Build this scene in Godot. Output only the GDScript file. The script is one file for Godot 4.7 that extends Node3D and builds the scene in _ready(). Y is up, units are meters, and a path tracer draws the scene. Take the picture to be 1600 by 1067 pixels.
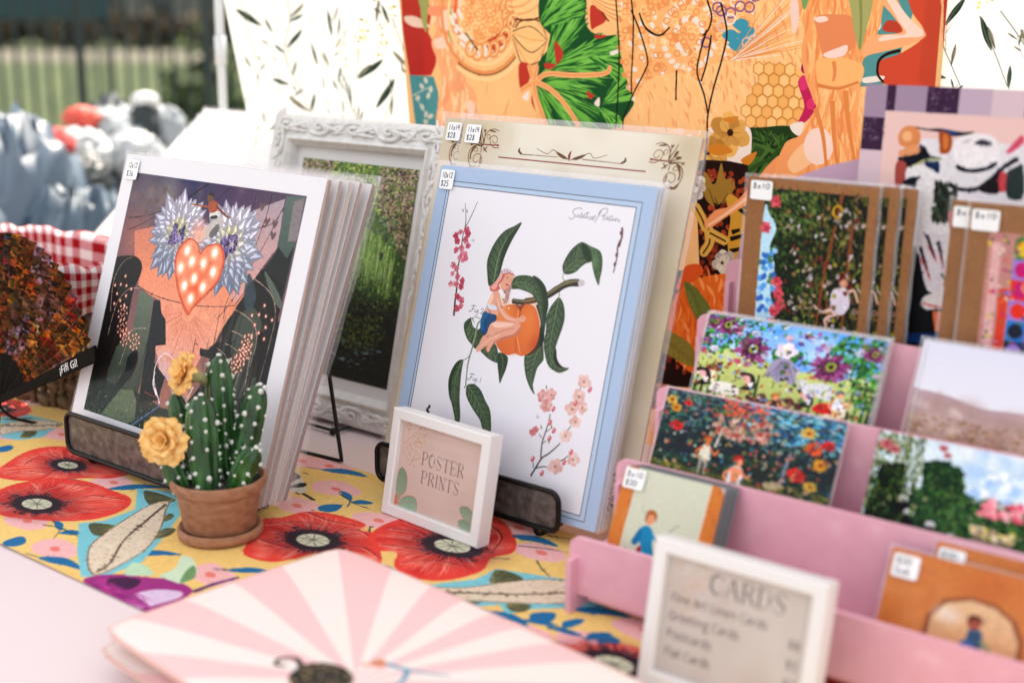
extends Node3D

# A market stall table of art prints and greeting cards, seen from the right with a 46 mm lens.

var rng := RandomNumberGenerator.new()
var taken := {}
var mats := {}


func _ready() -> void:
	rng.seed = 4711
	# --- camera ---
	var cam := Camera3D.new()
	cam.name = "camera"
	add_child(cam)
	cam.position = Vector3(0.8812, 0.4702, 0.9060)
	cam.rotation_order = EULER_ORDER_YXZ
	cam.rotation = Vector3(deg_to_rad(-14.02), deg_to_rad(38.53), deg_to_rad(0.56))
	cam.fov = 29.012
	cam.near = 0.05
	cam.far = 200.0
	var lens := CameraAttributesPhysical.new()
	lens.frustum_focal_length = 46.38
	lens.frustum_focus_distance = 1.33
	lens.frustum_near = 0.05
	lens.frustum_far = 200.0
	lens.exposure_aperture = 2.95
	cam.attributes = lens
	cam.current = true
	# --- sky, sun, exposure ---
	var env := Environment.new()
	env.background_mode = Environment.BG_SKY
	var sky := Sky.new()
	var sm := ProceduralSkyMaterial.new()
	sm.sky_top_color = Color(0.85, 0.85, 0.865)
	sm.sky_horizon_color = Color(0.95, 0.95, 0.94)
	sm.ground_horizon_color = Color(0.66, 0.64, 0.61)
	sm.ground_bottom_color = Color(0.42, 0.44, 0.38)
	sm.sky_curve = 0.2
	sky.sky_material = sm
	env.sky = sky
	env.tonemap_mode = Environment.TONE_MAPPER_LINEAR
	env.tonemap_exposure = 2.0
	env.sdfgi_enabled = true
	env.ssao_enabled = true
	env.ssil_enabled = true
	var we := WorldEnvironment.new()
	we.name = "world_environment"
	we.environment = env
	add_child(we)
	var sun := DirectionalLight3D.new()
	sun.name = "sun"
	sun.light_color = Color(1.0, 0.95, 0.88)
	sun.light_energy = 1.6
	sun.light_angular_distance = 0.5
	sun.shadow_enabled = true
	add_child(sun)
	sun.look_at_from_position(Vector3(-0.20, 0.85, -0.50), Vector3.ZERO)
	build_setting()
	build_table()
	build_fabrics()
	build_far_things()
	build_prints()
	build_ornate_frame()
	build_signs()
	build_cactus()
	build_rack()
	build_basket_and_fan()
	build_print_bin()
	build_pouches()


# ------------------------------------------------------------------ scene helpers
func numbered(called: String) -> String:
	if not taken.has(called):
		taken[called] = 0
		return called
	taken[called] += 1
	return "%s_%03d" % [called, taken[called]]


func thing(called: String, label: String, category: String, at := Vector3.ZERO, group := "") -> Node3D:
	var o := Node3D.new()
	o.name = numbered(called)
	add_child(o)
	o.position = at
	tag(o, label, category, group)
	return o


func tag(o: Node, label: String, category: String, group := "") -> void:
	o.set_meta("label", label)
	o.set_meta("category", category)
	if group != "":
		o.set_meta("group", group)


func obj(called: String, st, m: Material, parent: Node = self) -> MeshInstance3D:
	var o := MeshInstance3D.new()
	o.name = numbered(called) if parent == self else called
	o.mesh = st.mesh() if st is Shape else st
	o.material_override = m
	parent.add_child(o, true)
	return o


func struct(called: String, st, m: Material) -> MeshInstance3D:
	var o := obj(called, st, m)
	o.set_meta("kind", "structure")
	return o


func lin(r: float, g: float, b: float) -> Color:
	return Color(r, g, b).linear_to_srgb()


func paint(key: String, c: Color, rough := 0.6, metal := 0.0) -> StandardMaterial3D:
	if mats.has(key):
		return mats[key]
	var m := StandardMaterial3D.new()
	m.resource_name = key
	m.albedo_color = c
	m.roughness = rough
	m.metallic = metal
	mats[key] = m
	return m


func printed(key: String, tex: Texture2D, rough := 0.45) -> StandardMaterial3D:
	if mats.has(key):
		return mats[key]
	var m := StandardMaterial3D.new()
	m.resource_name = key
	m.albedo_texture = tex
	m.roughness = rough
	m.metallic_specular = 0.2
	mats[key] = m
	return m


func clear(key: String, alpha: float, rough: float, c := Color(1, 1, 1)) -> StandardMaterial3D:
	if mats.has(key):
		return mats[key]
	var m := StandardMaterial3D.new()
	m.resource_name = key
	m.transparency = BaseMaterial3D.TRANSPARENCY_ALPHA
	m.albedo_color = Color(c.r, c.g, c.b, alpha)
	m.roughness = rough
	m.metallic_specular = 0.2
	m.cull_mode = BaseMaterial3D.CULL_DISABLED
	mats[key] = m
	return m


func noise_tex(size: int, freq: float, ramp: Array, seed_: int, octaves := 4, normal := false, strength := 4.0) -> NoiseTexture2D:
	var n := FastNoiseLite.new()
	n.seed = seed_
	n.noise_type = FastNoiseLite.TYPE_SIMPLEX_SMOOTH
	n.frequency = freq
	n.fractal_octaves = octaves
	var t := NoiseTexture2D.new()
	t.width = size
	t.height = size
	t.seamless = true
	t.noise = n
	if normal:
		t.as_normal_map = true
		t.bump_strength = strength
	elif ramp.size() > 0:
		var g := Gradient.new()
		g.offsets = PackedFloat32Array()
		g.colors = PackedColorArray()
		var off := PackedFloat32Array()
		var col := PackedColorArray()
		for k in ramp.size():
			off.append(ramp[k][0])
			col.append(ramp[k][1])
		g.offsets = off
		g.colors = col
		t.color_ramp = g
	return t


func leaned(o: Node3D, yaw: float, lean: float) -> void:
	# local x along the thing's foot, local y up its face (leaning back), local z out of its face
	o.basis = Basis(Vector3.UP, yaw) * Basis(Vector3.RIGHT, -lean)


# ------------------------------------------------------------------ shapes
class Shape:
	var st := SurfaceTool.new()
	var xf := Transform3D()
	var uvbox := Rect2()      # when set, texture coordinates come from local x and y inside this rectangle
	var has_uv := false

	func _init(smooth := false) -> void:
		st.begin(Mesh.PRIMITIVE_TRIANGLES)
		st.set_smooth_group(0 if smooth else -1)

	func smooth(on: bool) -> Shape:
		st.set_smooth_group(0 if on else -1)
		return self

	func v(p: Vector3, uv := Vector2.ZERO) -> void:
		if has_uv:
			uv = Vector2((p.x - uvbox.position.x) / uvbox.size.x, 1.0 - (p.y - uvbox.position.y) / uvbox.size.y)
		st.set_uv(uv)
		st.add_vertex(xf * p)

	func tri(a: Vector3, b: Vector3, c: Vector3, ua := Vector2.ZERO, ub := Vector2.ZERO, uc := Vector2.ZERO) -> void:
		# a, b, c anticlockwise as seen from outside
		v(a, ua)
		v(c, uc)
		v(b, ub)

	func quad(a: Vector3, b: Vector3, c: Vector3, d: Vector3, ua := Vector2(0, 1), ub := Vector2(1, 1), uc := Vector2(1, 0), ud := Vector2(0, 0)) -> void:
		tri(a, b, c, ua, ub, uc)
		tri(a, c, d, ua, uc, ud)

	func box(at: Vector3, size: Vector3, bev := 0.0) -> Shape:
		var h := size * 0.5
		var b := minf(bev, minf(h.x, minf(h.y, h.z)) * 0.99)
		if b <= 0.0:
			b = 0.0
		var q := func(sx: float, sy: float, sz: float, axis: int) -> Vector3:
			var e := h - Vector3(b, b, b)
			e[axis] = h[axis]
			return at + Vector3(sx * e.x, sy * e.y, sz * e.z)
		for s in [-1.0, 1.0]:
			_face(q.call(s, -s, 1, 0), q.call(s, s, 1, 0), q.call(s, s, -1, 0), q.call(s, -s, -1, 0))
			_face(q.call(-s, s, 1, 1), q.call(s, s, 1, 1), q.call(s, s, -1, 1), q.call(-s, s, -1, 1))
			_face(q.call(-s, -1, s, 2), q.call(s, -1, s, 2), q.call(s, 1, s, 2), q.call(-s, 1, s, 2))
		if b > 0.0:
			for s in [-1.0, 1.0]:
				for t in [-1.0, 1.0]:
					_fix(at, [q.call(s, t, -1, 0), q.call(s, t, 1, 0), q.call(s, t, 1, 1), q.call(s, t, -1, 1)])
					_fix(at, [q.call(-1, s, t, 1), q.call(1, s, t, 1), q.call(1, s, t, 2), q.call(-1, s, t, 2)])
					_fix(at, [q.call(s, -1, t, 0), q.call(s, 1, t, 0), q.call(s, 1, t, 2), q.call(s, -1, t, 2)])
					for r in [-1.0, 1.0]:
						_fix(at, [q.call(s, t, r, 0), q.call(s, t, r, 1), q.call(s, t, r, 2)])
		return self

	func _face(a: Vector3, b: Vector3, c: Vector3, d: Vector3) -> void:
		quad(a, b, c, d)

	func _fix(mid: Vector3, p: Array) -> void:
		# turns the polygon so that it faces away from mid
		var n: Vector3 = (p[1] - p[0]).cross(p[2] - p[0])
		if n.dot(p[0] - mid) < 0.0:
			p.reverse()
		tri(p[0], p[1], p[2])
		if p.size() == 4:
			tri(p[0], p[2], p[3])

	func tube(path: Array, radius, sides := 8, caps := true, flat := 1.0, flat_dir := Vector3.ZERO) -> Shape:
		# radius: a number or one number for each point; flat < 1 squeezes the section along flat_dir
		var n := path.size()
		var rings := []
		var up := Vector3.UP
		for i in n:
			var t: Vector3 = (path[mini(i + 1, n - 1)] - path[maxi(i - 1, 0)]).normalized()
			if i == 0:
				up = flat_dir if flat_dir != Vector3.ZERO else (Vector3.UP if absf(t.y) < 0.9 else Vector3.RIGHT)
			var side := t.cross(up).normalized()
			up = side.cross(t).normalized() if flat_dir == Vector3.ZERO else flat_dir
			var r: float = radius[i] if radius is Array else radius
			var ring := []
			for k in sides:
				var a := TAU * k / sides
				ring.append(path[i] + side * cos(a) * r + up * sin(a) * r * flat)
			rings.append(ring)
		for i in n - 1:
			for k in sides:
				var l := (k + 1) % sides
				var u0 := float(k) / sides
				var u1 := float(k + 1) / sides
				var v0 := float(i) / (n - 1)
				var v1 := float(i + 1) / (n - 1)
				tri(rings[i][k], rings[i][l], rings[i + 1][l], Vector2(u0, v0), Vector2(u1, v0), Vector2(u1, v1))
				tri(rings[i][k], rings[i + 1][l], rings[i + 1][k], Vector2(u0, v0), Vector2(u1, v1), Vector2(u0, v1))
		if caps:
			for k in sides:
				var l := (k + 1) % sides
				tri(path[0], rings[0][l], rings[0][k])
				tri(path[n - 1], rings[n - 1][k], rings[n - 1][l])
		return self

	func lathe(at: Vector3, profile: Array, sides := 40, wob := 0.0) -> Shape:
		# profile: pairs of radius and height from the bottom outside to the top
		for i in profile.size() - 1:
			for k in sides:
				var p := []
				for e in [[i, k], [i, k + 1], [i + 1, k + 1], [i + 1, k]]:
					var a: float = TAU * (e[1] % sides) / sides
					var r: float = profile[e[0]][0] * (1.0 + wob * sin(a * 3.0 + profile[e[0]][1] * 80.0))
					p.append(at + Vector3(cos(a) * r, profile[e[0]][1], -sin(a) * r))
				var u0 := float(k) / sides
				var u1 := float(k + 1) / sides
				var v0 := 1.0 - float(i) / (profile.size() - 1)
				var v1 := 1.0 - float(i + 1) / (profile.size() - 1)
				tri(p[0], p[1], p[2], Vector2(u0, v0), Vector2(u1, v0), Vector2(u1, v1))
				tri(p[0], p[2], p[3], Vector2(u0, v0), Vector2(u1, v1), Vector2(u0, v1))
		return self

	func grid(nu: int, nv: int, f: Callable, u_from := 0.0, u_to := 1.0, v_from := 0.0, v_to := 1.0) -> Shape:
		# f(u, v) gives the point; v grows downwards as in a picture
		for j in nv:
			for i in nu:
				var u0 := lerpf(u_from, u_to, float(i) / nu)
				var u1 := lerpf(u_from, u_to, float(i + 1) / nu)
				var v0 := lerpf(v_from, v_to, float(j) / nv)
				var v1 := lerpf(v_from, v_to, float(j + 1) / nv)
				quad(f.call(u0, v1), f.call(u1, v1), f.call(u1, v0), f.call(u0, v0), Vector2(u0, v1), Vector2(u1, v1), Vector2(u1, v0), Vector2(u0, v0))
		return self

	func plate(pts: PackedVector2Array, thick: float, z := 0.0) -> Shape:
		# a flat outline in x and y with its front at z and its back at z - thick
		if Geometry2D.is_polygon_clockwise(pts):
			pts = pts.duplicate()
			pts.reverse()
		var idx := Geometry2D.triangulate_polygon(pts)
		for i in range(0, idx.size(), 3):
			var a := pts[idx[i]]
			var b := pts[idx[i + 1]]
			var c := pts[idx[i + 2]]
			if (b - a).cross(c - a) < 0.0:
				var t := b
				b = c
				c = t
			tri(Vector3(a.x, a.y, z), Vector3(b.x, b.y, z), Vector3(c.x, c.y, z))
			tri(Vector3(a.x, a.y, z - thick), Vector3(c.x, c.y, z - thick), Vector3(b.x, b.y, z - thick))
		for i in pts.size():
			var a := pts[i]
			var b := pts[(i + 1) % pts.size()]
			quad(Vector3(a.x, a.y, z - thick), Vector3(b.x, b.y, z - thick), Vector3(b.x, b.y, z), Vector3(a.x, a.y, z))
		return self

	func ball(at: Vector3, r: Vector3, nu := 10, nv := 6) -> Shape:
		for j in nv:
			for i in nu:
				var q := []
				for e in [[i, j + 1], [i + 1, j + 1], [i + 1, j], [i, j]]:
					var a: float = TAU * (e[0] % nu) / nu
					var b: float = PI * e[1] / nv
					q.append(at + Vector3(cos(a) * sin(b) * r.x, cos(b) * r.y, -sin(a) * sin(b) * r.z))
				if j < nv - 1:
					tri(q[0], q[1], q[2])
				if j > 0:
					tri(q[0], q[2], q[3])
		return self

	func uv_from(lo: Vector2, size: Vector2) -> Shape:
		uvbox = Rect2(lo, size)
		has_uv = true
		return self

	func mesh() -> ArrayMesh:
		st.generate_normals()
		st.index()
		return st.commit()


func round_rect(x0: float, y0: float, x1: float, y1: float, r: float, n := 5, which := [true, true, true, true]) -> PackedVector2Array:
	# corners in the order bottom left, bottom right, top right, top left
	var p := PackedVector2Array()
	var c := [Vector2(x0, y0), Vector2(x1, y0), Vector2(x1, y1), Vector2(x0, y1)]
	var inward := [Vector2(1, 1), Vector2(-1, 1), Vector2(-1, -1), Vector2(1, -1)]
	for k in 4:
		if not which[k]:
			p.append(c[k])
			continue
		var m: Vector2 = c[k] + inward[k] * r
		for i in n + 1:
			var a := PI + k * PI / 2 + PI / 2 * i / n
			p.append(m + Vector2(cos(a), sin(a)) * r)
	return p


func curve3(pts: Array, n := 6, closed := false) -> Array:
	var out := []
	var m := pts.size()
	for i in (m if closed else m - 1):
		var p0: Vector3 = pts[(i - 1 + m) % m] if closed or i > 0 else pts[0]
		var p1: Vector3 = pts[i]
		var p2: Vector3 = pts[(i + 1) % m]
		var p3: Vector3 = pts[(i + 2) % m] if closed or i + 2 < m else pts[m - 1]
		for k in n:
			out.append(p1.cubic_interpolate(p2, p0, p3, float(k) / n))
	if not closed:
		out.append(pts[m - 1])
	return out



# ------------------------------------------------------------------ flat print: a small rasteriser for the printed pictures
class Art:
	var im: Image
	var w: int
	var h: int
	var S := 2
	var r := RandomNumberGenerator.new()

	func _init(w_: int, h_: int, bg: Color, seed_ := 1, ss := 2) -> void:
		w = w_
		h = h_
		S = ss
		im = Image.create(w * S, h * S, false, Image.FORMAT_RGBA8)
		im.fill(bg)
		r.seed = seed_

	func rect(x: float, y: float, ww: float, hh: float, c: Color) -> void:
		poly(PackedVector2Array([Vector2(x, y), Vector2(x + ww, y), Vector2(x + ww, y + hh), Vector2(x, y + hh)]), c)

	func poly(p: PackedVector2Array, c: Color, c2 = null) -> void:
		# even-odd fill; with c2 the colour runs from c at the top to c2 at the bottom
		var n := p.size()
		if n < 3:
			return
		var lo := INF
		var hi := -INF
		for q in p:
			lo = minf(lo, q.y)
			hi = maxf(hi, q.y)
		var y0 := maxi(0, int(floor(lo * S)))
		var y1 := mini(h * S - 1, int(ceil(hi * S)))
		var W := w * S
		var strip: Image
		if c.a < 1.0 and c2 == null:
			strip = Image.create(W, 1, false, Image.FORMAT_RGBA8)
			strip.fill(c)
		for y in range(y0, y1 + 1):
			var yy := (y + 0.5) / S
			var xs := PackedFloat32Array()
			var a := p[n - 1]
			for i in n:
				var b := p[i]
				if (a.y <= yy) != (b.y <= yy):
					xs.append((a.x + (yy - a.y) * (b.x - a.x) / (b.y - a.y)) * S)
				a = b
			if xs.size() < 2:
				continue
			xs.sort()
			var cc := c
			if c2 != null:
				cc = c.lerp(c2, clampf((yy - lo) / maxf(0.001, hi - lo), 0.0, 1.0))
				if cc.a < 1.0:
					strip = Image.create(W, 1, false, Image.FORMAT_RGBA8)
					strip.fill(cc)
			for k in range(0, xs.size() - 1, 2):
				var xa := maxi(0, int(round(xs[k])))
				var xb := mini(W, int(round(xs[k + 1])))
				if xb > xa:
					if cc.a < 1.0:
						im.blend_rect(strip, Rect2i(0, 0, xb - xa, 1), Vector2i(xa, y))
					else:
						im.fill_rect(Rect2i(xa, y, xb - xa, 1), cc)

	func pts(a: Array) -> PackedVector2Array:
		var p := PackedVector2Array()
		for i in range(0, a.size(), 2):
			p.append(Vector2(a[i], a[i + 1]))
		return p

	func sm(a, closed := true, n := 5) -> PackedVector2Array:
		var p: PackedVector2Array = a if a is PackedVector2Array else pts(a)
		var m := p.size()
		var out := PackedVector2Array()
		for i in (m if closed else m - 1):
			var p0 := p[(i - 1 + m) % m] if closed or i > 0 else p[0]
			var p3 := p[(i + 2) % m] if closed or i + 2 < m else p[m - 1]
			for k in n:
				out.append(p[i].cubic_interpolate(p[(i + 1) % m], p0, p3, float(k) / n))
		if not closed:
			out.append(p[m - 1])
		return out

	func shape(a, c: Color, c2 = null) -> void:      # straight sides
		poly(a if a is PackedVector2Array else pts(a), c, c2)

	func blob(a, c: Color, c2 = null) -> void:       # rounded sides
		poly(sm(a), c, c2)

	func line(a, wid: float, c: Color, wid2 := -1.0, smooth := true) -> void:
		# a stroke whose width runs from wid to wid2
		var p: PackedVector2Array = sm(a, false, 6) if smooth else (a if a is PackedVector2Array else pts(a))
		if wid2 < 0.0:
			wid2 = wid
		var m := p.size()
		if m < 2:
			return
		var L := PackedVector2Array()
		var R := PackedVector2Array()
		for i in m:
			var t := (p[mini(i + 1, m - 1)] - p[maxi(i - 1, 0)]).normalized()
			var nrm := Vector2(-t.y, t.x) * lerpf(wid, wid2, float(i) / (m - 1)) * 0.5
			L.append(p[i] + nrm)
			R.append(p[i] - nrm)
		if c.a >= 1.0:
			for i in m - 1:
				poly(PackedVector2Array([L[i], L[i + 1], R[i + 1], R[i]]), c)
				if wid > 3.0 and i > 0:
					ell(p[i].x, p[i].y, (L[i] - R[i]).length() * 0.5, (L[i] - R[i]).length() * 0.5, 0, c, 8)
		else:
			R.reverse()
			L.append_array(R)
			poly(L, c)

	func swell(a, wid: float, c: Color) -> void:     # a brush stroke, thick in the middle and pointed at both ends
		var p: PackedVector2Array = sm(a, false, 5)
		var m := p.size()
		var L := PackedVector2Array()
		var R := PackedVector2Array()
		for i in m:
			var t := (p[mini(i + 1, m - 1)] - p[maxi(i - 1, 0)]).normalized()
			var nrm := Vector2(-t.y, t.x) * wid * 0.5 * sin(PI * clampf(float(i) / (m - 1), 0.02, 0.98))
			L.append(p[i] + nrm)
			R.append(p[i] - nrm)
		R.reverse()
		L.append_array(R)
		poly(L, c)

	func dab(x: float, y: float, len: float, wid: float, ang: float, c: Color) -> void:
		var d := Vector2(cos(ang), sin(ang))
		var e := Vector2(-d.y, d.x) * wid * 0.5
		var o := Vector2(x, y)
		d *= len * 0.5
		poly(PackedVector2Array([o - d, o - d * 0.3 + e, o + d * 0.5 + e * 0.8, o + d, o + d * 0.4 - e * 0.9, o - d * 0.4 - e * 0.8]), c)

	func ell(x: float, y: float, rx: float, ry: float, rot: float, c: Color, n := 20) -> void:
		var p := PackedVector2Array()
		for k in n:
			p.append(Vector2(x, y) + Vector2(cos(TAU * k / n) * rx, sin(TAU * k / n) * ry).rotated(rot))
		poly(p, c)

	func ring(x: float, y: float, rx: float, ry: float, rot: float, wid: float, c: Color, from := 0.0, to := TAU) -> void:
		var p := PackedVector2Array()
		for k in 25:
			var a := lerpf(from, to, k / 24.0)
			p.append(Vector2(x, y) + Vector2(cos(a) * rx, sin(a) * ry).rotated(rot))
		line(p, wid, c, -1.0, false)

	func soft(x: float, y: float, rx: float, ry: float, c: Color) -> void:
		# a soft-edged spot
		var g := Gradient.new()
		g.set_color(0, c)
		g.set_color(1, Color(c.r, c.g, c.b, 0))
		var t := GradientTexture2D.new()
		t.gradient = g
		t.width = maxi(2, int(rx * 2 * S))
		t.height = maxi(2, int(ry * 2 * S))
		t.fill = GradientTexture2D.FILL_RADIAL
		t.fill_from = Vector2(0.5, 0.5)
		t.fill_to = Vector2(1.0, 0.5)
		var s := t.get_image()
		s.convert(Image.FORMAT_RGBA8)
		im.blend_rect(s, Rect2i(Vector2i.ZERO, s.get_size()), Vector2i(int((x - rx) * S), int((y - ry) * S)))

	func spots(n: int, x0: float, y0: float, x1: float, y1: float, rmin: float, rmax: float, cols: Array, alpha := 0.5) -> void:
		for i in n:
			var c: Color = cols[r.randi() % cols.size()]
			soft(r.randf_range(x0, x1), r.randf_range(y0, y1), r.randf_range(rmin, rmax), r.randf_range(rmin, rmax), Color(c.r, c.g, c.b, alpha))

	func dabs(n: int, x0: float, y0: float, x1: float, y1: float, lmin: float, lmax: float, cols: Array, ang := 0.0, spread := PI, thin := 0.4, inside = null) -> void:
		for i in n:
			var p := Vector2(r.randf_range(x0, x1), r.randf_range(y0, y1))
			if inside != null and not Geometry2D.is_point_in_polygon(p, inside):
				continue
			var c: Color = cols[r.randi() % cols.size()]
			var l := r.randf_range(lmin, lmax)
			dab(p.x, p.y, l, l * thin, ang + r.randf_range(-spread, spread), c.lerp(Color(r.randf(), r.randf(), r.randf()), 0.05))

	func leaf(a, mid, c: Color, light: Color, vein: Color, nv := 9, wid := 1.2) -> void:
		# an outline with a midrib, a lighter half and side veins
		var out := sm(a)
		var rib := sm(mid, false, 6)
		poly(out, c)
		for i in nv:
			var k := int(lerpf(1, rib.size() - 2, (i + 0.6) / nv))
			var t := (rib[k + 1] - rib[k - 1]).normalized()
			for s in [-1.0, 1.0]:
				var d := t.rotated(s * 0.85)
				var e := rib[k]
				var far := rib[k]
				for q in 60:
					far += d * 2.0
					if not Geometry2D.is_point_in_polygon(far, out):
						break
					e = far
				var len := (e - rib[k]).length()
				if len > 4.0:
					var mid2 := rib[k] + d * len * 0.5 + t * len * 0.06
					if s > 0:
						var e2 := rib[k] + d.rotated(-0.28) * len * 0.8
						poly(PackedVector2Array([rib[k], mid2, e, e2]), light)
					else:
						var e3 := rib[k] + d.rotated(0.3) * len * 0.7
						poly(PackedVector2Array([rib[k], rib[k] + d * len * 0.85, e3]), c.lerp(light, 0.45))
					line(PackedVector2Array([rib[k], mid2, e - d * len * 0.1]), wid * 0.8, vein, wid * 0.4)
		line(rib, wid * 1.8, vein, wid * 0.6, false)

	func flower(x: float, y: float, rad: float, n: int, col: Color, edge: Color, heart: Color, squash := 1.0, rot := 0.0) -> void:
		for layer in 2:
			for k in n:
				var a := rot + TAU * (k + layer * 0.5) / n + r.randf_range(-0.12, 0.12)
				var l := rad * (1.0 - layer * 0.3) * r.randf_range(0.85, 1.1)
				var o := Vector2(x, y)
				var d := Vector2(cos(a), sin(a) * squash)
				var e := Vector2(-sin(a), cos(a) * squash) * l * 2.2 / n
				var c := col.lerp(edge, r.randf() * 0.8)
				blob(PackedVector2Array([o + d * l * 0.1, o + d * l * 0.6 + e, o + d * l * 0.95 + e * 0.5, o + d * l, o + d * l * 0.9 - e * 0.6, o + d * l * 0.5 - e]), c)
				line(PackedVector2Array([o, o + d * l * 0.8]), maxf(0.6, rad * 0.03), edge, 0.4, false)
		ell(x, y, rad * 0.16, rad * 0.16 * squash, 0, heart, 10)

	func text(s: String, face: String, x: float, y: float, size: float, c: Color, rot := 0.0, wide := 1.0, centred := false) -> void:
		var tm := TextMesh.new()
		var f := SystemFont.new()
		f.font_names = PackedStringArray([face])
		tm.font = f
		tm.depth = 0.0
		tm.font_size = 64
		tm.pixel_size = size / 64.0
		tm.curve_step = 2.0
		tm.horizontal_alignment = HORIZONTAL_ALIGNMENT_CENTER if centred else HORIZONTAL_ALIGNMENT_LEFT
		tm.text = s
		var arr := tm.surface_get_arrays(0)
		var vs: PackedVector3Array = arr[Mesh.ARRAY_VERTEX]
		var ix: PackedInt32Array = arr[Mesh.ARRAY_INDEX]
		for i in range(0, ix.size(), 3):
			var q := PackedVector2Array()
			for k in 3:
				q.append(Vector2(x, y) + Vector2(vs[ix[i + k]].x * wide, -vs[ix[i + k]].y).rotated(rot))
			poly(q, c)

	func hand(strokes: Array, x: float, y: float, sx: float, sy: float, wid: float, c: Color) -> void:
		# handwriting: each stroke is a flat list of points in a unit letter box
		for s in strokes:
			var q := PackedVector2Array()
			for i in range(0, s.size(), 2):
				q.append(Vector2(x + s[i] * sx, y + s[i + 1] * sy))
			line(q, wid, c, wid, q.size() > 2)

	func rough(n: int, x0: float, y0: float, x1: float, y1: float, l0: float, l1: float, vary := 0.12, alpha := 0.6, thin := 0.4) -> void:
		# brushwork: short strokes that carry the colour lying under them a little way on, lighter or darker
		for i in n:
			var p := Vector2(r.randf_range(x0, x1), r.randf_range(y0, y1))
			var c := im.get_pixel(clampi(int(p.x * S), 0, w * S - 1), clampi(int(p.y * S), 0, h * S - 1))
			var k := 1.0 + r.randf_range(-vary, vary)
			c = Color(clampf(c.r * k + r.randf_range(-0.02, 0.02), 0, 1), clampf(c.g * k + r.randf_range(-0.02, 0.02), 0, 1), clampf(c.b * k + r.randf_range(-0.02, 0.02), 0, 1), alpha)
			var l := r.randf_range(l0, l1)
			dab(p.x, p.y, l, l * thin, r.randf() * PI, c)

	func punch(contrast: float, saturation: float, brightness := 1.0) -> void:      # a richer print
		im.adjust_bcs(brightness, contrast, saturation)

	func done() -> ImageTexture:
		var o: Image = im.duplicate()
		if S == 2:
			o.shrink_x2()
		return ImageTexture.create_from_image(o)


const DIGIT := {
	"0": [[0.5, 0, 0.1, 0.3, 0.1, 0.75, 0.5, 1, 0.9, 0.7, 0.9, 0.3, 0.5, 0]],
	"1": [[0.5, 0, 0.5, 1]],
	"2": [[0.05, 0.25, 0.4, 0, 0.85, 0.2, 0.6, 0.6, 0.1, 0.98], [0.1, 0.98, 0.95, 0.92]],
	"3": [[0.1, 0.08, 0.6, 0, 0.75, 0.25, 0.4, 0.45, 0.85, 0.7, 0.5, 1, 0.05, 0.9]],
	"4": [[0.2, 0, 0.1, 0.55, 0.9, 0.5], [0.75, 0, 0.7, 1]],
	"5": [[0.85, 0, 0.25, 0.02], [0.25, 0.02, 0.2, 0.42, 0.7, 0.45, 0.8, 0.8, 0.4, 1, 0.1, 0.9]],
	"6": [[0.7, 0, 0.2, 0.45, 0.2, 0.85, 0.6, 1, 0.85, 0.75, 0.55, 0.5, 0.2, 0.7]],
	"8": [[0.75, 0.12, 0.35, 0, 0.2, 0.25, 0.7, 0.6, 0.75, 0.9, 0.35, 1, 0.15, 0.8, 0.6, 0.45, 0.75, 0.12]],
	"x": [[0.1, 0.4, 0.85, 1], [0.85, 0.4, 0.1, 1]],
	"$": [[0.9, 0.15, 0.4, 0.08, 0.15, 0.3, 0.75, 0.6, 0.75, 0.88, 0.1, 0.9], [0.5, -0.1, 0.45, 1.1]],
}


func sticker_art(lines: Array) -> ImageTexture:
	var a := Art.new(96, 96, Color(0.95, 0.95, 0.96))
	for k in lines.size():
		var s: String = lines[k]
		var wid := 76.0 / maxi(4, s.length())
		for i in s.length():
			a.hand(DIGIT[s[i]], 11 + i * wid, 14 + k * 40 + (k * 1.5 - i * 0.4), wid * 0.82, 27, 3.7, Color(0.12, 0.13, 0.2))
	return a.done()



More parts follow.
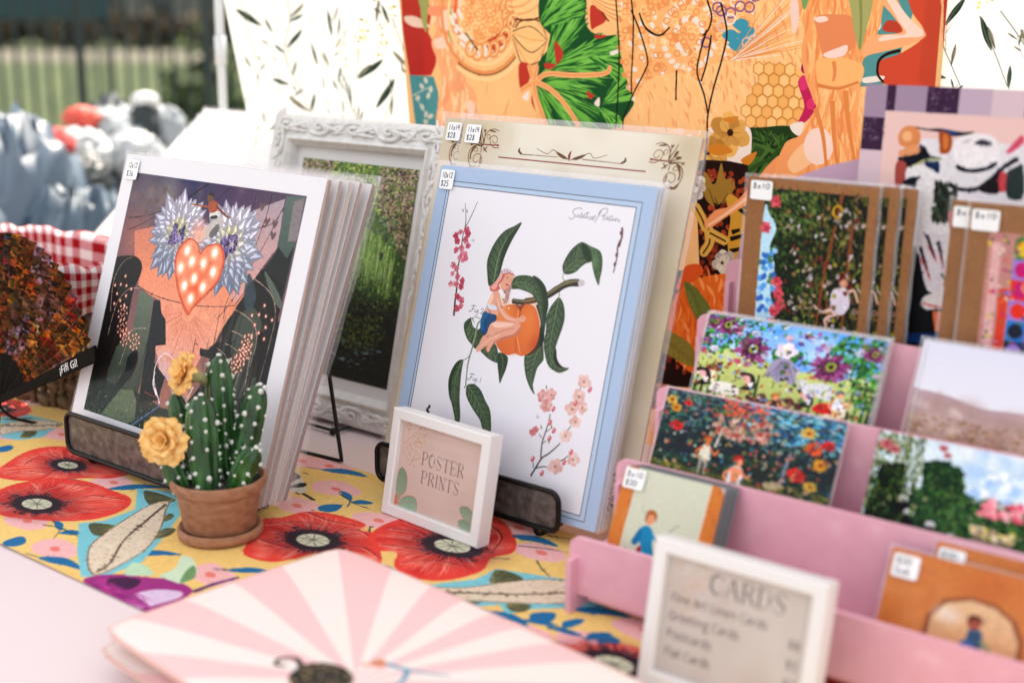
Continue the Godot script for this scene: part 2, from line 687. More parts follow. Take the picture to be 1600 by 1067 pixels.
# ------------------------------------------------------------------ setting
func build_setting() -> void:
	var g := StandardMaterial3D.new()
	g.albedo_texture = noise_tex(512, 0.02, [[0.0, lin(0.010, 0.022, 0.005)], [0.4, lin(0.028, 0.05, 0.010)], [0.65, lin(0.065, 0.095, 0.02)], [1.0, lin(0.17, 0.17, 0.075)]], 5)
	g.roughness = 0.95
	g.uv1_triplanar = true
	g.uv1_world_triplanar = true
	g.uv1_scale = Vector3(0.22, 0.22, 0.22)
	var s := Shape.new()
	s.quad(Vector3(-90, -0.75, 60), Vector3(60, -0.75, 60), Vector3(60, -0.75, -90), Vector3(-90, -0.75, -90))
	struct("lawn", s, g)
	# the paved strip that the stalls stand on, and a gravel path beyond the fence
	var pv := StandardMaterial3D.new()
	pv.albedo_texture = noise_tex(256, 0.05, [[0.0, lin(0.2, 0.19, 0.17)], [1.0, lin(0.34, 0.33, 0.3)]], 9)
	pv.roughness = 0.9
	pv.uv1_triplanar = true
	pv.uv1_world_triplanar = true
	var p := Shape.new()
	p.xf = Transform3D(Basis(Vector3.UP, 0.0), Vector3(0, -0.746, 0))
	p.quad(Vector3(-3.4, 0, 3.0), Vector3(3.4, 0, 3.0), Vector3(3.4, 0, -2.6), Vector3(-3.4, 0, -2.6))
	struct("pavement", p, pv)
	var gr := StandardMaterial3D.new()
	gr.albedo_texture = noise_tex(256, 0.08, [[0.0, lin(0.05, 0.06, 0.03)], [0.45, lin(0.13, 0.12, 0.085)], [0.8, lin(0.28, 0.25, 0.21)], [1.0, lin(0.5, 0.46, 0.41)]], 12)
	gr.roughness = 0.95
	gr.uv1_triplanar = true
	gr.uv1_world_triplanar = true
	gr.uv1_scale = Vector3(0.12, 0.12, 0.12)
	var away := Basis(Vector3.UP, 0.95)
	var q := Shape.new()
	q.xf = Transform3D(away, away * Vector3(0, -0.742, -35.5))
	q.quad(Vector3(-40, 0, 4), Vector3(40, 0, 4), Vector3(40, 0, -5), Vector3(-40, 0, -5))
	struct("gravel_path", q, gr)


func build_table() -> void:
	var t := thing("display_table", "long stall table under a smooth pale pink cloth", "table", Vector3(0.1, -0.75, 0.2))
	var cm := StandardMaterial3D.new()
	cm.albedo_color = Color(0.875, 0.81, 0.815)
	cm.roughness = 0.75
	cm.normal_enabled = true
	cm.normal_texture = noise_tex(512, 0.012, [], 21, 3, true, 1.5)
	cm.normal_scale = 0.25
	cm.uv1_triplanar = true
	cm.uv1_scale = Vector3(1.5, 1.5, 1.5)
	cm.rim_enabled = true
	cm.rim = 0.15
	var c := Shape.new(true)
	c.box(Vector3(0, 0.742, 0), Vector3(2.6, 0.016, 1.0), 0.006)
	obj("tablecloth", c.smooth(false), cm, t)
	for s in [-1, 1]:
		var d := Shape.new(true)
		d.grid(80, 8, func(u, v): return Vector3(lerpf(-1.29, 1.29, u), 0.735 - v * 0.62, s * (0.503 + 0.02 * v * sin(u * 40.0 + v * 2.0) + 0.02 * v)))
		obj("cloth_drop", d, cm, t)
	var wm := paint("table_leg_steel", Color(0.5, 0.5, 0.5), 0.4, 0.8)
	for x in [-1.2, 1.2]:
		for z in [-0.42, 0.42]:
			var l := Shape.new(true)
			l.tube([Vector3(x, 0, z), Vector3(x, 0.733, z)], 0.014, 10)
			obj("leg", l, wm, t)
	# printed runner
	var rm := printed("runner_print", art_runner(), 0.6)
	rm.rim_enabled = true
	rm.rim = 0.1
	var r := Shape.new(true)
	var f := func(u, v):
		return Vector3(lerpf(-1.1, 1.1, u), 0.0022 + 0.0006 * sin(u * 23.0 + v * 5.0), lerpf(-0.022, 0.327, v))
	var nu := 60
	for j in 12:
		for i in nu:
			var q := []
			for e in [[i, j + 1], [i + 1, j + 1], [i + 1, j], [i, j]]:
				var uu: float = float(e[0]) / nu
				var vv: float = e[1] / 12.0
				q.append([f.call(uu, vv), Vector2((lerpf(-1.1, 1.1, uu) + 0.6) / 1.2, vv)])
			r.quad(q[0][0], q[1][0], q[2][0], q[3][0], q[0][1], q[1][1], q[2][1], q[3][1])
	var o := obj("table_runner", r, rm)
	tag(o, "yellow runner printed with red poppies, fish and blue leaves along the table", "table runner")


func build_fabrics() -> void:
	# three printed cloths hung side by side behind the table from one rail
	var rail := thing("cloth_stand", "white tubular stand holding up the printed cloths, its left post bare", "stand", Vector3(0, 1.6, -0.352))
	var rl := Shape.new(true)
	rl.tube([Vector3(-0.796, 0, -0.108), Vector3(-0.62, 0, 0), Vector3(1.5, 0, 0)], 0.009, 10)
	obj("bar", rl, paint("table_leg_steel", Color(0.5, 0.5, 0.5), 0.4, 0.8), rail)
	for x in [-0.796, 1.5]:
		var z := -0.108 if x < 0.0 else 0.0
		var po := Shape.new(true)
		po.tube([Vector3(x, 0.04, z), Vector3(x, -2.35, z)], 0.0068, 12)
		obj("post", po, paint("pole_white", lin(0.62, 0.66, 0.70), 0.35), rail)
		var jo := Shape.new(true)
		jo.tube([Vector3(x, -1.17, z), Vector3(x, -1.215, z)], 0.0092, 12)
		obj("joint_sleeve", jo, paint("pole_white", lin(0.62, 0.66, 0.70), 0.35), rail)
	var wm := printed("white_sprig_print", art_white_cloth(), 0.8)
	wm.backlight_enabled = true
	wm.backlight = Color(0.85, 0.85, 0.84)
	var om := printed("orange_collage_print", art_orange_cloth(), 0.7)
	om.backlight_enabled = true
	om.backlight = Color(0.46, 0.43, 0.40)
	# left white cloth: its left hem runs inwards towards the bottom
	hang("hanging_cloth", "white cloth with dark green sprigs left of the orange one", wm, func(u, v):
		var y := lerpf(1.60, -0.14, v)
		var xl := -0.660 + clampf((0.56 - y) * 0.24, -0.1, 0.13)
		var xr := -0.262 + clampf((0.50 - y) * 0.10, -0.05, 0.06)
		return Vector3(lerpf(xl, xr, u), y, -0.352 + 0.012 * sin(u * 11.0 + y * 1.5) + 0.004 * sin(u * 31.0)), func(p): return Vector2((p.x + 0.63) / 0.345, (0.56 - p.y) / 0.36))
	hang("hanging_cloth", "orange collage cloth with palms, pineapple and two women in the middle", om, func(u, v):
		var y := lerpf(1.60, -0.14, v)
		return Vector3(lerpf(-0.288 + clampf((0.50 - y) * 0.10, -0.05, 0.06), 0.405, u), y, -0.335 + 0.004 * sin(u * 9.0 + 1.0) + 0.003 * sin(u * 23.0 + y * 3.0)), func(p): return Vector2((p.x + 0.285) / 0.685, (0.56 - p.y) / 0.66))
	hang("hanging_cloth", "white sprigged cloth at the right end, beside the orange one", wm, func(u, v):
		var y := lerpf(1.60, -0.14, v)
		return Vector3(lerpf(0.38, 1.25, u), y, -0.349 + 0.009 * sin(u * 14.0)), func(p): return Vector2((p.x - 0.40) / 0.345 + 0.3, (0.56 - p.y) / 0.36 + 0.12))


func hang(called: String, label: String, m: Material, f: Callable, uvf: Callable) -> void:
	var s := Shape.new(true)
	for j in 40:
		for i in 60:
			var p := []
			for e in [[i, j + 1], [i + 1, j + 1], [i + 1, j], [i, j]]:
				p.append(f.call(e[0] / 60.0, e[1] / 40.0))
			s.quad(p[0], p[1], p[2], p[3], uvf.call(p[0]), uvf.call(p[1]), uvf.call(p[2]), uvf.call(p[3]))
	var o := obj(called, s, m)
	tag(o, label, "cloth", "printed cloths hung behind the table")


# ------------------------------------------------------------------ art prints in clear sleeves
func art_print(label: String, group: String, org: Vector3, yaw: float, lean: float, w: float, h: float, face: Material, o := {}) -> Node3D:
	var t := thing(o.get("called", "art_print"), label, o.get("category", "art print"), org, group)
	leaned(t, yaw, lean)
	var thick: float = o.get("thick", 0.004)
	var b := Shape.new()
	b.box(Vector3(w / 2, h / 2, -0.0004 - thick / 2), Vector3(w - 0.0008, h - 0.0008, thick), 0.0005)
	obj("backing_board", b, o.get("back", paint("kraft_board", lin(0.30, 0.185, 0.145), 0.85)), t)
	var p := Shape.new()
	var share: float = o.get("art_share", 1.0)      # the picture fills this much of the sheet, from its top
	p.uv_from(Vector2(0, h * (1.0 - share)), Vector2(w, h * share))
	if o.has("round"):
		p.plate(round_rect(0, 0, w, h, o.round), 0.0004)
	else:
		p.box(Vector3(w / 2, h / 2, -0.0002), Vector3(w, h, 0.0004))
	obj("printed_sheet", p, face, t)
	var m: float = o.get("margin", 0.004)
	if m > 0.0:
		var k: float = rng.randf() * 9.0
		var s := Shape.new(true)
		s.grid(24, 24, func(u, v):
			var wob := 0.00028 * sin(u * 5.0 + k) * cos(v * 4.0 + k * 2.0) + 0.00010 * sin(u * 17.0 + v * 9.0 + k)
			return Vector3(lerpf(-m, w + m, u), lerpf(h + m, -0.001, v), 0.0011 + wob))
		obj("clear_sleeve", s, clear("clear_sleeve", o.get("haze", 0.008), 0.06), t)
		# the welded margins of the sleeve and its folded right side
		var e := Shape.new(true)
		for side in [[-m, 0.0], [w, w + m]]:
			e.grid(2, 20, func(u, v): return Vector3(lerpf(side[0], side[1], u), lerpf(h + m, 0.0, v), -0.0006 + 0.0006 * sin(v * 21.0 + k)))
		e.grid(20, 1, func(u, v): return Vector3(lerpf(-m, w + m, u), lerpf(h + m, h, v), -0.0006 + 0.0005 * sin(u * 17.0 + k)))
		var e2 := Shape.new(true)
		e2.grid(3, 24, func(u, v): return Vector3(w + m - 0.001 + 0.0008 * sin(v * 33.0 + k) * u, lerpf(h + m, 0.0, v), lerpf(0.001, -thick - 0.001, u)))
		obj("sleeve_seam", e, clear("sleeve_seam", 0.2, 0.3, Color(0.95, 0.93, 0.94)), t)
		obj("sleeve_fold", e2, clear("sleeve_fold", 0.10, 0.22, Color(0.95, 0.93, 0.94)), t)
	if o.has("price"):
		var q: Vector2 = o.get("price_at", Vector2(0.004, h - 0.022))
		var ps: Vector2 = o.get("price_size", Vector2(0.0165, 0.0175))
		var st := Shape.new()
		st.uv_from(q, ps)
		st.plate(round_rect(q.x, q.y, q.x + ps.x, q.y + ps.y, 0.002), 0.0003, 0.0021)
		obj("price_sticker", st, printed("price_" + str(o.price), sticker_art(o.price), 0.5), t)
	return t


func easel(label: String, x0: float, x1: float, z: float, y0: float, y1: float, back: float) -> void:
	# a wire stand with a plate for its lip
	var t := thing("tabletop_easel", label, "easel", Vector3(x0, 0.0, z), "black wire easels with a grey metal lip")
	var w := x1 - x0
	var wire := paint("black_wire", Color(0.075, 0.068, 0.066), 0.42, 0.5)
	var pm := StandardMaterial3D.new()
	pm.albedo_texture = noise_tex(256, 0.03, [[0.0, lin(0.06, 0.058, 0.054)], [0.5, lin(0.13, 0.124, 0.115)], [0.8, lin(0.18, 0.172, 0.16)], [1.0, lin(0.24, 0.23, 0.215)]], 31, 5)
	pm.roughness = 0.42
	pm.metallic = 0.55
	pm.uv1_triplanar = true
	pm.uv1_scale = Vector3(9, 9, 9)
	var p := Shape.new()
	p.plate(round_rect(0.002, y0 + 0.002, w - 0.002, y1 - 0.002, 0.008), 0.0012)
	obj("lip_plate", p, pm, t)
	var rim := []
	for q in round_rect(0, y0, w, y1, 0.010, 6):
		rim.append(Vector3(q.x, q.y, 0.001))
	rim.append(rim[0])
	rim.append(rim[1])
	var r := Shape.new(true)
	r.tube(rim, 0.0026, 8, false)
	obj("lip_wire", r, wire, t)
	for x in [0.03, w - 0.03]:
		var l := Shape.new(true)
		l.tube(curve3([Vector3(x, y0, 0), Vector3(x, y0 - 0.005, -0.006), Vector3(x, y0 - 0.006, -0.02), Vector3(x, y0 + 0.01, -0.026), Vector3(x, 0.24, -0.026 - back)], 4), 0.0022, 8)
		obj("upright_wire", l, wire, t)
		var b := Shape.new(true)
		b.tube(curve3([Vector3(x, y0 - 0.004, -0.004), Vector3(x, 0.0045, -0.012), Vector3(x, 0.0045, -0.045)], 4), 0.0022, 8)
		obj("foot_wire", b, wire, t)
	var sup := Shape.new(true)
	sup.tube([Vector3(0.03, 0.2, -0.03 - back * 0.8), Vector3(w - 0.03, 0.2, -0.03 - back * 0.8)], 0.0022, 8)
	obj("cross_wire", sup, wire, t)


func build_prints() -> void:
	# left stand: five square prints fanned out behind one another
	var deg := PI / 180.0
	easel("black wire easel with grey lip under the square dahlia print", -0.316, -0.022, 0.157, 0.0145, 0.0565, 0.07)
	var back_leg := thing("easel_back_leg", "bent black wire leg standing behind the fanned square prints", "easel leg", Vector3(-0.093, 0.0, -0.028))
	var bl := Shape.new(true)
	bl.tube([Vector3(-0.035, 0.12, -0.012), Vector3(-0.002, 0.008, 0), Vector3(0.0, 0.003, 0.001), Vector3(-0.004, 0.003, 0.002), Vector3(-0.16, 0.003, 0.018)], 0.0022, 8)
	obj("bent_wire", bl, paint("black_wire", Color(0.075, 0.068, 0.066), 0.42, 0.5), back_leg)
	var a_art := printed("dahlia_collage_print", art_dahlia_heart(), 0.4)
	var a_org := Vector3(-0.3365, 0.020, 0.147)
	var lab := ["square print with dahlias and a lit heart, front of the fanned stack", "second square print of the fanned stack, behind the dahlia print", "middle square print of the fanned stack, only its edge showing", "fourth square print of the fanned stack, only its edge showing", "rearmost square print of the fanned stack, before the white carved frame"]
	var dz := [0.0, -0.0075, -0.015, -0.0225, -0.030]
	var dl := [0.0, 0.026, 0.042, 0.062, 0.092]
	var plain := printed("white_mount_print", art_plain_mount(), 0.5)
	for k in 5:
		var o := {"thick": [0.0062, 0.0050, 0.0066, 0.0046, 0.0058][k], "margin": [0.003, 0.0035, 0.006, 0.0045, 0.009][k], "back": [null, null, paint("foam_board", lin(0.50, 0.43, 0.40), 0.85), null, paint("kraft_dark", lin(0.22, 0.125, 0.10), 0.85)][k]}
		if o.back == null:
			o.erase("back")
		if k == 0:
			o.price = ["12x12", "$36"]
			o.price_at = Vector2(0.007, 0.287)
			o.price_size = Vector2(0.0205, 0.021)
		art_print(lab[k], "square prints fanned on the left easel", a_org + Vector3(0.0004 * k, 0, dz[k]), -1.0 * deg, 18.29 * deg + dl[k], 0.316, 0.314, a_art if k == 0 else plain, o)
	# right stand: peach prints in front, two larger cream prints behind
	easel("black wire easel with grey lip under the blue bordered peach print", 0.0, 0.2255, 0.0125, 0.017, 0.0545, 0.06)
	var b_art := printed("peach_print", art_peach(), 0.4)
	var blue := printed("blue_edge_print", art_blue_plain(), 0.4)
	var white_back := paint("white_board", lin(0.62, 0.6, 0.6), 0.8)
	for k in 3:
		var o := {"thick": 0.0028, "margin": 0.005, "back": white_back}
		if k == 0:
			o.price = ["10x12", "$25"]
			o.price_at = Vector2(0.004, 0.287)
			o.price_size = Vector2(0.0175, 0.0195)
		art_print(["blue bordered botanical print of a woman seated on a peach", "second blue print, just behind the peach print", "third blue print, last behind the peach print"][k], "blue bordered prints on the right easel", Vector3(0.0006 * k, 0.022, -0.0042 * k), -0.28 * deg, 15.6 * deg, 0.257, 0.310, b_art if k == 0 else blue, o)
	var c_art := printed("scroll_paper_print", art_scroll_paper(), 0.45)
	for k in 2:
		art_print(["large cream print with brown scroll border behind the blue prints", "hindmost cream scroll print, its left edge beside the carved frame"][k], "cream scroll prints behind the peach print", Vector3(-0.010 - 0.031 * k, 0.018, -0.029 - 0.006 * k), -0.86 * deg, 16.42 * deg, 0.283, 0.36, c_art, {"thick": 0.003, "margin": 0.006, "price": ["11x14", "$28"], "price_at": Vector2(0.006, 0.336), "price_size": Vector2(0.0195, 0.019)})


# ------------------------------------------------------------------ white carved frame
func build_ornate_frame() -> void:
	var w := 0.287
	var h := 0.352
	var b := 0.036
	var t := thing("carved_frame", "white carved scrollwork frame around a willow pond photograph", "picture frame", Vector3(-0.370, 0.004, -0.118))
	leaned(t, 0.0, deg_to_rad(13.5))
	var wm := StandardMaterial3D.new()
	wm.albedo_texture = noise_tex(256, 0.04, [[0.0, lin(0.6, 0.59, 0.57)], [0.5, lin(0.72, 0.71, 0.69)], [1.0, lin(0.78, 0.77, 0.75)]], 41)
	wm.roughness = 0.45
	wm.uv1_triplanar = true
	wm.uv1_scale = Vector3(6, 6, 6)
	mats["carved_white"] = wm
	# profile across a moulding, from the outer edge inwards: distance, height
	var prof := [[0.0, -0.018], [0.0, 0.004], [0.002, 0.0075], [0.006, 0.0085], [0.012, 0.0078], [0.020, 0.0066], [0.0255, 0.0055], [0.0265, 0.0085], [0.0285, 0.0095], [0.0305, 0.0085], [0.0315, 0.005], [0.036, 0.0025], [0.036, -0.012]]
	var sides := [[Vector2(0, h), Vector2(1, 0), Vector2(0, -1), w], [Vector2(w, h), Vector2(0, -1), Vector2(-1, 0), h], [Vector2(w, 0), Vector2(-1, 0), Vector2(0, 1), w], [Vector2(0, 0), Vector2(0, 1), Vector2(1, 0), h]]
	for s in sides:
		var o: Vector2 = s[0]
		var along: Vector2 = s[1]
		var inw: Vector2 = s[2]
		var len: float = s[3]
		var sh := Shape.new(true)
		for i in prof.size() - 1:
			var d0: float = prof[i][0]
			var d1: float = prof[i + 1][0]
			var q := []
			for e in [[d0, prof[i][1], 0], [d0, prof[i][1], 1], [d1, prof[i + 1][1], 1], [d1, prof[i + 1][1], 0]]:
				var xy: Vector2 = o + inw * e[0] + along * (e[0] if e[2] == 0 else len - e[0])
				q.append(Vector3(xy.x, xy.y, e[1]))
			sh.quad(q[3], q[2], q[1], q[0])
		var mo := obj("moulding", sh, wm, t)
		# carved acanthus scrolls along the moulding
		var sc := Shape.new(true)
		var n := int(round(len / 0.062))
		for k in n:
			var mid := (k + 0.5) * len / n
			var flip := 1.0 if k % 2 == 0 else -1.0
			var place := func(u: float, v: float, z: float) -> Vector3:
				var xy: Vector2 = o + along * (mid + u * 0.031) + inw * (0.0135 + v * 0.0105)
				return Vector3(xy.x, xy.y, 0.0072 - 0.05 * absf(v) * 0.02 + z)
			var out := Vector3(0, 0, 1)
			# the main S scroll ending in a curl
			var sp := []
			for i in 26:
				var a := i / 25.0
				var ang := -2.6 + a * 7.6
				var rad := 0.85 * (1.0 - a * 0.82)
				sp.append(place.call(-0.05 + cos(ang) * rad * 0.75, flip * sin(ang) * rad, 0.0004 + 0.0018 * a))
			var rr := []
			for i in 26:
				rr.append(0.0030 - 0.0012 * i / 25.0)
			sc.tube(sp, rr, 7, true, 0.95, out)
			sc.ball(sp[25], Vector3(0.002, 0.002, 0.0018), 8, 5)
			# leaf lobes springing off the scroll
			for j in 6:
				var st: Vector3 = sp[j * 3]
				var dirx := 0.55 + 0.12 * j
				var lp := []
				var lr := []
				for i in 8:
					var a := i / 7.0
					lp.append(st.lerp(place.call(lerpf(-1.15, 1.15, j / 5.0) + 0.16 * sin(a * 3.0), flip * (0.95 - 1.75 * (j % 2)) * (0.85 if j < 4 else 0.6), 0.0), a) + Vector3(0, 0, 0.0012 * sin(a * PI)))
					lr.append(0.0029 * (0.35 + sin(PI * clampf(a * 0.9 + 0.08, 0, 1))) * 0.8)
				sc.tube(lp, lr, 6, true, 0.8, out)
			for j in 3:
				var lp2 := []
				var lr2 := []
				for i in 7:
					var a := i / 6.0
					lp2.append(place.call(0.55 + a * (0.75 - 0.12 * j), flip * (-0.75 + 0.5 * j + 0.35 * sin(a * 2.4)), 0.0010 * sin(a * PI)))
					lr2.append(0.0025 * sin(PI * clampf(a * 0.85 + 0.1, 0, 1)))
				sc.tube(lp2, lr2, 6, true, 0.8, out)
		obj("carving", sc, wm, mo)
	# mount, picture, glazing
	var mt := Shape.new()
	mt.box(Vector3(w / 2, h / 2, -0.008), Vector3(w - 2 * b + 0.004, h - 2 * b + 0.004, 0.002))
	obj("white_mount", mt, paint("mount_white", lin(0.7, 0.7, 0.7), 0.8), t)
	var pic := Shape.new()
	pic.uv_from(Vector2(b + 0.012, b + 0.014), Vector2(w - 2 * b - 0.024, h - 2 * b - 0.028))
	pic.box(Vector3(w / 2, h / 2, -0.0065), Vector3(w - 2 * b - 0.024, h - 2 * b - 0.028, 0.0006))
	obj("photograph", pic, printed("willow_photograph", art_willow(), 0.3), t)
	var gl := Shape.new()
	gl.quad(Vector3(b, b, -0.0035), Vector3(w - b, b, -0.0035), Vector3(w - b, h - b, -0.0035), Vector3(b, h - b, -0.0035))
	obj("glazing", gl, clear("frame_glass", 0.02, 0.03), t)
	# its own little wire stand
	var e := thing("frame_stand", "thin black wire stand with ball feet under the carved frame", "easel", Vector3(-0.24, 0, -0.1))
	var wire := paint("black_wire", Color(0.075, 0.068, 0.066), 0.42, 0.5)
	for x in [-0.07, 0.07]:
		var l := Shape.new(true)
		l.tube([Vector3(x, 0.004, 0.012), Vector3(x, 0.004, -0.09), Vector3(x, 0.2, -0.07)], 0.002, 8)
		obj("wire_leg", l, wire, e)
		var f := Shape.new(true)
		f.ball(Vector3(x, 0.005, 0.012), Vector3(0.0045, 0.0045, 0.0045))
		obj("ball_foot", f, wire, e)
	var cr := Shape.new(true)
	cr.tube([Vector3(-0.07, 0.005, 0.010), Vector3(0.07, 0.005, 0.010)], 0.002, 8)
	obj("cross_wire", cr, wire, e)


# ------------------------------------------------------------------ small framed signs
func sign_frame(label: String, org: Vector3, yaw: float, lean: float, w: float, h: float, insert: Material) -> void:
	var t := thing("framed_sign", label, "sign", org, "small white framed signs")
	leaned(t, yaw, lean)
	var b := 0.0105
	var d := 0.0165
	var wm := paint("sign_frame_white", lin(0.77, 0.755, 0.75), 0.42)
	for s in 4:
		var sh := Shape.new()
		var p: Array = [[Vector2(0, 0), Vector2(w, 0), Vector2(w - b, b), Vector2(b, b)], [Vector2(w, 0), Vector2(w, h), Vector2(w - b, h - b), Vector2(w - b, b)], [Vector2(w, h), Vector2(0, h), Vector2(b, h - b), Vector2(w - b, h - b)], [Vector2(0, h), Vector2(0, 0), Vector2(b, b), Vector2(b, h - b)]][s]
		# a mitred bar with eased front edges
		var k := 0.0012
		var c: Vector2 = (p[0] + p[1]) * 0.5
		var inward: Vector2 = ((p[2] + p[3]) * 0.5 - c).normalized()
		var al: Vector2 = (p[1] - p[0]).normalized()
		var ring := [[0.0, -d], [0.0, -k], [k, 0.0], [b - k, 0.0], [b, -k], [b, -d]]
		for i in 5:
			var q := []
			for e in [[i, 0], [i, 1], [i + 1, 1], [i + 1, 0]]:
				var dd: float = ring[e[0]][0]
				var xy: Vector2 = (p[0] + (inward + al) * dd) if e[1] == 0 else (p[1] + (inward - al) * dd)
				q.append(Vector3(xy.x, xy.y, ring[e[0]][1]))
			sh.quad(q[0], q[1], q[2], q[3])
		obj("frame_bar", sh, wm, t)
	var ins := Shape.new()
	ins.uv_from(Vector2.ZERO, Vector2(w, h))
	ins.box(Vector3(w / 2, h / 2, -0.0065), Vector3(w - 2 * b + 0.001, h - 2 * b + 0.001, 0.0006))
	obj("printed_insert", ins, insert, t)
	var gl := Shape.new()
	gl.quad(Vector3(b, b, -0.004), Vector3(w - b, b, -0.004), Vector3(w - b, h - b, -0.004), Vector3(b, h - b, -0.004))
	obj("glazing", gl, clear("frame_glass", 0.02, 0.03), t)
	var bk := Shape.new()
	bk.box(Vector3(w / 2, h / 2, -0.0105), Vector3(w - 2 * b + 0.001, h - 2 * b + 0.001, 0.006))
	obj("back_board", bk, paint("kraft_board", lin(0.33, 0.225, 0.18), 0.85), t)


func build_signs() -> void:
	sign_frame("white framed sign reading POSTER PRINTS before the peach print", Vector3(0.043, 0.0035, 0.054), deg_to_rad(-4.2), deg_to_rad(10.5), 0.1285, 0.103, printed("poster_prints_card", art_poster_sign(), 0.4))
	sign_frame("white framed sign listing card prices in front of the pink rack", Vector3(0.4145, 0.0035, 0.173), deg_to_rad(1.0), deg_to_rad(11.0), 0.133, 0.107, printed("cards_price_card", art_cards_sign(), 0.4))


# ------------------------------------------------------------------ cactus
func build_cactus() -> void:
	var at := Vector3(-0.031, 0.003, 0.187)
	var t := thing("potted_cactus", "small white-tufted green cactus with two apricot flowers in a terracotta pot", "potted plant", at)
	var tm := StandardMaterial3D.new()
	tm.albedo_texture = noise_tex(256, 0.02, [[0.0, lin(0.21, 0.09, 0.047)], [0.4, lin(0.31, 0.14, 0.072)], [0.7, lin(0.37, 0.175, 0.095)], [1.0, lin(0.42, 0.25, 0.165)]], 51, 5)
	tm.roughness = 0.85
	tm.uv1_triplanar = true
	tm.uv1_scale = Vector3(14, 30, 14)
	tm.heightmap_enabled = true
	tm.heightmap_texture = noise_tex(256, 0.09, [[0.0, Color.BLACK], [1.0, Color.WHITE]], 52)
	tm.heightmap_scale = 0.04
	var s := Shape.new(true)
	s.lathe(Vector3.ZERO, [[0.0, 0.0], [0.034, 0.0], [0.0378, 0.002], [0.0388, 0.005], [0.0388, 0.008], [0.0378, 0.0105], [0.036, 0.011], [0.034, 0.0085], [0.0, 0.0080]], 48, 0.006)
	obj("saucer", s, tm, t)
	var p := Shape.new(true)
	p.lathe(Vector3.ZERO, [[0.0, 0.0085], [0.0305, 0.0085], [0.0325, 0.0105], [0.0378, 0.043], [0.0388, 0.0455], [0.0412, 0.0465], [0.0428, 0.0485], [0.0432, 0.056], [0.0424, 0.0578], [0.041, 0.0578], [0.0398, 0.0560], [0.0385, 0.048], [0.0, 0.048]], 56, 0.008)
	obj("terracotta_pot", p, tm, t)
	var so := Shape.new(true)
	so.grid(14, 14, func(u, v):
		var q := Vector2(u - 0.5, v - 0.5) * 0.078
		if q.length() > 0.0385:
			q = q.normalized() * 0.0385
		return Vector3(q.x, 0.0515 + 0.0016 * sin(u * 37.0) * cos(v * 41.0), q.y))
	obj("soil", so, paint("soil", lin(0.03, 0.022, 0.016), 0.95), t)
	var gm := StandardMaterial3D.new()
	gm.albedo_texture = noise_tex(256, 0.015, [[0.0, lin(0.004, 0.020, 0.006)], [0.45, lin(0.009, 0.050, 0.009)], [0.75, lin(0.026, 0.12, 0.018)], [1.0, lin(0.06, 0.21, 0.038)]], 55)
	gm.roughness = 0.36
	gm.uv1_triplanar = true
	gm.uv1_scale = Vector3(16, 5, 16)
	gm.normal_enabled = true
	gm.normal_texture = noise_tex(256, 0.05, [], 56, 4, true, 3.0)
	gm.normal_scale = 0.5
	mats["cactus_green"] = gm
	# base, top, radius
	var stems := [
		[Vector3(-0.035, 0.040, 0.174), Vector3(-0.0585, 0.163, 0.158), 0.0135],
		[Vector3(-0.0255, 0.044, 0.203), Vector3(-0.042, 0.136, 0.193), 0.0150],
		[Vector3(-0.018, 0.042, 0.176), Vector3(-0.0145, 0.141, 0.148), 0.0125],
		[Vector3(-0.008, 0.046, 0.190), Vector3(0.0105, 0.093, 0.176), 0.0112],
		[Vector3(-0.052, 0.044, 0.193), Vector3(-0.0795, 0.131, 0.1935), 0.0098],
		[Vector3(-0.045, 0.044, 0.212), Vector3(-0.060, 0.080, 0.218), 0.0098]]
	for k in stems.size():
		cactus_stem(t, stems[k][0] - at, stems[k][1] - at, stems[k][2] * 0.9, 60 + k)
	cactus_flower(t, Vector3(-0.054, 0.098, 0.225) - at, Vector3(0.46, 0.28, 0.86), 0.0235, 71)
	cactus_flower(t, Vector3(-0.068, 0.149, 0.187) - at, Vector3(-0.25, 0.38, 0.86), 0.0205, 72)


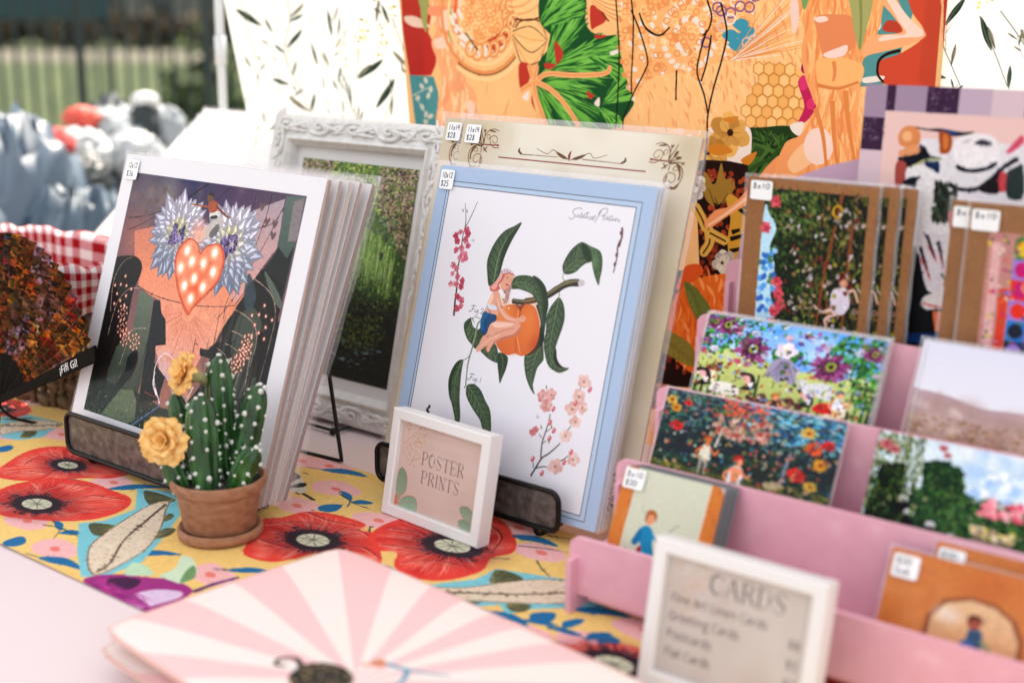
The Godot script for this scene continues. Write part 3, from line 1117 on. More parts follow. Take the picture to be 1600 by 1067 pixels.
func cactus_stem(t: Node3D, a: Vector3, b: Vector3, rad: float, seed_: int) -> void:
	var g := RandomNumberGenerator.new()
	g.seed = seed_
	var d := (b - a)
	var len := d.length()
	d /= len
	var sx := d.cross(Vector3.FORWARD).normalized()
	var sz := sx.cross(d).normalized()
	var ribs := 7
	var prof := func(v: float) -> float:
		return rad * (0.72 + 0.3 * sin(PI * clampf(v * 0.9, 0, 1))) * sqrt(clampf(1.0 - pow(clampf((v - 0.78) / 0.22, 0, 1), 2.4), 0.0, 1.0))
	var at := func(u: float, v: float) -> Vector3:
		var an := TAU * u
		var r: float = prof.call(v) * (1.0 + 0.11 * cos(an * ribs))
		var bend := sx * sin(v * PI) * 0.002
		return a + d * (v * len) + bend + sx * cos(an) * r + sz * sin(an) * r
	var s := Shape.new(true)
	s.grid(48, 26, func(u, v): return at.call(1.0 - u, 1.0 - v))
	var o := obj("cactus_stem", s, mats["cactus_green"], t)
	var w := Shape.new(true)
	for k in ribs:
		var n := int(len / 0.0125)
		for j in n:
			var v := (j + 0.4 + 0.5 * (k % 2) + g.randf_range(-0.16, 0.16)) / n
			if v > 0.99:
				continue
			var q: Vector3 = at.call(float(k) / ribs, v)
			if g.randf() < 0.24:
				continue
			var e := 0.0019 * g.randf_range(0.55, 1.4)
			w.ball(q, Vector3(e, e * g.randf_range(0.8, 1.2), e), 6, 4)
			for x in 4:
				var dir := (q - a - d * (v * len)).normalized() + Vector3(g.randf_range(-1, 1), g.randf_range(-1, 1), g.randf_range(-1, 1)) * 0.8
				w.tube([q, q + dir.normalized() * e * 1.9], [0.00035, 0.0001], 3, false)
	w.ball(b - d * 0.0005, Vector3(0.0028, 0.0018, 0.0028), 7, 4)
	var wo := obj("white_tufts", w, paint("tuft_white", lin(0.66, 0.67, 0.63), 0.9), o)
	wo.set_meta("kind", "stuff")


func cactus_flower(t: Node3D, at: Vector3, facing: Vector3, rad: float, seed_: int) -> void:
	var g := RandomNumberGenerator.new()
	g.seed = seed_
	var z := facing.normalized()
	var x := Vector3.UP.cross(z).normalized()
	var y := z.cross(x)
	var bs := Basis(x, y, z)
	var c := Shape.new(true)
	c.tube([at - z * rad * 1.25 - y * rad * 0.3, at - z * rad * 0.7, at - z * rad * 0.25, at], [rad * 0.16, rad * 0.24, rad * 0.36, rad * 0.2], 10)
	var fm := StandardMaterial3D.new()
	fm.albedo_texture = noise_tex(128, 0.02, [[0.0, lin(0.78, 0.40, 0.11)], [0.5, lin(0.90, 0.57, 0.20)], [1.0, lin(0.93, 0.69, 0.34)]], seed_)
	fm.roughness = 0.9
	fm.metallic_specular = 0.15
	fm.uv1_scale = Vector3(0.6, 0.6, 0.6)
	fm.backlight_enabled = true
	fm.backlight = Color(0.5, 0.34, 0.16)
	var body := obj("flower", c, paint("calyx_green", lin(0.33, 0.31, 0.14), 0.7), t)
	for layer in 3:
		var n: int = [8, 7, 5][layer]
		for k in n:
			var an := TAU * (k + 0.37 * layer) / n + g.randf_range(-0.12, 0.12)
			var L: float = rad * [1.0, 0.82, 0.55][layer] * g.randf_range(0.9, 1.1)
			var wd: float = rad * [0.46, 0.42, 0.32][layer]
			var open: float = [0.25, 0.62, 1.05][layer] + g.randf_range(-0.1, 0.1)
			var tw := g.randf_range(-0.3, 0.3)
			var s := Shape.new(true)
			s.grid(6, 7, func(u, v):
				var r: float = (1.0 - v) * L
				var f: float = 1.0 - v
				var half: float = wd * pow(sin(PI * clampf(f * 0.74 + 0.06, 0.0, 1.0)), 0.7) * (1.0 - 0.25 * pow(f, 6.0))
				var cx: float = (u - 0.5) * 2.0
				var lift: float = sin(open) * r + 0.16 * L * sin(f * 3.0 + cx * tw * 2.0) + cx * cx * half * 0.35 * (1.0 if layer > 0 else -0.3) + (0.09 * L * sin(cx * 5.0 + k * 1.7) + 0.05 * L * sin(cx * 11.0 + k)) * f
				var out: float = cos(open) * r
				var p := Vector3(out, cx * half + tw * r * 0.2, lift).rotated(Vector3(0, 0, 1), an)
				return at + bs * p)
			obj("petal", s, fm, body)



# ------------------------------------------------------------------ pink card rack
const RACK_AT := Vector3(0.303, 0.0, 0.103)
const RACK_YAW := 0.0314
const TIER_Y := [0.064, 0.111, 0.160, 0.212, 0.254]
const TIER_Z := [0.0, -0.067, -0.129, -0.196, -0.246]


func rack_point(p: Vector3) -> Vector3:
	return RACK_AT + Basis(Vector3.UP, RACK_YAW) * p


func build_rack() -> void:
	var t := thing("card_rack", "five-tier pink card rack with rounded corners at the right of the table", "card rack", RACK_AT)
	t.basis = Basis(Vector3.UP, RACK_YAW)
	var pm := StandardMaterial3D.new()
	pm.albedo_texture = noise_tex(512, 0.012, [[0.0, lin(0.74, 0.37, 0.46)], [0.4, lin(0.79, 0.41, 0.51)], [0.75, lin(0.81, 0.43, 0.53)], [1.0, lin(0.86, 0.52, 0.60)]], 63, 6)
	pm.roughness = 0.38
	pm.normal_enabled = true
	pm.normal_texture = noise_tex(256, 0.02, [], 61, 3, true, 1.0)
	pm.normal_scale = 0.08
	pm.uv1_triplanar = true
	pm.uv1_scale = Vector3(5, 5, 5)
	mats["rack_pink"] = pm
	var W := 0.72
	for k in 5:
		var s := Shape.new()
		s.xf = Transform3D(Basis(), Vector3(0, 0, TIER_Z[k]))
		var y0: float = [0.0155, 0.02, 0.06, 0.1, 0.14][k]
		s.plate(round_rect(0.0, y0, W, TIER_Y[k], 0.009, 6, [k > 0, k > 0, true, true]), 0.0045)
		obj("tier_panel", s, pm, t)
		if k < 4:
			var f := Shape.new()
			var zf: float = TIER_Z[k] - 0.005
			var zb: float = TIER_Z[k + 1] + 0.0005
			f.box(Vector3(W / 2, [0.012, 0.062, 0.11, 0.16][k], (zf + zb) / 2), Vector3(W - 0.03, 0.004, absf(zb - zf)), 0.0004)
			obj("shelf", f, pm, t)
	# side boards with a stepped outline that lock through slots in the panels
	for x in [0.008, W - 0.012]:
		var p := PackedVector2Array([Vector2(-0.010, 0.0), Vector2(-0.010, 0.047), Vector2(0.002, 0.047)])
		for k in 4:
			var z1: float = -TIER_Z[k + 1]
			p.append(Vector2(0.008 - TIER_Z[k], 0.045 + k * 0.049))
			p.append(Vector2(z1 - 0.008, 0.045 + k * 0.049))
			p.append(Vector2(z1 - 0.008, TIER_Y[k + 1] - 0.02))
		p.append(Vector2(0.272, 0.234))
		p.append(Vector2(0.272, 0.0))
		var s := Shape.new()
		s.xf = Transform3D(Basis(Vector3(0, 0, -1), Vector3(0, 1, 0), Vector3(1, 0, 0)), Vector3(x, 0, 0))
		s.plate(p, 0.0045)
		obj("side_board", s, pm, t)
	# arched back board
	var arch := PackedVector2Array()
	arch.append(Vector2(-0.004, 0.05))
	arch.append(Vector2(-0.003, 0.250))
	for q in [[0.002, 0.276], [0.013, 0.298], [0.032, 0.318], [0.056, 0.332], [0.08, 0.342], [0.108, 0.350], [0.16, 0.357], [0.36, 0.362], [0.56, 0.357], [0.612, 0.350], [0.64, 0.342], [0.664, 0.332], [0.688, 0.318], [0.707, 0.298], [0.718, 0.276], [0.723, 0.250], [0.724, 0.05]]:
		arch.append(Vector2(q[0], q[1]))
	var ab := Shape.new()
	ab.xf = Transform3D(Basis(), Vector3(0, 0, -0.2725))
	ab.plate(arch, 0.0045)
	obj("arched_back", ab, paint("rack_lilac", lin(0.62, 0.40, 0.56), 0.4), t)

	var deg := PI / 180.0
	var white_back := paint("white_board", lin(0.62, 0.6, 0.6), 0.8)
	var grey_back := paint("grey_card", lin(0.17, 0.165, 0.175), 0.7)
	# lowest tier: rounded cards, front ones with a price
	var cream := printed("cream_girl_card", art_cream_card(), 0.4)
	for k in 4:
		card(["rounded cream card of a girl in blue, with a price, lowest tier left", "second rounded card behind the cream girl card", "third rounded card behind the cream girl card", "last rounded card behind the cream girl card"][k], "rounded cards in the lowest tier at left", Vector3(0.0185 + 0.0024 * k, 0.0145, -0.009 - 0.0034 * k), 24.0 * deg, 0.0905, 0.108, cream if k == 0 else paint("grey_card", lin(0.17, 0.165, 0.175), 0.7), {"round": 0.007, "thick": 0.0016, "margin": 0.0, "back": grey_back if k > 0 else white_back}.merged({"price": ["8x10", "$20"], "price_at": Vector2(0.002, 0.090), "price_size": Vector2(0.019, 0.0165)} if k == 0 else {}))
	var orange := printed("orange_arch_card", art_orange_card(), 0.4)
	for k in 2:
		card(["orange card with a figure under an arch, lowest tier right", "second orange card, standing behind the arch card"][k], "orange cards in the lowest tier", Vector3(0.246 + 0.026 * k, 0.0145, -0.010 - 0.014 * k), 24.0 * deg, 0.13, 0.096 + 0.006 * k, orange, {"thick": 0.003, "margin": 0.002, "back": grey_back, "price": ["$20", "5x6"], "price_at": Vector2(0.003, 0.076 + 0.006 * k), "price_size": Vector2(0.019, 0.0165)})
	# second slot: two wide landscape cards
	card("glossy card of a painted garden stage with red blooms, third tier left", "landscape cards on the rack", Vector3(0.0165, 0.0645, -0.0765), 24.5 * deg, 0.160, 0.108, printed("garden_stage_card", art_garden_card(), 0.3), {"art_share": 0.74, "thick": 0.002, "margin": 0.002, "back": white_back})
	card("card of dark trees under pale sky with pink flowers, third tier right", "landscape cards on the rack", Vector3(0.203, 0.0645, -0.0765), 24.5 * deg, 0.160, 0.108, printed("tree_garden_card", art_tree_card(), 0.3), {"art_share": 0.74, "thick": 0.0016, "margin": 0.0, "back": white_back})
	# third slot
	for k in 3:
		card(["bright card with purple anemones and toadstools, fourth tier left", "second sleeved card right behind the anemone card", "last sleeved card behind the anemone card"][k], "sleeved anemone cards", Vector3(0.0185 + 0.0005 * k, 0.1125, -0.1385 - 0.0032 * k), 24.0 * deg, 0.160, 0.113, printed("anemone_card", art_anemone_card(), 0.3), {"art_share": 0.72, "thick": 0.0024, "margin": 0.003, "back": white_back, "haze": 0.03})
	for k in 2:
		card(["card with a misty hill and wide pale sky, fourth tier right", "second misty hill card, offset behind the first"][k], "misty hill cards", Vector3(0.213 - 0.006 * k, 0.1125, -0.1385 - 0.004 * k), 24.0 * deg, 0.160, 0.119, printed("misty_hill_card", art_hill_card(), 0.35), {"art_share": 0.74, "thick": 0.002, "margin": 0.003, "back": white_back})
	# top tier: prints on kraft boards standing almost upright
	var brown := printed("kraft_garden_print", art_kraft_print(), 0.35)
	for k in 3:
		card(["kraft mounted garden print with a price, top tier left", "second kraft print, its right edge beside the first", "last kraft print of the left pile, by the mosaic print"][k], "kraft mounted prints at the left of the top tier", Vector3(0.0305 + [0.0, 0.015, 0.028][k], 0.164, -0.2115 - 0.0055 * k), 3.0 * deg, 0.1185, 0.170, brown, {"thick": 0.004, "margin": 0.003, "back": paint("kraft_light", lin(0.26, 0.15, 0.075), 0.8)}.merged({"price": ["8x10"], "price_at": Vector2(0.004, 0.151), "price_size": Vector2(0.0205, 0.0165)} if k == 0 else {}))
	var brown2 := printed("kraft_bright_print", art_kraft_bright(), 0.35)
	for k in 2:
		card(["kraft mounted bright stage print with a price, top tier right", "hindmost bright stage print, its left edge and price showing"][k], "kraft mounted prints at the right of the top tier", Vector3(0.2265 - 0.0165 * k, 0.164, -0.2055 - 0.006 * k), 3.0 * deg, 0.1185, 0.166, brown2, {"thick": 0.004, "margin": 0.003, "back": paint("kraft_light", lin(0.26, 0.15, 0.075), 0.8), "price": ["8x10"], "price_at": Vector2(0.002, 0.145), "price_size": Vector2(0.0215, 0.0165)})
	card("large print of pale hats inside a purple mosaic border behind the rack", "", Vector3(0.120, 0.1645, -0.2345), 3.1 * deg, 0.27, 0.251, printed("mosaic_hats_print", art_mosaic(), 0.4), {"thick": 0.003, "margin": 0.0, "back": white_back})


func card(label: String, group: String, p: Vector3, lean: float, w: float, h: float, face: Material, o: Dictionary) -> void:
	o.called = "greeting_card" if h < 0.14 else "mounted_print"
	o.category = "card" if h < 0.14 else "art print"
	art_print(label, group, rack_point(p), RACK_YAW, lean, w, h, face, o)


# ------------------------------------------------------------------ basket, liner, folding fan
func build_basket_and_fan() -> void:
	var deg := PI / 180.0
	var at := Vector3(-0.598, 0.0, -0.005)
	var t := thing("wicker_basket", "brown woven wicker basket with a red gingham lining at the left", "basket", at)
	var yaw := Basis(Vector3.UP, 0.0)
	t.basis = yaw
	var wk := StandardMaterial3D.new()
	wk.albedo_texture = noise_tex(256, 0.03, [[0.0, lin(0.05, 0.028, 0.013)], [0.5, lin(0.13, 0.075, 0.036)], [1.0, lin(0.23, 0.14, 0.07)]], 81)
	wk.roughness = 0.6
	wk.uv1_triplanar = true
	wk.uv1_scale = Vector3(12, 40, 12)
	# plan: a rounded rectangle, flaring upwards
	var plan := func(a: float, y: float) -> Vector3:
		var c := cos(a)
		var s := sin(a)
		var e := 0.62
		var f := 0.86 + 0.14 * y / 0.17
		return Vector3(signf(c) * pow(absf(c), e) * 0.175 * f, y, signf(s) * pow(absf(s), e) * 0.080 * f)
	var rows := 8
	var stakes := 44
	for k in rows:
		var path := []
		var y := 0.012 + 0.0205 * k
		for i in stakes * 2 + 1:
			var a := TAU * i / (stakes * 2.0)
			var p: Vector3 = plan.call(a, y)
			var n := Vector3(p.x, 0, p.z).normalized()
			path.append(p + n * 0.0042 * cos(PI * (i + 0.0) + PI * k) * (1.0 if i % 2 == 0 else -1.0) * (1.0 if (i / 2) % 2 == 0 else -1.0))
		var s := Shape.new(true)
		_ribbon(s, path, 0.0185, 0.0022)
		obj("woven_strand", s, wk, t)
	for i in stakes:
		var a := TAU * (i + 0.25) / stakes
		var s := Shape.new(true)
		_ribbon(s, [plan.call(a, 0.0), plan.call(a, 0.06), plan.call(a, 0.12), plan.call(a, 0.172)], 0.0085, 0.0012, true)
		obj("stake", s, wk, t)
	var bs := Shape.new(true)
	bs.box(Vector3(0, 0.006, 0), Vector3(0.29, 0.006, 0.12), 0.001)
	obj("base_board", bs, wk, t)
	# lining folded over the rim
	var gm := printed("red_gingham", art_gingham(), 0.8)
	gm.backlight_enabled = true
	gm.backlight = Color(0.2, 0.16, 0.16)
	gm.uv1_scale = Vector3(44, 8, 1)
	var ln := Shape.new(true)
	ln.grid(120, 16, func(u, v):
		var a: float = TAU * u
		var wob := 0.004 * sin(a * 11.0) + 0.003 * sin(a * 19.0 + 2.0)
		# v: 0 inside the basket, 0.5 over the rim, 1 hem outside
		var y := 0.0
		var off := 0.0
		if v < 0.45:
			y = lerpf(0.09, 0.178, v / 0.45)
			off = -0.012 + wob * 0.6
		elif v < 0.6:
			var k: float = (v - 0.45) / 0.15
			y = 0.178 + 0.006 * sin(k * PI) + wob * 0.5
			off = lerpf(-0.012, 0.010, k)
		else:
			var k: float = (v - 0.6) / 0.4
			y = lerpf(0.178, 0.126, k) + 0.003 * sin(a * 7.0) * k
			off = 0.010 + wob * k
		var p: Vector3 = plan.call(a, clampf(y, 0.0, 0.185))
		var n := Vector3(p.x, 0, p.z).normalized()
		return p + n * off)
	obj("gingham_lining", ln, gm, t)
	# folding fan standing open against the basket
	var pv := Vector3(-0.459, 0.039, 0.150)
	var f := thing("folding_fan", "open folding fan with dark floral collage leaf and black guard stick", "hand fan", pv)
	f.basis = Basis(Vector3.UP, -0.02) * Basis(Vector3.RIGHT, -0.19)
	var R := 0.190
	var r0 := 0.055
	var a0 := 25.5 * deg
	var a1 := 158.0 * deg
	var n := 26
	var fm := printed("fan_leaf_print", art_fan(), 0.5)
	var s := Shape.new()
	for k in n:
		for half in 2:
			var e0 := (k + half * 0.5) / n
			var e1 := (k + half * 0.5 + 0.5) / n
			var z0 := 0.0 if half == 0 else 0.0062
			var z1 := 0.0062 if half == 0 else 0.0
			var b0 := lerpf(a0, a1, e0)
			var b1 := lerpf(a0, a1, e1)
			var p := func(a: float, r: float, z: float) -> Vector3:
				return Vector3(cos(a) * r, sin(a) * r, z * r / R)
			var w := func(a: float, r: float) -> Vector2:
				return Vector2(0.5 + cos(a) * r / R * 0.5, 1.0 - sin(a) * r / R)
			for j in 4:
				var q0 := lerpf(r0, R, j / 4.0)
				var q1 := lerpf(r0, R, (j + 1) / 4.0)
				s.quad(p.call(b1, q0, z1), p.call(b0, q0, z0), p.call(b0, q1, z0), p.call(b1, q1, z1), w.call(b1, q0), w.call(b0, q0), w.call(b0, q1), w.call(b1, q1))
	obj("pleated_leaf", s, fm, f)
	var stand := thing("fan_stand", "little black wire stand holding up the open folding fan", "stand", Vector3(-0.461, 0.0, 0.156))
	for e in [[Vector3(-0.03, 0.002, 0.03), Vector3(-0.012, 0.016, 0.004), Vector3(0.0, 0.0355, -0.004)], [Vector3(0.03, 0.002, 0.03), Vector3(0.012, 0.016, 0.004), Vector3(0.0, 0.0355, -0.004)], [Vector3(0.0, 0.002, -0.05), Vector3(0.0, 0.016, -0.02), Vector3(0.0, 0.0355, -0.004)]]:
		var sl := Shape.new(true)
		sl.tube(curve3(e, 4), 0.0018, 7)
		obj("leg", sl, paint("black_wire", Color(0.075, 0.068, 0.066), 0.42, 0.5), stand)
	var black := paint("fan_black", Color(0.035, 0.03, 0.03), 0.75)
	black.metallic_specular = 0.2
	for k in range(1, n):
		var a := lerpf(a0, a1, float(k) / n)
		var st := Shape.new()
		st.xf = Transform3D(Basis(Vector3(0, 0, 1), a), Vector3(0, 0, 0.0))
		st.box(Vector3(r0 * 0.55, 0, 0.0003 * (k % 5) - 0.002), Vector3(r0 * 1.1, 0.004, 0.0012))
		obj("stick", st, black, f)
	for e in 2:
		var g := Shape.new()
		g.xf = Transform3D(Basis(Vector3(0, 0, 1), a0 if e == 0 else a1), Vector3(0, 0, 0.0055))
		g.plate(PackedVector2Array([Vector2(-0.008, -0.004), Vector2(0.08, -0.0065), Vector2(R + 0.008, -0.0095), Vector2(R + 0.011, 0.0075), Vector2(0.08, 0.004), Vector2(-0.008, 0.003)]) if e == 0 else PackedVector2Array([Vector2(-0.008, -0.004), Vector2(R + 0.008, -0.008), Vector2(R + 0.008, 0.008), Vector2(-0.008, 0.004)]), 0.003)
		var go := obj("guard_stick", g, black, f)
		if e == 0:
			var tm := TextMesh.new()
			var sf := SystemFont.new()
			sf.font_names = PackedStringArray(["Droid Sans"])
			tm.font = sf
			tm.text = "¡Fifi Gi!"
			tm.font_size = 64
			tm.pixel_size = 0.0112 / 64.0
			tm.depth = 0.0002
			var lo := MeshInstance3D.new()
			lo.name = "lettering"
			lo.mesh = tm
			lo.material_override = paint("lettering_white", Color(0.9, 0.9, 0.9), 0.5)
			go.add_child(lo, true)
			lo.transform = Transform3D(Basis(Vector3(0, 0, 1), a0 - 0.01), Basis(Vector3(0, 0, 1), a0) * Vector3(R - 0.040, -0.0012, 0) + Vector3(0, 0, 0.0058))


func _ribbon(s: Shape, path: Array, wide: float, thick: float, upright := false) -> void:
	# a flat strand along path: wide upwards (or, for stakes, along the wall) and thin outwards
	var n := path.size()
	var L := []
	for i in n:
		var t: Vector3 = (path[mini(i + 1, n - 1)] - path[maxi(i - 1, 0)]).normalized()
		var out := Vector3(path[i].x, 0, path[i].z).normalized()
		var w := t.cross(out).normalized() if upright else Vector3.UP
		L.append([path[i] - w * wide / 2 + out * thick * 0.3, path[i] + out * thick, path[i] + w * wide / 2 + out * thick * 0.3, path[i] - out * thick])
	for i in n - 1:
		for k in 4:
			var m := (k + 1) % 4
			s.quad(L[i][k], L[i + 1][k], L[i + 1][m], L[i][m])


func build_print_bin() -> void:
	# large white mounts leaning far back in a tray, behind the basket and in the sun
	var t := thing("mount_tray", "low white box on which the large white prints lean at the back left", "box", Vector3(-0.80, 0, -0.13))
	var wm := paint("white_board", lin(0.62, 0.6, 0.6), 0.8)
	var b := Shape.new()
	b.box(Vector3(0.11, 0.043, -0.075), Vector3(0.26, 0.086, 0.15), 0.003)
	obj("box_body", b, wm, t)
	var l := Shape.new()
	l.box(Vector3(0.11, 0.0975, 0.012 - 0.0155), Vector3(0.26, 0.022, 0.005), 0.001)
	obj("front_lip", l, wm, t)
	var l2 := Shape.new()
	l2.box(Vector3(0.11, 0.13, -0.142), Vector3(0.26, 0.086, 0.006), 0.001)
	obj("back_board", l2, wm, t)
	var sk := printed("pale_sketch_print", art_sketch(), 0.5)
	for k in 5:
		art_print(["large white print with pale yellow sketch, front of the tray", "second white print leaning in the tray behind the sketch", "third white print leaning in the tray", "fourth white print leaning in the tray", "rearmost white print leaning in the tray, its corner highest"][k], "white prints leaning in the tray", Vector3(-0.795 + 0.016 * k, 0.0895, -0.138 - 0.012 * k), 0.0, deg_to_rad(51.0 - 3.2 * k), 0.215, 0.30, sk if k == 0 else paint("bright_white_board", lin(0.80, 0.79, 0.78), 0.7), {"thick": 0.004, "margin": 0.004, "back": wm})


# ------------------------------------------------------------------ sunburst pouches
func build_pouches() -> void:
	var m := printed("sunburst_print", art_sunburst(), 0.55)
	var edge := paint("pouch_edge", lin(0.72, 0.42, 0.36), 0.6)
	for k in 2:
		var t := thing("printed_pouch", ["flat pouch with pink and cream sunburst, lying on another one", "lower sunburst pouch, mostly hidden under the upper one"][k], "pouch", Vector3(0.262, 0.0, 0.3), "sunburst pouches in the foreground")
		t.position = Vector3(0.112, 0.040, 0.409) if k == 0 else Vector3(0.107, 0.0235, 0.412)
		t.basis = Basis(Vector3.UP, deg_to_rad(-6.2 + 1.2 * k)) * Basis(Vector3(0, 0, 1), 0.012)
		var w := 0.34
		var d := 0.2145
		var f := func(u: float, v: float, top: float) -> Vector3:
			var ex := 2.0 * absf(u - 0.5)
			var ez := 2.0 * absf(v - 0.5)
			var puff := (1.0 - pow(ex, 8.0)) * (1.0 - pow(ez, 8.0))
			var x := u * w
			var z := -(1.0 - v) * d
			# rounded corners
			var cx := clampf(x, 0.012, w - 0.012)
			var cz := clampf(z, -d + 0.012, -0.012)
			var q := Vector2(x - cx, z - cz)
			if q.length() > 0.012:
				q = q.normalized() * 0.012
			return Vector3(cx + q.x, top * (0.0012 + 0.0026 * puff) + 0.0012 * sin(u * 5.0 + v * 3.0) - 0.003, cz + q.y)
		var s := Shape.new(true)
		s.grid(40, 30, func(u, v): return f.call(u, v, 1.0))
		obj("printed_top", s, m, t)
		var b := Shape.new(true)
		b.grid(30, 24, func(u, v): return f.call(1.0 - u, v, -1.0))
		obj("underside", b, edge, t)
		var rim := []
		for i in 61:
			var a := i / 60.0
			var e: Vector2 = [Vector2(a * 4, 0), Vector2(1, a * 4 - 1), Vector2(3 - a * 4, 1), Vector2(0, 4 - a * 4)][mini(3, int(a * 4))]
			rim.append(f.call(clampf(e.x, 0, 1), clampf(e.y, 0, 1), 0.0))
		var r := Shape.new(true)
		r.tube(rim, 0.0016, 6, false)
		obj("piping", r, edge, t)


# ------------------------------------------------------------------ beyond the stall
func build_far_things() -> void:
	var away := Basis(Vector3.UP, 0.95)
	var dark := paint("fence_green_black", lin(0.010, 0.022, 0.024), 0.5)
	# iron fence about nine metres off
	var t := thing("iron_fence", "dark iron picket fence along the lawn far behind the stall", "fence", away * Vector3(0, 0, -8.6) + Vector3(0, -0.75, 0))
	t.basis = away
	for k in 74:
		var x := -3.4 + 0.105 * k
		var s := Shape.new()
		if k % 22 == 5:
			s.box(Vector3(x, 0.95, 0), Vector3(0.075, 1.9, 0.075), 0.004)
			obj("post", s, dark, t)
		else:
			s.box(Vector3(x, 0.86, 0), Vector3(0.032, 1.66, 0.02))
			obj("picket", s, dark, t)
	for y in [0.14, 1.62]:
		var s := Shape.new()
		s.box(Vector3(0.45, y, 0.02), Vector3(7.8, 0.045, 0.03))
		obj("rail", s, dark, t)
	# dark pole of the next stall
	var p := thing("dark_pole", "thin blackish pole just left of the white cloth stand", "pole", Vector3(-1.571, -0.75, -1.056))
	var ps := Shape.new(true)
	ps.tube([Vector3(0, 0.012, 0), Vector3(0, 3.0, 0)], 0.0085, 10)
	obj("shaft", ps, dark, p)
	var pf := Shape.new(true)
	pf.box(Vector3(0, 0.006, 0), Vector3(0.11, 0.012, 0.11), 0.002)
	obj("foot_plate", pf, dark, p)
	# dark hedge and shrubs on the far side of the gravel
	var lm := StandardMaterial3D.new()
	lm.vertex_color_use_as_albedo = true
	lm.roughness = 0.8
	for k in 11:
		var pos := away * Vector3(-13.5 + 2.3 * k, 0, -42.5 - 0.8 * sin(k * 2.0)) + Vector3(0, -0.75, 0)
		shrub(k, pos, 0.72 + 0.08 * sin(k * 1.7), lm)
	for k in 5:
		var gp := away * Vector3([2.6, 3.4, 1.5, -2.9, 0.4][k], 0, -9.6 - 0.5 * (k % 3)) + Vector3(0, -0.75, 0)
		green_bush(k, gp, lm)
	# long grey building closing the view
	var bd := thing("far_building", "long grey green building far beyond the hedge", "building", away * Vector3(0, 0, -62) + Vector3(0, -0.75, 0))
	bd.basis = away
	var bw := Shape.new()
	bw.box(Vector3(0, 3.2, 0), Vector3(60, 6.4, 6), 0.02)
	obj("wall", bw, paint("far_wall", lin(0.13, 0.14, 0.125), 0.9), bd)
	var br := Shape.new()
	br.box(Vector3(0, 6.55, 0), Vector3(61, 0.3, 7), 0.02)
	obj("roof", br, paint("far_roof", lin(0.07, 0.06, 0.055), 0.9), bd)
	var bg := paint("far_window", lin(0.02, 0.028, 0.03), 0.15)
	for kk in 26:
		var wn := Shape.new()
		wn.box(Vector3(-28.0 + kk * 2.24, 2.2, 3.02), Vector3(1.05, 2.4, 0.08))
		obj("window", wn, bg, bd)
	# teal market awning in the next row
	var aw := thing("market_awning", "dark teal awning of another stall beyond the fence", "awning", away * Vector3(-1.55, 0, -12.2) + Vector3(0, -0.75, 0))
	aw.basis = away
	var tm := paint("awning_teal", lin(0.015, 0.05, 0.062), 0.7)
	var a1 := Shape.new()
	a1.box(Vector3(0, 1.3, 0), Vector3(2.3, 0.38, 0.03), 0.004)
	obj("valance", a1, tm, aw)
	var a2 := Shape.new()
	for q in [[Vector3(-1.15, 1.49, 0), Vector3(1.15, 1.49, 0), Vector3(0, 2.2, -1.0)], [Vector3(1.15, 1.49, 0), Vector3(1.15, 1.49, -2.0), Vector3(0, 2.2, -1.0)], [Vector3(1.15, 1.49, -2.0), Vector3(-1.15, 1.49, -2.0), Vector3(0, 2.2, -1.0)], [Vector3(-1.15, 1.49, -2.0), Vector3(-1.15, 1.49, 0), Vector3(0, 2.2, -1.0)]]:
		a2.tri(q[0], q[1], q[2])
	obj("roof_cloth", a2, tm, aw)
	for x in [-1.1, 1.1]:
		var a3 := Shape.new()
		a3.box(Vector3(x, 0.58, 0), Vector3(0.03, 1.16, 0.03))
		obj("leg", a3, dark, aw)
	# the heap of tarpaulin and bags left of the stall
	heap("tarpaulin_heap", "crumpled blue grey tarpaulin heaped at the far left behind the basket", "tarpaulin", [Vector3(-1.47, -0.27, -0.44), Vector3(0.24, 0.60, 0.30)], lin(0.085, 0.125, 0.175), 90)
	heap("tarpaulin_heap", "lower dark blue fold of tarpaulin right of the big heap", "tarpaulin", [Vector3(-1.25, -0.34, -0.49), Vector3(0.20, 0.54, 0.20)], lin(0.05, 0.085, 0.125), 91)
	heap("tarpaulin_heap", "grey sheet bunched under the white bags", "tarpaulin", [Vector3(-1.66, -0.32, -0.86), Vector3(0.24, 0.62, 0.24)], lin(0.07, 0.085, 0.10), 89)
	heap("soft_bag", "white bag at the left of the pile, below the red hat", "bag", [Vector3(-1.594, 0.165, -0.718), Vector3(0.09, 0.065, 0.08)], lin(0.50, 0.53, 0.55), 92)
	heap("soft_bag", "dark grey bag lying low in front of the white one", "bag", [Vector3(-1.51, 0.13, -0.655), Vector3(0.08, 0.06, 0.07)], lin(0.05, 0.06, 0.065), 93)
	heap("soft_bag", "broad white bag in the middle of the pile", "bag", [Vector3(-1.643, 0.20, -0.848), Vector3(0.10, 0.068, 0.09)], lin(0.40, 0.44, 0.46), 94)
	heap("soft_bag", "black upright bag near the right end of the pile", "bag", [Vector3(-1.575, 0.215, -0.875), Vector3(0.036, 0.065, 0.035)], lin(0.010, 0.022, 0.026), 95)
	heap("soft_bag", "pale grey bag at the far right end of the pile", "bag", [Vector3(-1.583, 0.19, -0.937), Vector3(0.055, 0.078, 0.055)], lin(0.30, 0.34, 0.38), 96)
	heap("soft_bag", "white bag in front of the black upright one", "bag", [Vector3(-1.54, 0.165, -0.815), Vector3(0.085, 0.055, 0.07)], lin(0.55, 0.58, 0.6), 88)
	heap("soft_bag", "blackish bag behind the broad white one", "bag", [Vector3(-1.738, 0.19, -0.877), Vector3(0.07, 0.08, 0.06)], lin(0.02, 0.03, 0.035), 87)
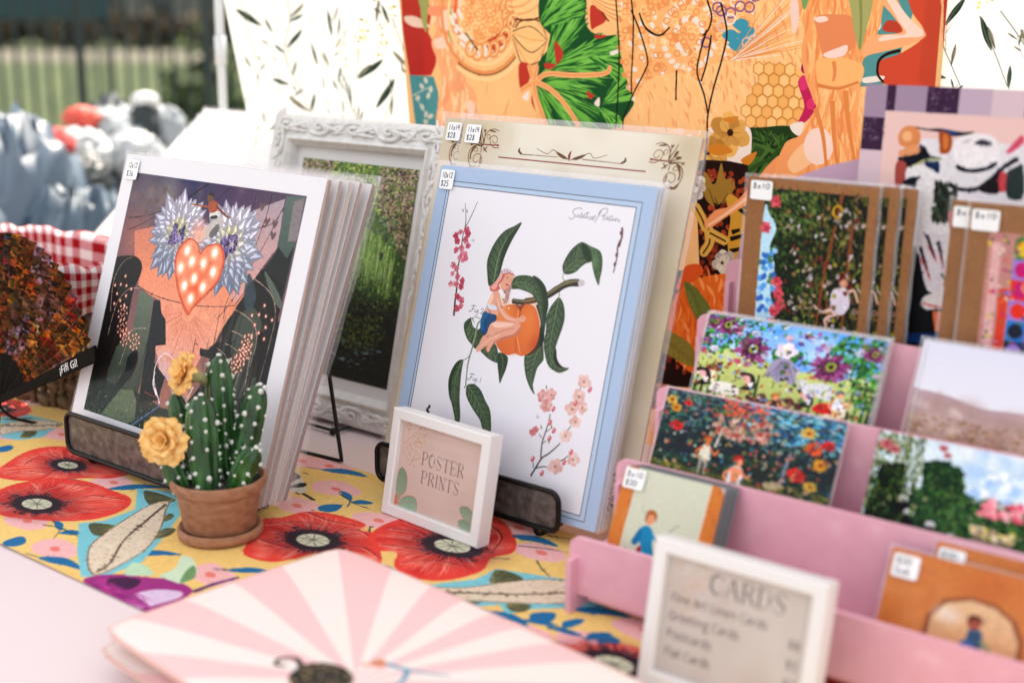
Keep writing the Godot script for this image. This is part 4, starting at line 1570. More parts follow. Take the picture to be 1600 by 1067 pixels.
	heap("white_hat", "white hat lying on the black upright bag", "hat", [Vector3(-1.584, 0.275, -0.886), Vector3(0.034, 0.02, 0.034)], lin(0.75, 0.77, 0.78), 86)
	heap("red_hat", "bright red soft hat on top of the white bag", "hat", [Vector3(-1.644, 0.238, -0.766), Vector3(0.048, 0.03, 0.045)], lin(0.66, 0.09, 0.06), 97)
	heap("red_cloth", "red cloth hanging over the left side of the bags", "cloth", [Vector3(-1.561, 0.193, -0.647), Vector3(0.04, 0.042, 0.04)], lin(0.6, 0.07, 0.07), 98)


func heap(called: String, label: String, category: String, where: Array, c: Color, seed_: int) -> void:
	var n := FastNoiseLite.new()
	n.seed = seed_
	n.frequency = 2.2
	n.fractal_octaves = 3
	var s := Shape.new(true)
	s.grid(48, 28, func(u, v):
		var a: float = TAU * u
		var b: float = PI * v
		var d := Vector3(cos(a) * sin(b), cos(b), -sin(a) * sin(b))
		var k := 1.0 - 0.42 * absf(n.get_noise_3dv(d * 0.9)) - 0.16 * absf(n.get_noise_3dv(d * 2.3 + Vector3(3, 1, 2)))
		return d * where[1] * k)
	var m := StandardMaterial3D.new()
	m.albedo_color = c
	m.roughness = 0.45
	var t := thing(called, label, category, where[0])
	obj("crumpled_body", s, m, t)


func green_bush(k: int, pos: Vector3, m: Material) -> void:
	var t := thing("green_bush", ["bright green bush just behind the fence, nearest the cloth", "second green bush behind the fence from the cloth", "low green bush behind the middle of the fence", "green bush behind the fence at the far left", "small bush behind the fence, below the awning"][k], "bush", pos, "bushes behind the fence")
	var g := RandomNumberGenerator.new()
	g.seed = 700 + k
	var tr := Shape.new(true)
	tr.tube([Vector3(0, 0, 0), Vector3(0.02, 0.3, 0.01), Vector3(0.0, 0.55, 0)], [0.03, 0.02, 0.01], 6)
	obj("stem", tr, paint("bark", lin(0.07, 0.05, 0.035), 0.9), t)
	var st := SurfaceTool.new()
	st.begin(Mesh.PRIMITIVE_TRIANGLES)
	for i in 1500:
		var d := Vector3(g.randf_range(-1, 1), g.randf_range(-1, 1), g.randf_range(-1, 1))
		if d.length() > 1.0:
			continue
		var p := Vector3(d.x * 0.55, 0.42 + d.y * 0.42, d.z * 0.4) * (1.0 + 0.3 * sin(d.x * 6.0 + k * 2.0))
		var a := Vector3(g.randf_range(-1, 1), g.randf_range(-0.2, 1), g.randf_range(-1, 1)).normalized() * 0.075
		var b := a.cross(Vector3(g.randf_range(-1, 1), g.randf_range(-1, 1), g.randf_range(-1, 1))).normalized() * 0.03
		var c := Color(0.035, 0.075, 0.015).lerp(Color(0.13, 0.20, 0.04), g.randf())
		for q in [p - a, p + b, p + a, p - a, p + a, p - b]:
			st.set_color(c)
			st.set_normal(d.normalized())
			st.add_vertex(q)
	obj("crown", st.commit(), m, t)


func shrub(k: int, pos: Vector3, size: float, m: Material) -> void:
	var t := thing("shrub", ["first", "second", "third", "fourth", "fifth", "sixth", "seventh", "eighth", "ninth", "tenth", "last"][k] + " brown leafed shrub from the left in the hedge beyond the gravel", "shrub", pos, "shrubs of the far hedge")
	var g := RandomNumberGenerator.new()
	g.seed = 500 + k
	var tr := Shape.new(true)
	tr.tube([Vector3(0, 0, 0), Vector3(0.05, 0.5, 0.02), Vector3(0.0, 1.2 * size, 0)], [0.09, 0.06, 0.03], 7)
	obj("trunk", tr, paint("bark", lin(0.07, 0.05, 0.035), 0.9), t)
	var st := SurfaceTool.new()
	st.begin(Mesh.PRIMITIVE_TRIANGLES)
	for i in 2600:
		var d := Vector3(g.randf_range(-1, 1), g.randf_range(-1, 1), g.randf_range(-1, 1))
		if d.length() > 1.0:
			continue
		var bump := 1.0 + 0.25 * sin(d.x * 7.0 + k) * cos(d.z * 6.0)
		var p := Vector3(d.x * 1.9, 0.85 + d.y * 0.78, d.z * 1.2) * Vector3(1, size, 1) * bump
		var a := Vector3(g.randf_range(-1, 1), g.randf_range(-0.4, 1), g.randf_range(-1, 1)).normalized() * 0.16
		var b := a.cross(Vector3(g.randf_range(-1, 1), g.randf_range(-1, 1), g.randf_range(-1, 1))).normalized() * 0.07
		var c := Color(0.055, 0.035, 0.024).lerp(Color(0.10, 0.085, 0.035), g.randf())
		if g.randf() < 0.06:
			c = Color(0.28, 0.25, 0.2)
		for q in [p - a, p + b, p + a, p - a, p + a, p - b]:
			st.set_color(c)
			st.set_normal(d.normalized())
			st.add_vertex(q)
	obj("crown", st.commit(), m, t)



# ------------------------------------------------------------------ pictures
func art_peach() -> ImageTexture:
	var a := Art.new(1000, 1206, Color(0.655, 0.745, 0.865), 11)
	var ink := Color(0.16, 0.18, 0.28)
	a.rect(50, 53, 900, 1130, ink)
	a.rect(52.5, 55.5, 895, 1125, Color(0.70, 0.78, 0.88))
	a.rect(63, 72, 866, 1094, ink)
	a.rect(66, 75, 860, 1088, Color(0.905, 0.895, 0.93))
	var g0 := Color(0.215, 0.29, 0.205)
	var g1 := Color(0.31, 0.395, 0.285)
	var gv := Color(0.50, 0.58, 0.42)
	var d0 := Color(0.09, 0.14, 0.10)
	var d1 := Color(0.15, 0.22, 0.15)
	# leaves behind the fruit
	a.leaf([566,654,582,628,613,605,633,596,646,629,650,654,636,679,623,713,621,753,606,736,577,704,567,677], [633,602,616,651,613,686,618,748], g0, g1, gv, 8)
	a.leaf([567,660,578,630,612,601,652,650,632,690,627,728,626,757,641,787,619,772,590,735,573,696], [631,607,613,657,609,708,613,745,636,782], g0, g1, gv, 10)
	a.blob([574,467,607,486,632,551,637,601,605,635,573,652,602,590,610,531], d0)
	a.leaf([351,666,321,611,358,588,422,637,440,663,452,702,414,700,376,685], [331,622,382,661,446,688], g0, g1, gv, 6)
	a.blob([447,704,444,666,488,673,493,710,482,754,475,776,463,748], d1)
	a.line([458,673,473,699,475,770], 1.6, gv, 0.8)
	# upper left tall leaf
	a.leaf([443,179,414,244,393,299,388,341,378,396,344,430,324,385,313,339,321,296,341,252,370,217,410,195], [361,421,362,362,367,302,391,241,437,183], g0, g1, gv, 14)
	a.blob([440,181,414,244,396,296,388,335,385,377,378,390,374,343,374,293,391,241,419,200], d1)
	a.line([361,421,360,362,364,303,388,241,437,183], 2.4, gv, 1.0)
	# left leaf with the stem in front
	a.leaf([313,659,284,640,262,610,256,586,270,567,290,558,308,578,333,608,345,635,333,670], [289,561,306,603,327,657], g0, g1, gv, 7)
	a.blob([287,560,308,578,323,593,307,593,293,576], Color(0.88, 0.88, 0.9))
	# lower left pair
	a.leaf([283,721,255,732,235,770,230,814,244,861,260,884,286,930,305,968,319,962,316,924,299,865,287,789,285,751], [282,725,263,794,274,869,312,961], g0, g1, gv, 13)
	a.blob([281,722,255,732,235,770,230,814,244,861,260,883,249,840,248,797,259,751], d1)
	a.leaf([326,808,359,801,394,818,423,851,451,879,466,919,474,966,450,969,429,950,412,925,367,890,331,854,322,827], [329,811,376,850,418,895,450,931,468,966], g0, g1, gv, 14)
	# green stem
	a.line([345,556,322,576,322,619,316,669,309,732,314,785,317,813,313,823], 8.0, Color(0.42, 0.47, 0.38), 5.0)
	a.line([343,556,320,577,319,620,313,669,306,733,313,785], 2.4, Color(0.72, 0.75, 0.66), 1.6)
	a.line([333,556,307,553,290,559], 3.0, Color(0.42, 0.47, 0.38), 2.0)
	a.line([313,696,298,713,283,722], 4.0, Color(0.45, 0.47, 0.42), 2.5)
	# branch
	var br := [465,469,516,466,563,452,612,430,651,399,695,376,732,361]
	var br2 := [523,462,566,450,622,424,671,388,699,371,745,363]
	a.line(br, 19, Color(0.19, 0.17, 0.13), 23)
	a.line(br2, 23, Color(0.19, 0.17, 0.13), 27)
	a.line([468,465,515,463,563,448,611,427,650,395,694,372,729,358], 6.5, Color(0.43, 0.40, 0.30), 8.5)
	a.line([621,419,670,383,698,367,740,357], 9, Color(0.45, 0.42, 0.32), 9)
	a.line([666,410,672,394], 4, Color(0.19, 0.17, 0.13), 6, false)
	a.ell([756,363][0], [756,363][1], 15, 12.5, 0, Color(0.80, 0.78, 0.80))
	a.ring([756,363][0], [756,363][1], 8, 6, 0, 1.5, Color(0.6, 0.58, 0.62))
	a.line([672,339,670,352,681,364,697,363], 3.5, Color(0.5, 0.54, 0.42), 3)
	# peach
	var pe := [501,481,475,480,440,488,415,508,404,545,408,592,425,636,454,661,489,668,519,657,549,661,579,648,605,618,613,577,607,532,587,494,565,473,531,470]
	a.blob(pe, Color(0.80, 0.375, 0.17))
	var c0 := [526,573]
	for k in 9:
		var t := k / 8.0
		var p := PackedVector2Array()
		for q in a.pts(pe):
			p.append(Vector2(c0[0], c0[1]).lerp(q, 0.97 - 0.07 * k) + Vector2(-4.0 * t, -5.0 * t))
		a.blob(p, Color(0.86, 0.45, 0.20, 0.16))
	a.soft([426,524][0], [426,524][1], 65, 80, Color(0.92, 0.58, 0.27, 0.85))
	a.soft([558,522][0], [558,522][1], 62, 105, Color(0.90, 0.52, 0.25, 0.6))
	a.soft([504,641][0], [504,641][1], 38, 34, Color(0.86, 0.42, 0.22, 0.6))
	a.soft([599,608][0], [599,608][1], 34, 46, Color(0.68, 0.24, 0.13, 0.5))
	a.line([505,480,509,506,510,570,516,621,521,656], 11, Color(0.66, 0.24, 0.11, 0.55), 3)
	a.line([500,484,502,513,503,571,530,625,545,657], 6, Color(0.95, 0.66, 0.42, 0.6), 5)
	a.blob([482,478,504,479,524,471,517,487,508,500,494,490], Color(0.45, 0.2, 0.1, 0.7))
	# curling leaves over the fruit
	a.blob([537,366,567,371,601,395,621,432,631,465,630,511,635,562,623,558,608,491,590,442,567,405], d1)
	a.leaf([448,424,448,392,466,375,508,367,546,373,578,404,600,441,612,485,623,541,609,520,583,466,553,436,521,426,484,422], [448,410,492,395,538,403,580,444,614,519], g0, g1, gv, 13)
	a.leaf([671,426,697,450,711,493,709,533,699,580,696,615,710,646,739,667,769,669,737,690,709,689,678,675,657,644,640,601,639,550,630,511,639,470,654,444], [670,428,670,499,668,568,677,635,713,674,761,672], g0, g1, gv, 17)
	a.blob([698,608,694,638,711,666,740,672,768,668,739,667,712,646], d0)
	a.line([669,411,670,428], 4, Color(0.5, 0.54, 0.42), 4, false)
	# right upper leaf, folded over
	a.leaf([725,219,694,241,673,273,661,307,664,326,676,340,700,338,725,325,741,307,761,291,782,281,774,254,755,230], [670,339,693,306,725,273,733,220], g0, g1, gv, 9)
	a.blob([725,219,755,230,775,254,782,280,763,285,738,258], d1)
	a.leaf([733,219,770,229,808,240,825,264,832,302,831,334,830,361,810,337,790,301,779,270,763,239], [750,225,794,248,812,291,829,358], Color(0.23, 0.33, 0.22), Color(0.33, 0.44, 0.31), gv, 9)
	# woman seated on the peach: hair, back, arm, legs, shorts
	var sk := Color(0.87, 0.62, 0.53)
	var sd := Color(0.75, 0.44, 0.36)
	var sl := Color(0.94, 0.76, 0.69)
	a.blob([372,615,383,631,367,663,345,680,336,674,345,649,357,618], sk)
	a.blob([442,620,415,638,406,651,396,673,382,667,384,643,414,617], sd)
	a.blob([441,622,415,635,404,650,397,671,386,660,394,638,418,621], sk)
	a.blob([381,558,424,549,468,547,504,543,522,550,525,570,508,593,468,609,417,632,380,652,356,665,345,649,373,621,426,589,379,614,367,610,367,580], sk)
	a.blob([523,553,525,572,508,593,464,611,407,636,445,609,493,590,512,572], sd)
	a.blob([390,562,440,553,491,551,465,565,408,577], sl)
	a.line([495,566,447,583,393,612], 3, sd, 2)
	a.line([433,602,386,629,355,658], 3, sl, 2)
	a.blob([340,528,369,521,401,531,405,551,380,570,370,609,344,602,333,568], Color(0.05, 0.26, 0.45))
	a.blob([344,530,366,526,351,559,353,594,343,596,335,562], Color(0.09, 0.36, 0.56))
	a.line([394,534,382,560,371,597], 3, Color(0.03, 0.17, 0.32), 2)
	a.blob([367,450,357,469,349,500,347,524,401,528,404,492,403,457,388,441], sk)
	a.blob([368,453,357,472,352,503,363,498,373,473], sl)
	a.blob([346,511,355,496,398,499,398,512,371,514], Color(0.85, 0.85, 0.9))
	for k in 5:
		a.line([349,503,357,512].map(func(x): return x + k * 10.0), 2.6, Color(0.25, 0.28, 0.42), 2.6, false)
	a.blob([375,452,398,452,414,479,433,506,463,524,501,528,523,514,541,522,532,537,497,544,453,545,414,520,391,488], sk)
	a.line([392,470,413,503,450,532,492,538], 3.5, sl, 2.5)
	a.line([389,488,413,519,451,543,493,542], 2.5, sd, 2)
	a.line([518,522,538,524], 1.6, sd, 1.0, false)
	a.blob([396,387,394,417,410,438,427,430,443,410,451,380,437,361,410,359], sk)
	a.blob([391,367,384,389,367,415,348,429,351,444,370,447,398,434,390,418,403,398,414,376,443,372,450,377,445,366,421,355,403,358], Color(0.78, 0.40, 0.38))
	a.blob([392,370,381,395,361,421,353,437,376,437,385,412,397,390], Color(0.90, 0.62, 0.58))
	a.line([386,418,397,393,402,372], 2.5, Color(0.62, 0.25, 0.25), 1.5)
	a.blob([386,368,399,356,416,353,436,359,446,369,420,368,399,375], Color(0.82, 0.76, 0.8))
	for k in 6:
		var q := [392,369]
		a.ell(q[0] + k * 12.0, q[1] - 6.0 * sin(k * 0.9), 3.4, 2.4, 0.5, [Color(0.35, 0.25, 0.35), Color(0.7, 0.3, 0.35)][k % 2], 8)
	a.blob([413,435,428,453,424,483,444,475,447,439,451,421,443,410,427,430], Color(0.68, 0.52, 0.5))
	for k in 9:
		var q := [416,443]
		a.ell(q[0] + (k % 3) * 17.0 + 4.0, q[1] + (k / 3) * 27.0, 4, 3.2, 0.8, [Color(0.35, 0.3, 0.25), Color(0.85, 0.62, 0.62), Color(0.9, 0.85, 0.8)][k % 3], 8)
	a.line([419,389,428,390], 2.4, Color(0.2, 0.1, 0.1), 1.4, false)
	a.line([438,394,445,395], 2.0, Color(0.2, 0.1, 0.1), 1.2, false)
	a.line([416,385,428,384], 1.4, Color(0.45, 0.25, 0.2), 1.0, false)
	a.line([434,395,437,402], 1.2, sd, 1.2, false)
	a.blob([419,409,429,412,436,410,431,417,423,415], Color(0.75, 0.12, 0.16))
	# blossom sprigs
	a.line([199,564,192,505,188,450,177,390,178,330,174,274,175,237,197,179,216,122], 9, Color(0.27, 0.21, 0.19), 2)
	a.line([177,232,173,191,156,134], 5, Color(0.42, 0.36, 0.34), 2)
	for q in [[178, 150, 193, 185], [215, 150, 200, 190], [168, 300, 0, 0]]:
		a.dab([136,162][0] + (q[0] - 150) * 0.55, [136,162][1] + (q[1] - 150) * 0.6, 17, 5, 1.2, Color(0.33, 0.36, 0.27))
	var pk := [Color(0.85, 0.55, 0.62), Color(0.74, 0.33, 0.42), Color(0.90, 0.70, 0.74), Color(0.66, 0.20, 0.30)]
	for q in [[188,235], [196,249], [139,261], [150,281], [190,272], [207,292], [152,314], [179,304], [158,244], [194,339], [152,375], [170,387], [154,408], [183,413], [157,447], [182,443], [210,428], [210,451], [199,489], [221,501], [208,535], [224,524]]:
		a.flower(q[0], q[1], a.r.randf_range(11, 17), 5, pk[a.r.randi() % 3], pk[3], Color(0.5, 0.12, 0.2), 0.95, a.r.randf() * 3.0)
	var q0 := [192,337]
	a.flower(q0[0], q0[1], 27, 5, Color(0.88, 0.58, 0.65), Color(0.72, 0.30, 0.40), Color(0.9, 0.75, 0.75), 1.0, 0.3)
	# lower right blossom branch
	var tw := Color(0.30, 0.25, 0.25)
	a.line([688,1077,704,1042,723,1003,747,983,776,952,789,935], 8, tw, 4)
	a.line([718,1004,712,953,718,910,724,871,724,842], 6, tw, 4)
	a.line([704,1044,737,1031,759,1030], 5, tw, 3)
	a.line([707,933,692,922], 3.5, tw, 3, false)
	a.line([796,999,812,991,835,970], 5, tw, 3)
	a.line([715,952,727,939], 3, tw, 3, false)
	a.line([720,908,741,889], 3, tw, 2, false)
	a.line([809,887,822,866], 4, tw, 3, false)
	a.line([834,743,832,723], 4, Color(0.5, 0.4, 0.35), 3, false)
	a.line([694,1045,688,1025], 4, tw, 3, false)
	var wh := Color(0.93, 0.83, 0.81)
	var we := Color(0.82, 0.60, 0.58)
	for q in [[677,785], [704,805], [713,774], [698,820]]:
		a.flower(q[0], q[1], 25, 5, Color(0.90, 0.74, 0.73), Color(0.74, 0.42, 0.42), Color(0.62, 0.55, 0.3), 0.95, a.r.randf() * 3.0)
	for q in [[833,759], [814,808], [838,849], [806,906], [786,1020], [857,980], [856,794], [843,704]]:
		a.flower(q[0], q[1], a.r.randf_range(25, 33), 5, wh, we, Color(0.6, 0.45, 0.25), 0.95, a.r.randf() * 3.0)
	for q in [[734,822], [684,1015], [735,1056], [753,897], [730,872], [842,956], [740,928], [824,784], [873,726], [821,998]]:
		a.ell(q[0], q[1], 8, 12, 0.4, Color(0.78, 0.36, 0.42), 10)
		a.ell(q[0] - 2, q[1] - 3, 4, 6, 0.4, Color(0.9, 0.62, 0.64), 8)
	for q in [[673,909], [661,922]]:
		a.flower(q[0], q[1], 17, 6, Color(0.88, 0.60, 0.60), Color(0.72, 0.32, 0.36), Color(0.7, 0.3, 0.3), 0.9, 0.5)
	for q in [[687,752], [696,896], [740,885], [740,939]]:
		a.dab(q[0], q[1], 18, 7, 1.2, Color(0.45, 0.5, 0.28))
	# twig on the right, sprig hidden low on the left
	a.line([884,149,890,184,880,215,885,252,882,310], 9, Color(0.36, 0.22, 0.24), 4)
	for q in [[882,167], [884,200], [883,211], [880,245], [880,278]]:
		a.ell(q[0] + 2, q[1], 6, 9, 0.3, Color(0.42, 0.25, 0.28), 8)
	a.line([161,966,153,949,156,917], 4, Color(0.15, 0.18, 0.17), 2)
	for q in [[151,937], [158,925], [150,956], [173,959], [158,947]]:
		a.ell(q[0], q[1], 6, 9, 0.5, Color(0.17, 0.2, 0.18), 8)
	# script and captions
	var sc := Color(0.42, 0.42, 0.50)
	a.line([702,102,690,99,672,104,662,115,673,126,672,136,659,143,651,136], 2.4, sc, 2.0)
	a.line([677,126,684,133,690,123,695,133,701,123,703,116,709,127,701,134,713,128,718,117,715,130,724,130,727,118,727,109,726,131,735,126], 2.2, sc, 2.0)
	a.line([718,117,737,111], 1.6, sc, 1.6, false)
	a.line([743,124,738,132,744,136,750,123,751,135,756,125,764,120,760,133,755,135], 2.0, sc, 2.0)
	a.line([786,95,778,116,769,135,764,143], 2.6, sc, 2.2)
	a.line([774,116,783,98,797,90,810,91,807,107,788,119], 2.4, sc, 2.0)
	a.line([796,123,799,115,805,117,799,130,811,126,816,116,815,130,824,121,828,113,824,130,834,126,836,110,835,131,841,123,847,129,852,118,851,129,860,122,867,123,862,131,872,127], 2.0, sc, 1.8)
	var fg := Color(0.3, 0.3, 0.36)
	var f2 := [279,537]
	var f1 := [330,790]
	for f in [[f2, "2"], [f1, "1"]]:
		var x: float = f[0][0]
		var y: float = f[0][1]
		a.line([x + 20, y - 24, x + 8, y - 26, x - 2, y - 22], 2.4, fg, 2)
		a.line([x + 9, y - 25, x + 4, y - 8, x - 6, y, x - 10, y - 6], 2.4, fg, 2)
		a.line([x, y - 13, x + 14, y - 14], 1.8, fg, 1.8, false)
		a.line([x + 20, y - 12, x + 17, y - 2, x + 22, y - 3], 2, fg, 1.6)
		a.line([x + 34, y - 11, x + 26, y - 8, x + 27, y - 1, x + 34, y - 10, x + 30, y + 8, x + 22, y + 10], 2, fg, 1.6)
		a.ell(x + 40, y - 1, 1.6, 1.6, 0, fg, 6)
		a.hand(DIGIT[f[1]], x + 46, y - 20, 14, 20, 2.2, fg)
	a.text("1a", "Droid Serif", [218,269][0], [218,269][1], 15, sc)
	a.text("2a", "Droid Serif", [663,862][0], [663,862][1], 15, sc)
	a.text("Prunus persica\" (L)", "Droid Serif", 330, [617,1074][1] + 4, 21, fg)
	return a.done()


func art_blue_plain() -> ImageTexture:
	var a := Art.new(250, 300, Color(0.655, 0.745, 0.865), 12)
	a.rect(13, 14, 224, 281, Color(0.16, 0.18, 0.28))
	a.rect(16, 18, 218, 273, Color(0.905, 0.895, 0.93))
	return a.done()



func dahlia(a: Art, x: float, y: float, rad: float, seed_: int) -> void:
	a.r.seed = seed_
	for layer in 7:
		var n: int = [20, 19, 18, 16, 14, 12, 9][layer]
		var l: float = rad * [1.0, 0.92, 0.82, 0.70, 0.58, 0.46, 0.34][layer]
		for k in n:
			var an := TAU * (k + 0.5 * (layer % 2)) / n + a.r.randf_range(-0.08, 0.08)
			var ll := l * a.r.randf_range(0.86, 1.12)
			var d := Vector2(cos(an), sin(an))
			var e := Vector2(-d.y, d.x) * ll * 0.17 * (1.0 + 0.12 * layer)
			var o := Vector2(x, y)
			var low := clampf(0.5 + 0.5 * sin(an), 0, 1)      # petals below are blue grey, those above lilac white
			var c := Color(0.86, 0.85, 0.90).lerp(Color(0.40, 0.49, 0.58), low * 0.7 * (1.0 - layer * 0.09)).lerp(Color(0.64, 0.60, 0.78), a.r.randf() * 0.4)
			if layer > 4:
				c = c.lerp(Color(0.86, 0.83, 0.62), 0.6 * (1.0 - low))
			a.poly(PackedVector2Array([o, o + d * ll * 0.55 + e, o + d * ll * 0.8 + e * 0.8, o + d * ll * 1.04, o + d * ll * 0.8 - e * 0.8, o + d * ll * 0.55 - e]), c.darkened(0.28))
			a.poly(PackedVector2Array([o + d * ll * 0.2, o + d * ll * 0.58 + e * 0.8, o + d * ll, o + d * ll * 0.55 - e * 0.35]), c)
			a.poly(PackedVector2Array([o + d * ll * 0.4, o + d * ll * 0.7 + e * 0.5, o + d * ll * 0.95, o + d * ll * 0.65]), c.lightened(0.25))
			a.line(PackedVector2Array([o + d * ll * 0.15, o + d * ll * 0.85]), 1.2, c.darkened(0.3), 0.6, false)
	a.soft(x, y, rad * 0.45, rad * 0.42, Color(0.62, 0.60, 0.42, 0.7))
	for i in 46:
		var q := Vector2(a.r.randf_range(-1, 1), a.r.randf_range(-1, 1)) * rad * 0.23
		var s := rad * a.r.randf_range(0.03, 0.06)
		a.ell(x + q.x, y + q.y, s, s * 1.3, a.r.randf(), Color(0.16, 0.11, 0.24).lerp(Color(0.42, 0.36, 0.56), a.r.randf()), 8)
	for i in 10:
		var q := Vector2(a.r.randf_range(-1, 1), a.r.randf_range(-1, 0.6)) * rad * 0.24
		a.ring(x + q.x, y + q.y, rad * 0.06, rad * 0.07, 0, 1.6, Color(0.66, 0.6, 0.78))


func art_dahlia_heart() -> ImageTexture:
	var a := Art.new(900, 900, Color(0.885, 0.875, 0.90), 21)
	var X0 := 57.0
	var Y0 := 54.0
	var X1 := 836.0
	var Y1 := 796.0
	a.poly(a.pts([X0, Y0, X1, Y0, X1, Y1, X0, Y1]), Color(0.33, 0.27, 0.36), Color(0.62, 0.42, 0.36))
	# clouded sky: navy, plum, salmon
	a.soft(330, 60, 260, 130, Color(0.16, 0.19, 0.36, 0.9))
	a.soft(160, 120, 150, 130, Color(0.44, 0.42, 0.42, 0.8))
	a.soft(250, 110, 70, 110, Color(0.56, 0.52, 0.48, 0.7))
	a.soft(520, 90, 180, 120, Color(0.29, 0.22, 0.36, 0.9))
	a.soft(620, 200, 140, 110, Color(0.50, 0.30, 0.38, 0.8))
	a.soft(120, 260, 110, 130, Color(0.62, 0.40, 0.36, 0.9))
	a.soft(450, 330, 240, 200, Color(0.66, 0.45, 0.42, 0.8))
	a.spots(40, X0, Y0, X1, 330, 14, 46, [Color(0.5, 0.36, 0.42), Color(0.26, 0.22, 0.34), Color(0.6, 0.46, 0.44)], 0.28)
	# salmon wedge of sky between the buildings
	a.shape([119,231,256,194,510,174,682,204,700,296,631,424,350,468,325,416,272,413,190,391,185,317,148,313], Color(0.74, 0.47, 0.40), Color(0.87, 0.53, 0.38))
	a.shape([197,391,274,411,314,421,331,458,362,489,378,536,332,554,360,589,411,620,432,646,504,642,556,526,593,500,614,453,632,407,611,343,435,299,204,329], Color(0.86, 0.52, 0.39), Color(0.83, 0.62, 0.56))
	a.shape([333,556,442,550,482,553,501,633,432,646,406,629,374,617,357,585], Color(0.82, 0.60, 0.53), Color(0.74, 0.63, 0.66))
	for i in 60:
		var an := a.r.randf_range(0.2, PI - 0.2)
		var o := [448,430]
		var l := a.r.randf_range(60, 230)
		a.line([o[0] + cos(an) * 30, o[1] + sin(an) * 30, o[0] + cos(an) * l, o[1] + sin(an) * l], 1.2, Color(0.70, 0.38, 0.30, 0.5), 0.8, false)
	a.spots(30, 330, 430, 600, 720, 14, 40, [Color(0.93, 0.66, 0.52), Color(0.78, 0.42, 0.33)], 0.35)
	# pale triangle with hearts on the right
	a.shape([630,116,753,69,754,99,766,202,701,299,641,381,610,361,678,229], Color(0.62, 0.56, 0.60), Color(0.80, 0.58, 0.55))
	a.shape([756,60,830,57,830,258,829,330,770,290,761,187,758,94], Color(0.36, 0.42, 0.40), Color(0.26, 0.31, 0.29))
	a.shape([790,75,830,60,834,178,798,184], Color(0.50, 0.47, 0.48))
	# dark buildings and hanging cloth right
	a.shape([766,202,809,229,828,195,826,394,631,427,653,380,707,299,756,227], Color(0.15, 0.17, 0.17), Color(0.19, 0.18, 0.18))
	a.shape([718,269,825,305,831,586,695,632,663,549,539,544,533,525,570,523,594,498,618,492,611,455,645,399,701,302], Color(0.13, 0.14, 0.14), Color(0.16, 0.14, 0.15))
	a.shape([500, 720, 560, 640, 640, 500, 720, 430, X1, 400, X1, Y1, 480, Y1], Color(0.13, 0.13, 0.14), Color(0.12, 0.14, 0.14))
	a.blob([673,405,725,380,787,447,792,526,779,609,709,626,667,515,658,455], Color(0.33, 0.37, 0.33, 0.75))
	a.blob([671,289,717,337,716,381,687,385,668,344], Color(0.24, 0.30, 0.33, 0.9))
	a.blob([732,274,788,310,827,348,820,365,774,329], Color(0.40, 0.44, 0.40, 0.85))
	a.blob([764,437,807,464,798,545,774,563,765,504], Color(0.10, 0.08, 0.08))
	for i in 26:
		var x := a.r.randf_range(560, 800)
		a.swell([x, a.r.randf_range(320, 520), x + a.r.randf_range(-50, 30), a.r.randf_range(540, 640), x + a.r.randf_range(-40, 40), 800], a.r.randf_range(4, 14), Color(0.32, 0.35, 0.32, 0.35) if i % 2 else Color(0.07, 0.07, 0.08, 0.5))
	# dark buildings and hanging cloth left
	a.shape([X0, 330, 95, 320, 120, 360, 130, 470, 100, 520, 170, 560, 215, 590, 235, 640, 240, Y1, X0, Y1], Color(0.14, 0.14, 0.15), Color(0.10, 0.12, 0.12))
	a.blob([46,328,137,306,185,321,193,356,176,415,178,518,154,594,135,660,71,703,56,611,54,485,57,395], Color(0.115, 0.10, 0.105))
	a.shape([204,401,276,416,282,456,304,569,300,721,149,772,135,660,151,585,214,523,206,452], Color(0.40, 0.44, 0.39), Color(0.21, 0.25, 0.22))
	a.shape([309,416,330,454,355,470,379,539,335,551,348,601,407,631,399,702,310,725,299,600,287,470,282,423], Color(0.13, 0.16, 0.19), Color(0.11, 0.12, 0.13))
	a.blob([217,604,250,578,268,606,253,659,196,711,184,703,215,646], Color(0.12, 0.15, 0.16))
	for i in 18:
		var x := a.r.randf_range(60, 350)
		a.line([x, a.r.randf_range(450, 640), x - 12, a.r.randf_range(680, 790)], 2.0, [Color(0.45, 0.28, 0.22, 0.7), Color(0.25, 0.28, 0.26, 0.8), Color(0.06, 0.06, 0.07, 0.9)][i % 3], 0.8, false)
	a.shape([332,541,378,536,379,540,335,551], Color(0.1, 0.1, 0.1))
	# glittering floor
	a.shape([X0, 690, 330, 700, 420, 720, 640, 700, X1, 690, X1, Y1, X0, Y1], Color(0.10, 0.17, 0.15, 0.6), Color(0.06, 0.14, 0.13))
	a.shape([188,738,218,702,275,696,300,721,313,780,269,799,141,799], Color(0.42, 0.46, 0.36, 0.85))
	for i in 2600:
		var x := a.r.randf_range(X0, X1)
		var y := 690.0 + (Y1 - 690.0) * sqrt(a.r.randf())
		a.rect(x, y, a.r.randf_range(0.8, 2.6), a.r.randf_range(0.8, 2.4), [Color(0.25, 0.48, 0.40), Color(0.05, 0.10, 0.10), Color(0.55, 0.66, 0.56), Color(0.12, 0.30, 0.27)][i % 4])
	a.line([412,715,354,758,288,805], 4, Color(0.35, 0.42, 0.58), 5)
	a.line([331,690,398,697], 4, Color(0.55, 0.25, 0.2), 1)
	a.line([628,652,691,664,720,677], 5, Color(0.3, 0.34, 0.36), 6)
	# white light trail ring
	a.line([410,710,361,649,356,600,384,565,428,577,446,609], 4.5, Color(0.85, 0.78, 0.80), 2)
	a.line([387,689,360,659,358,625], 6, Color(0.9, 0.84, 0.86), 2)
	a.line([540,635,528,667,507,696], 4, Color(0.85, 0.8, 0.82), 2)
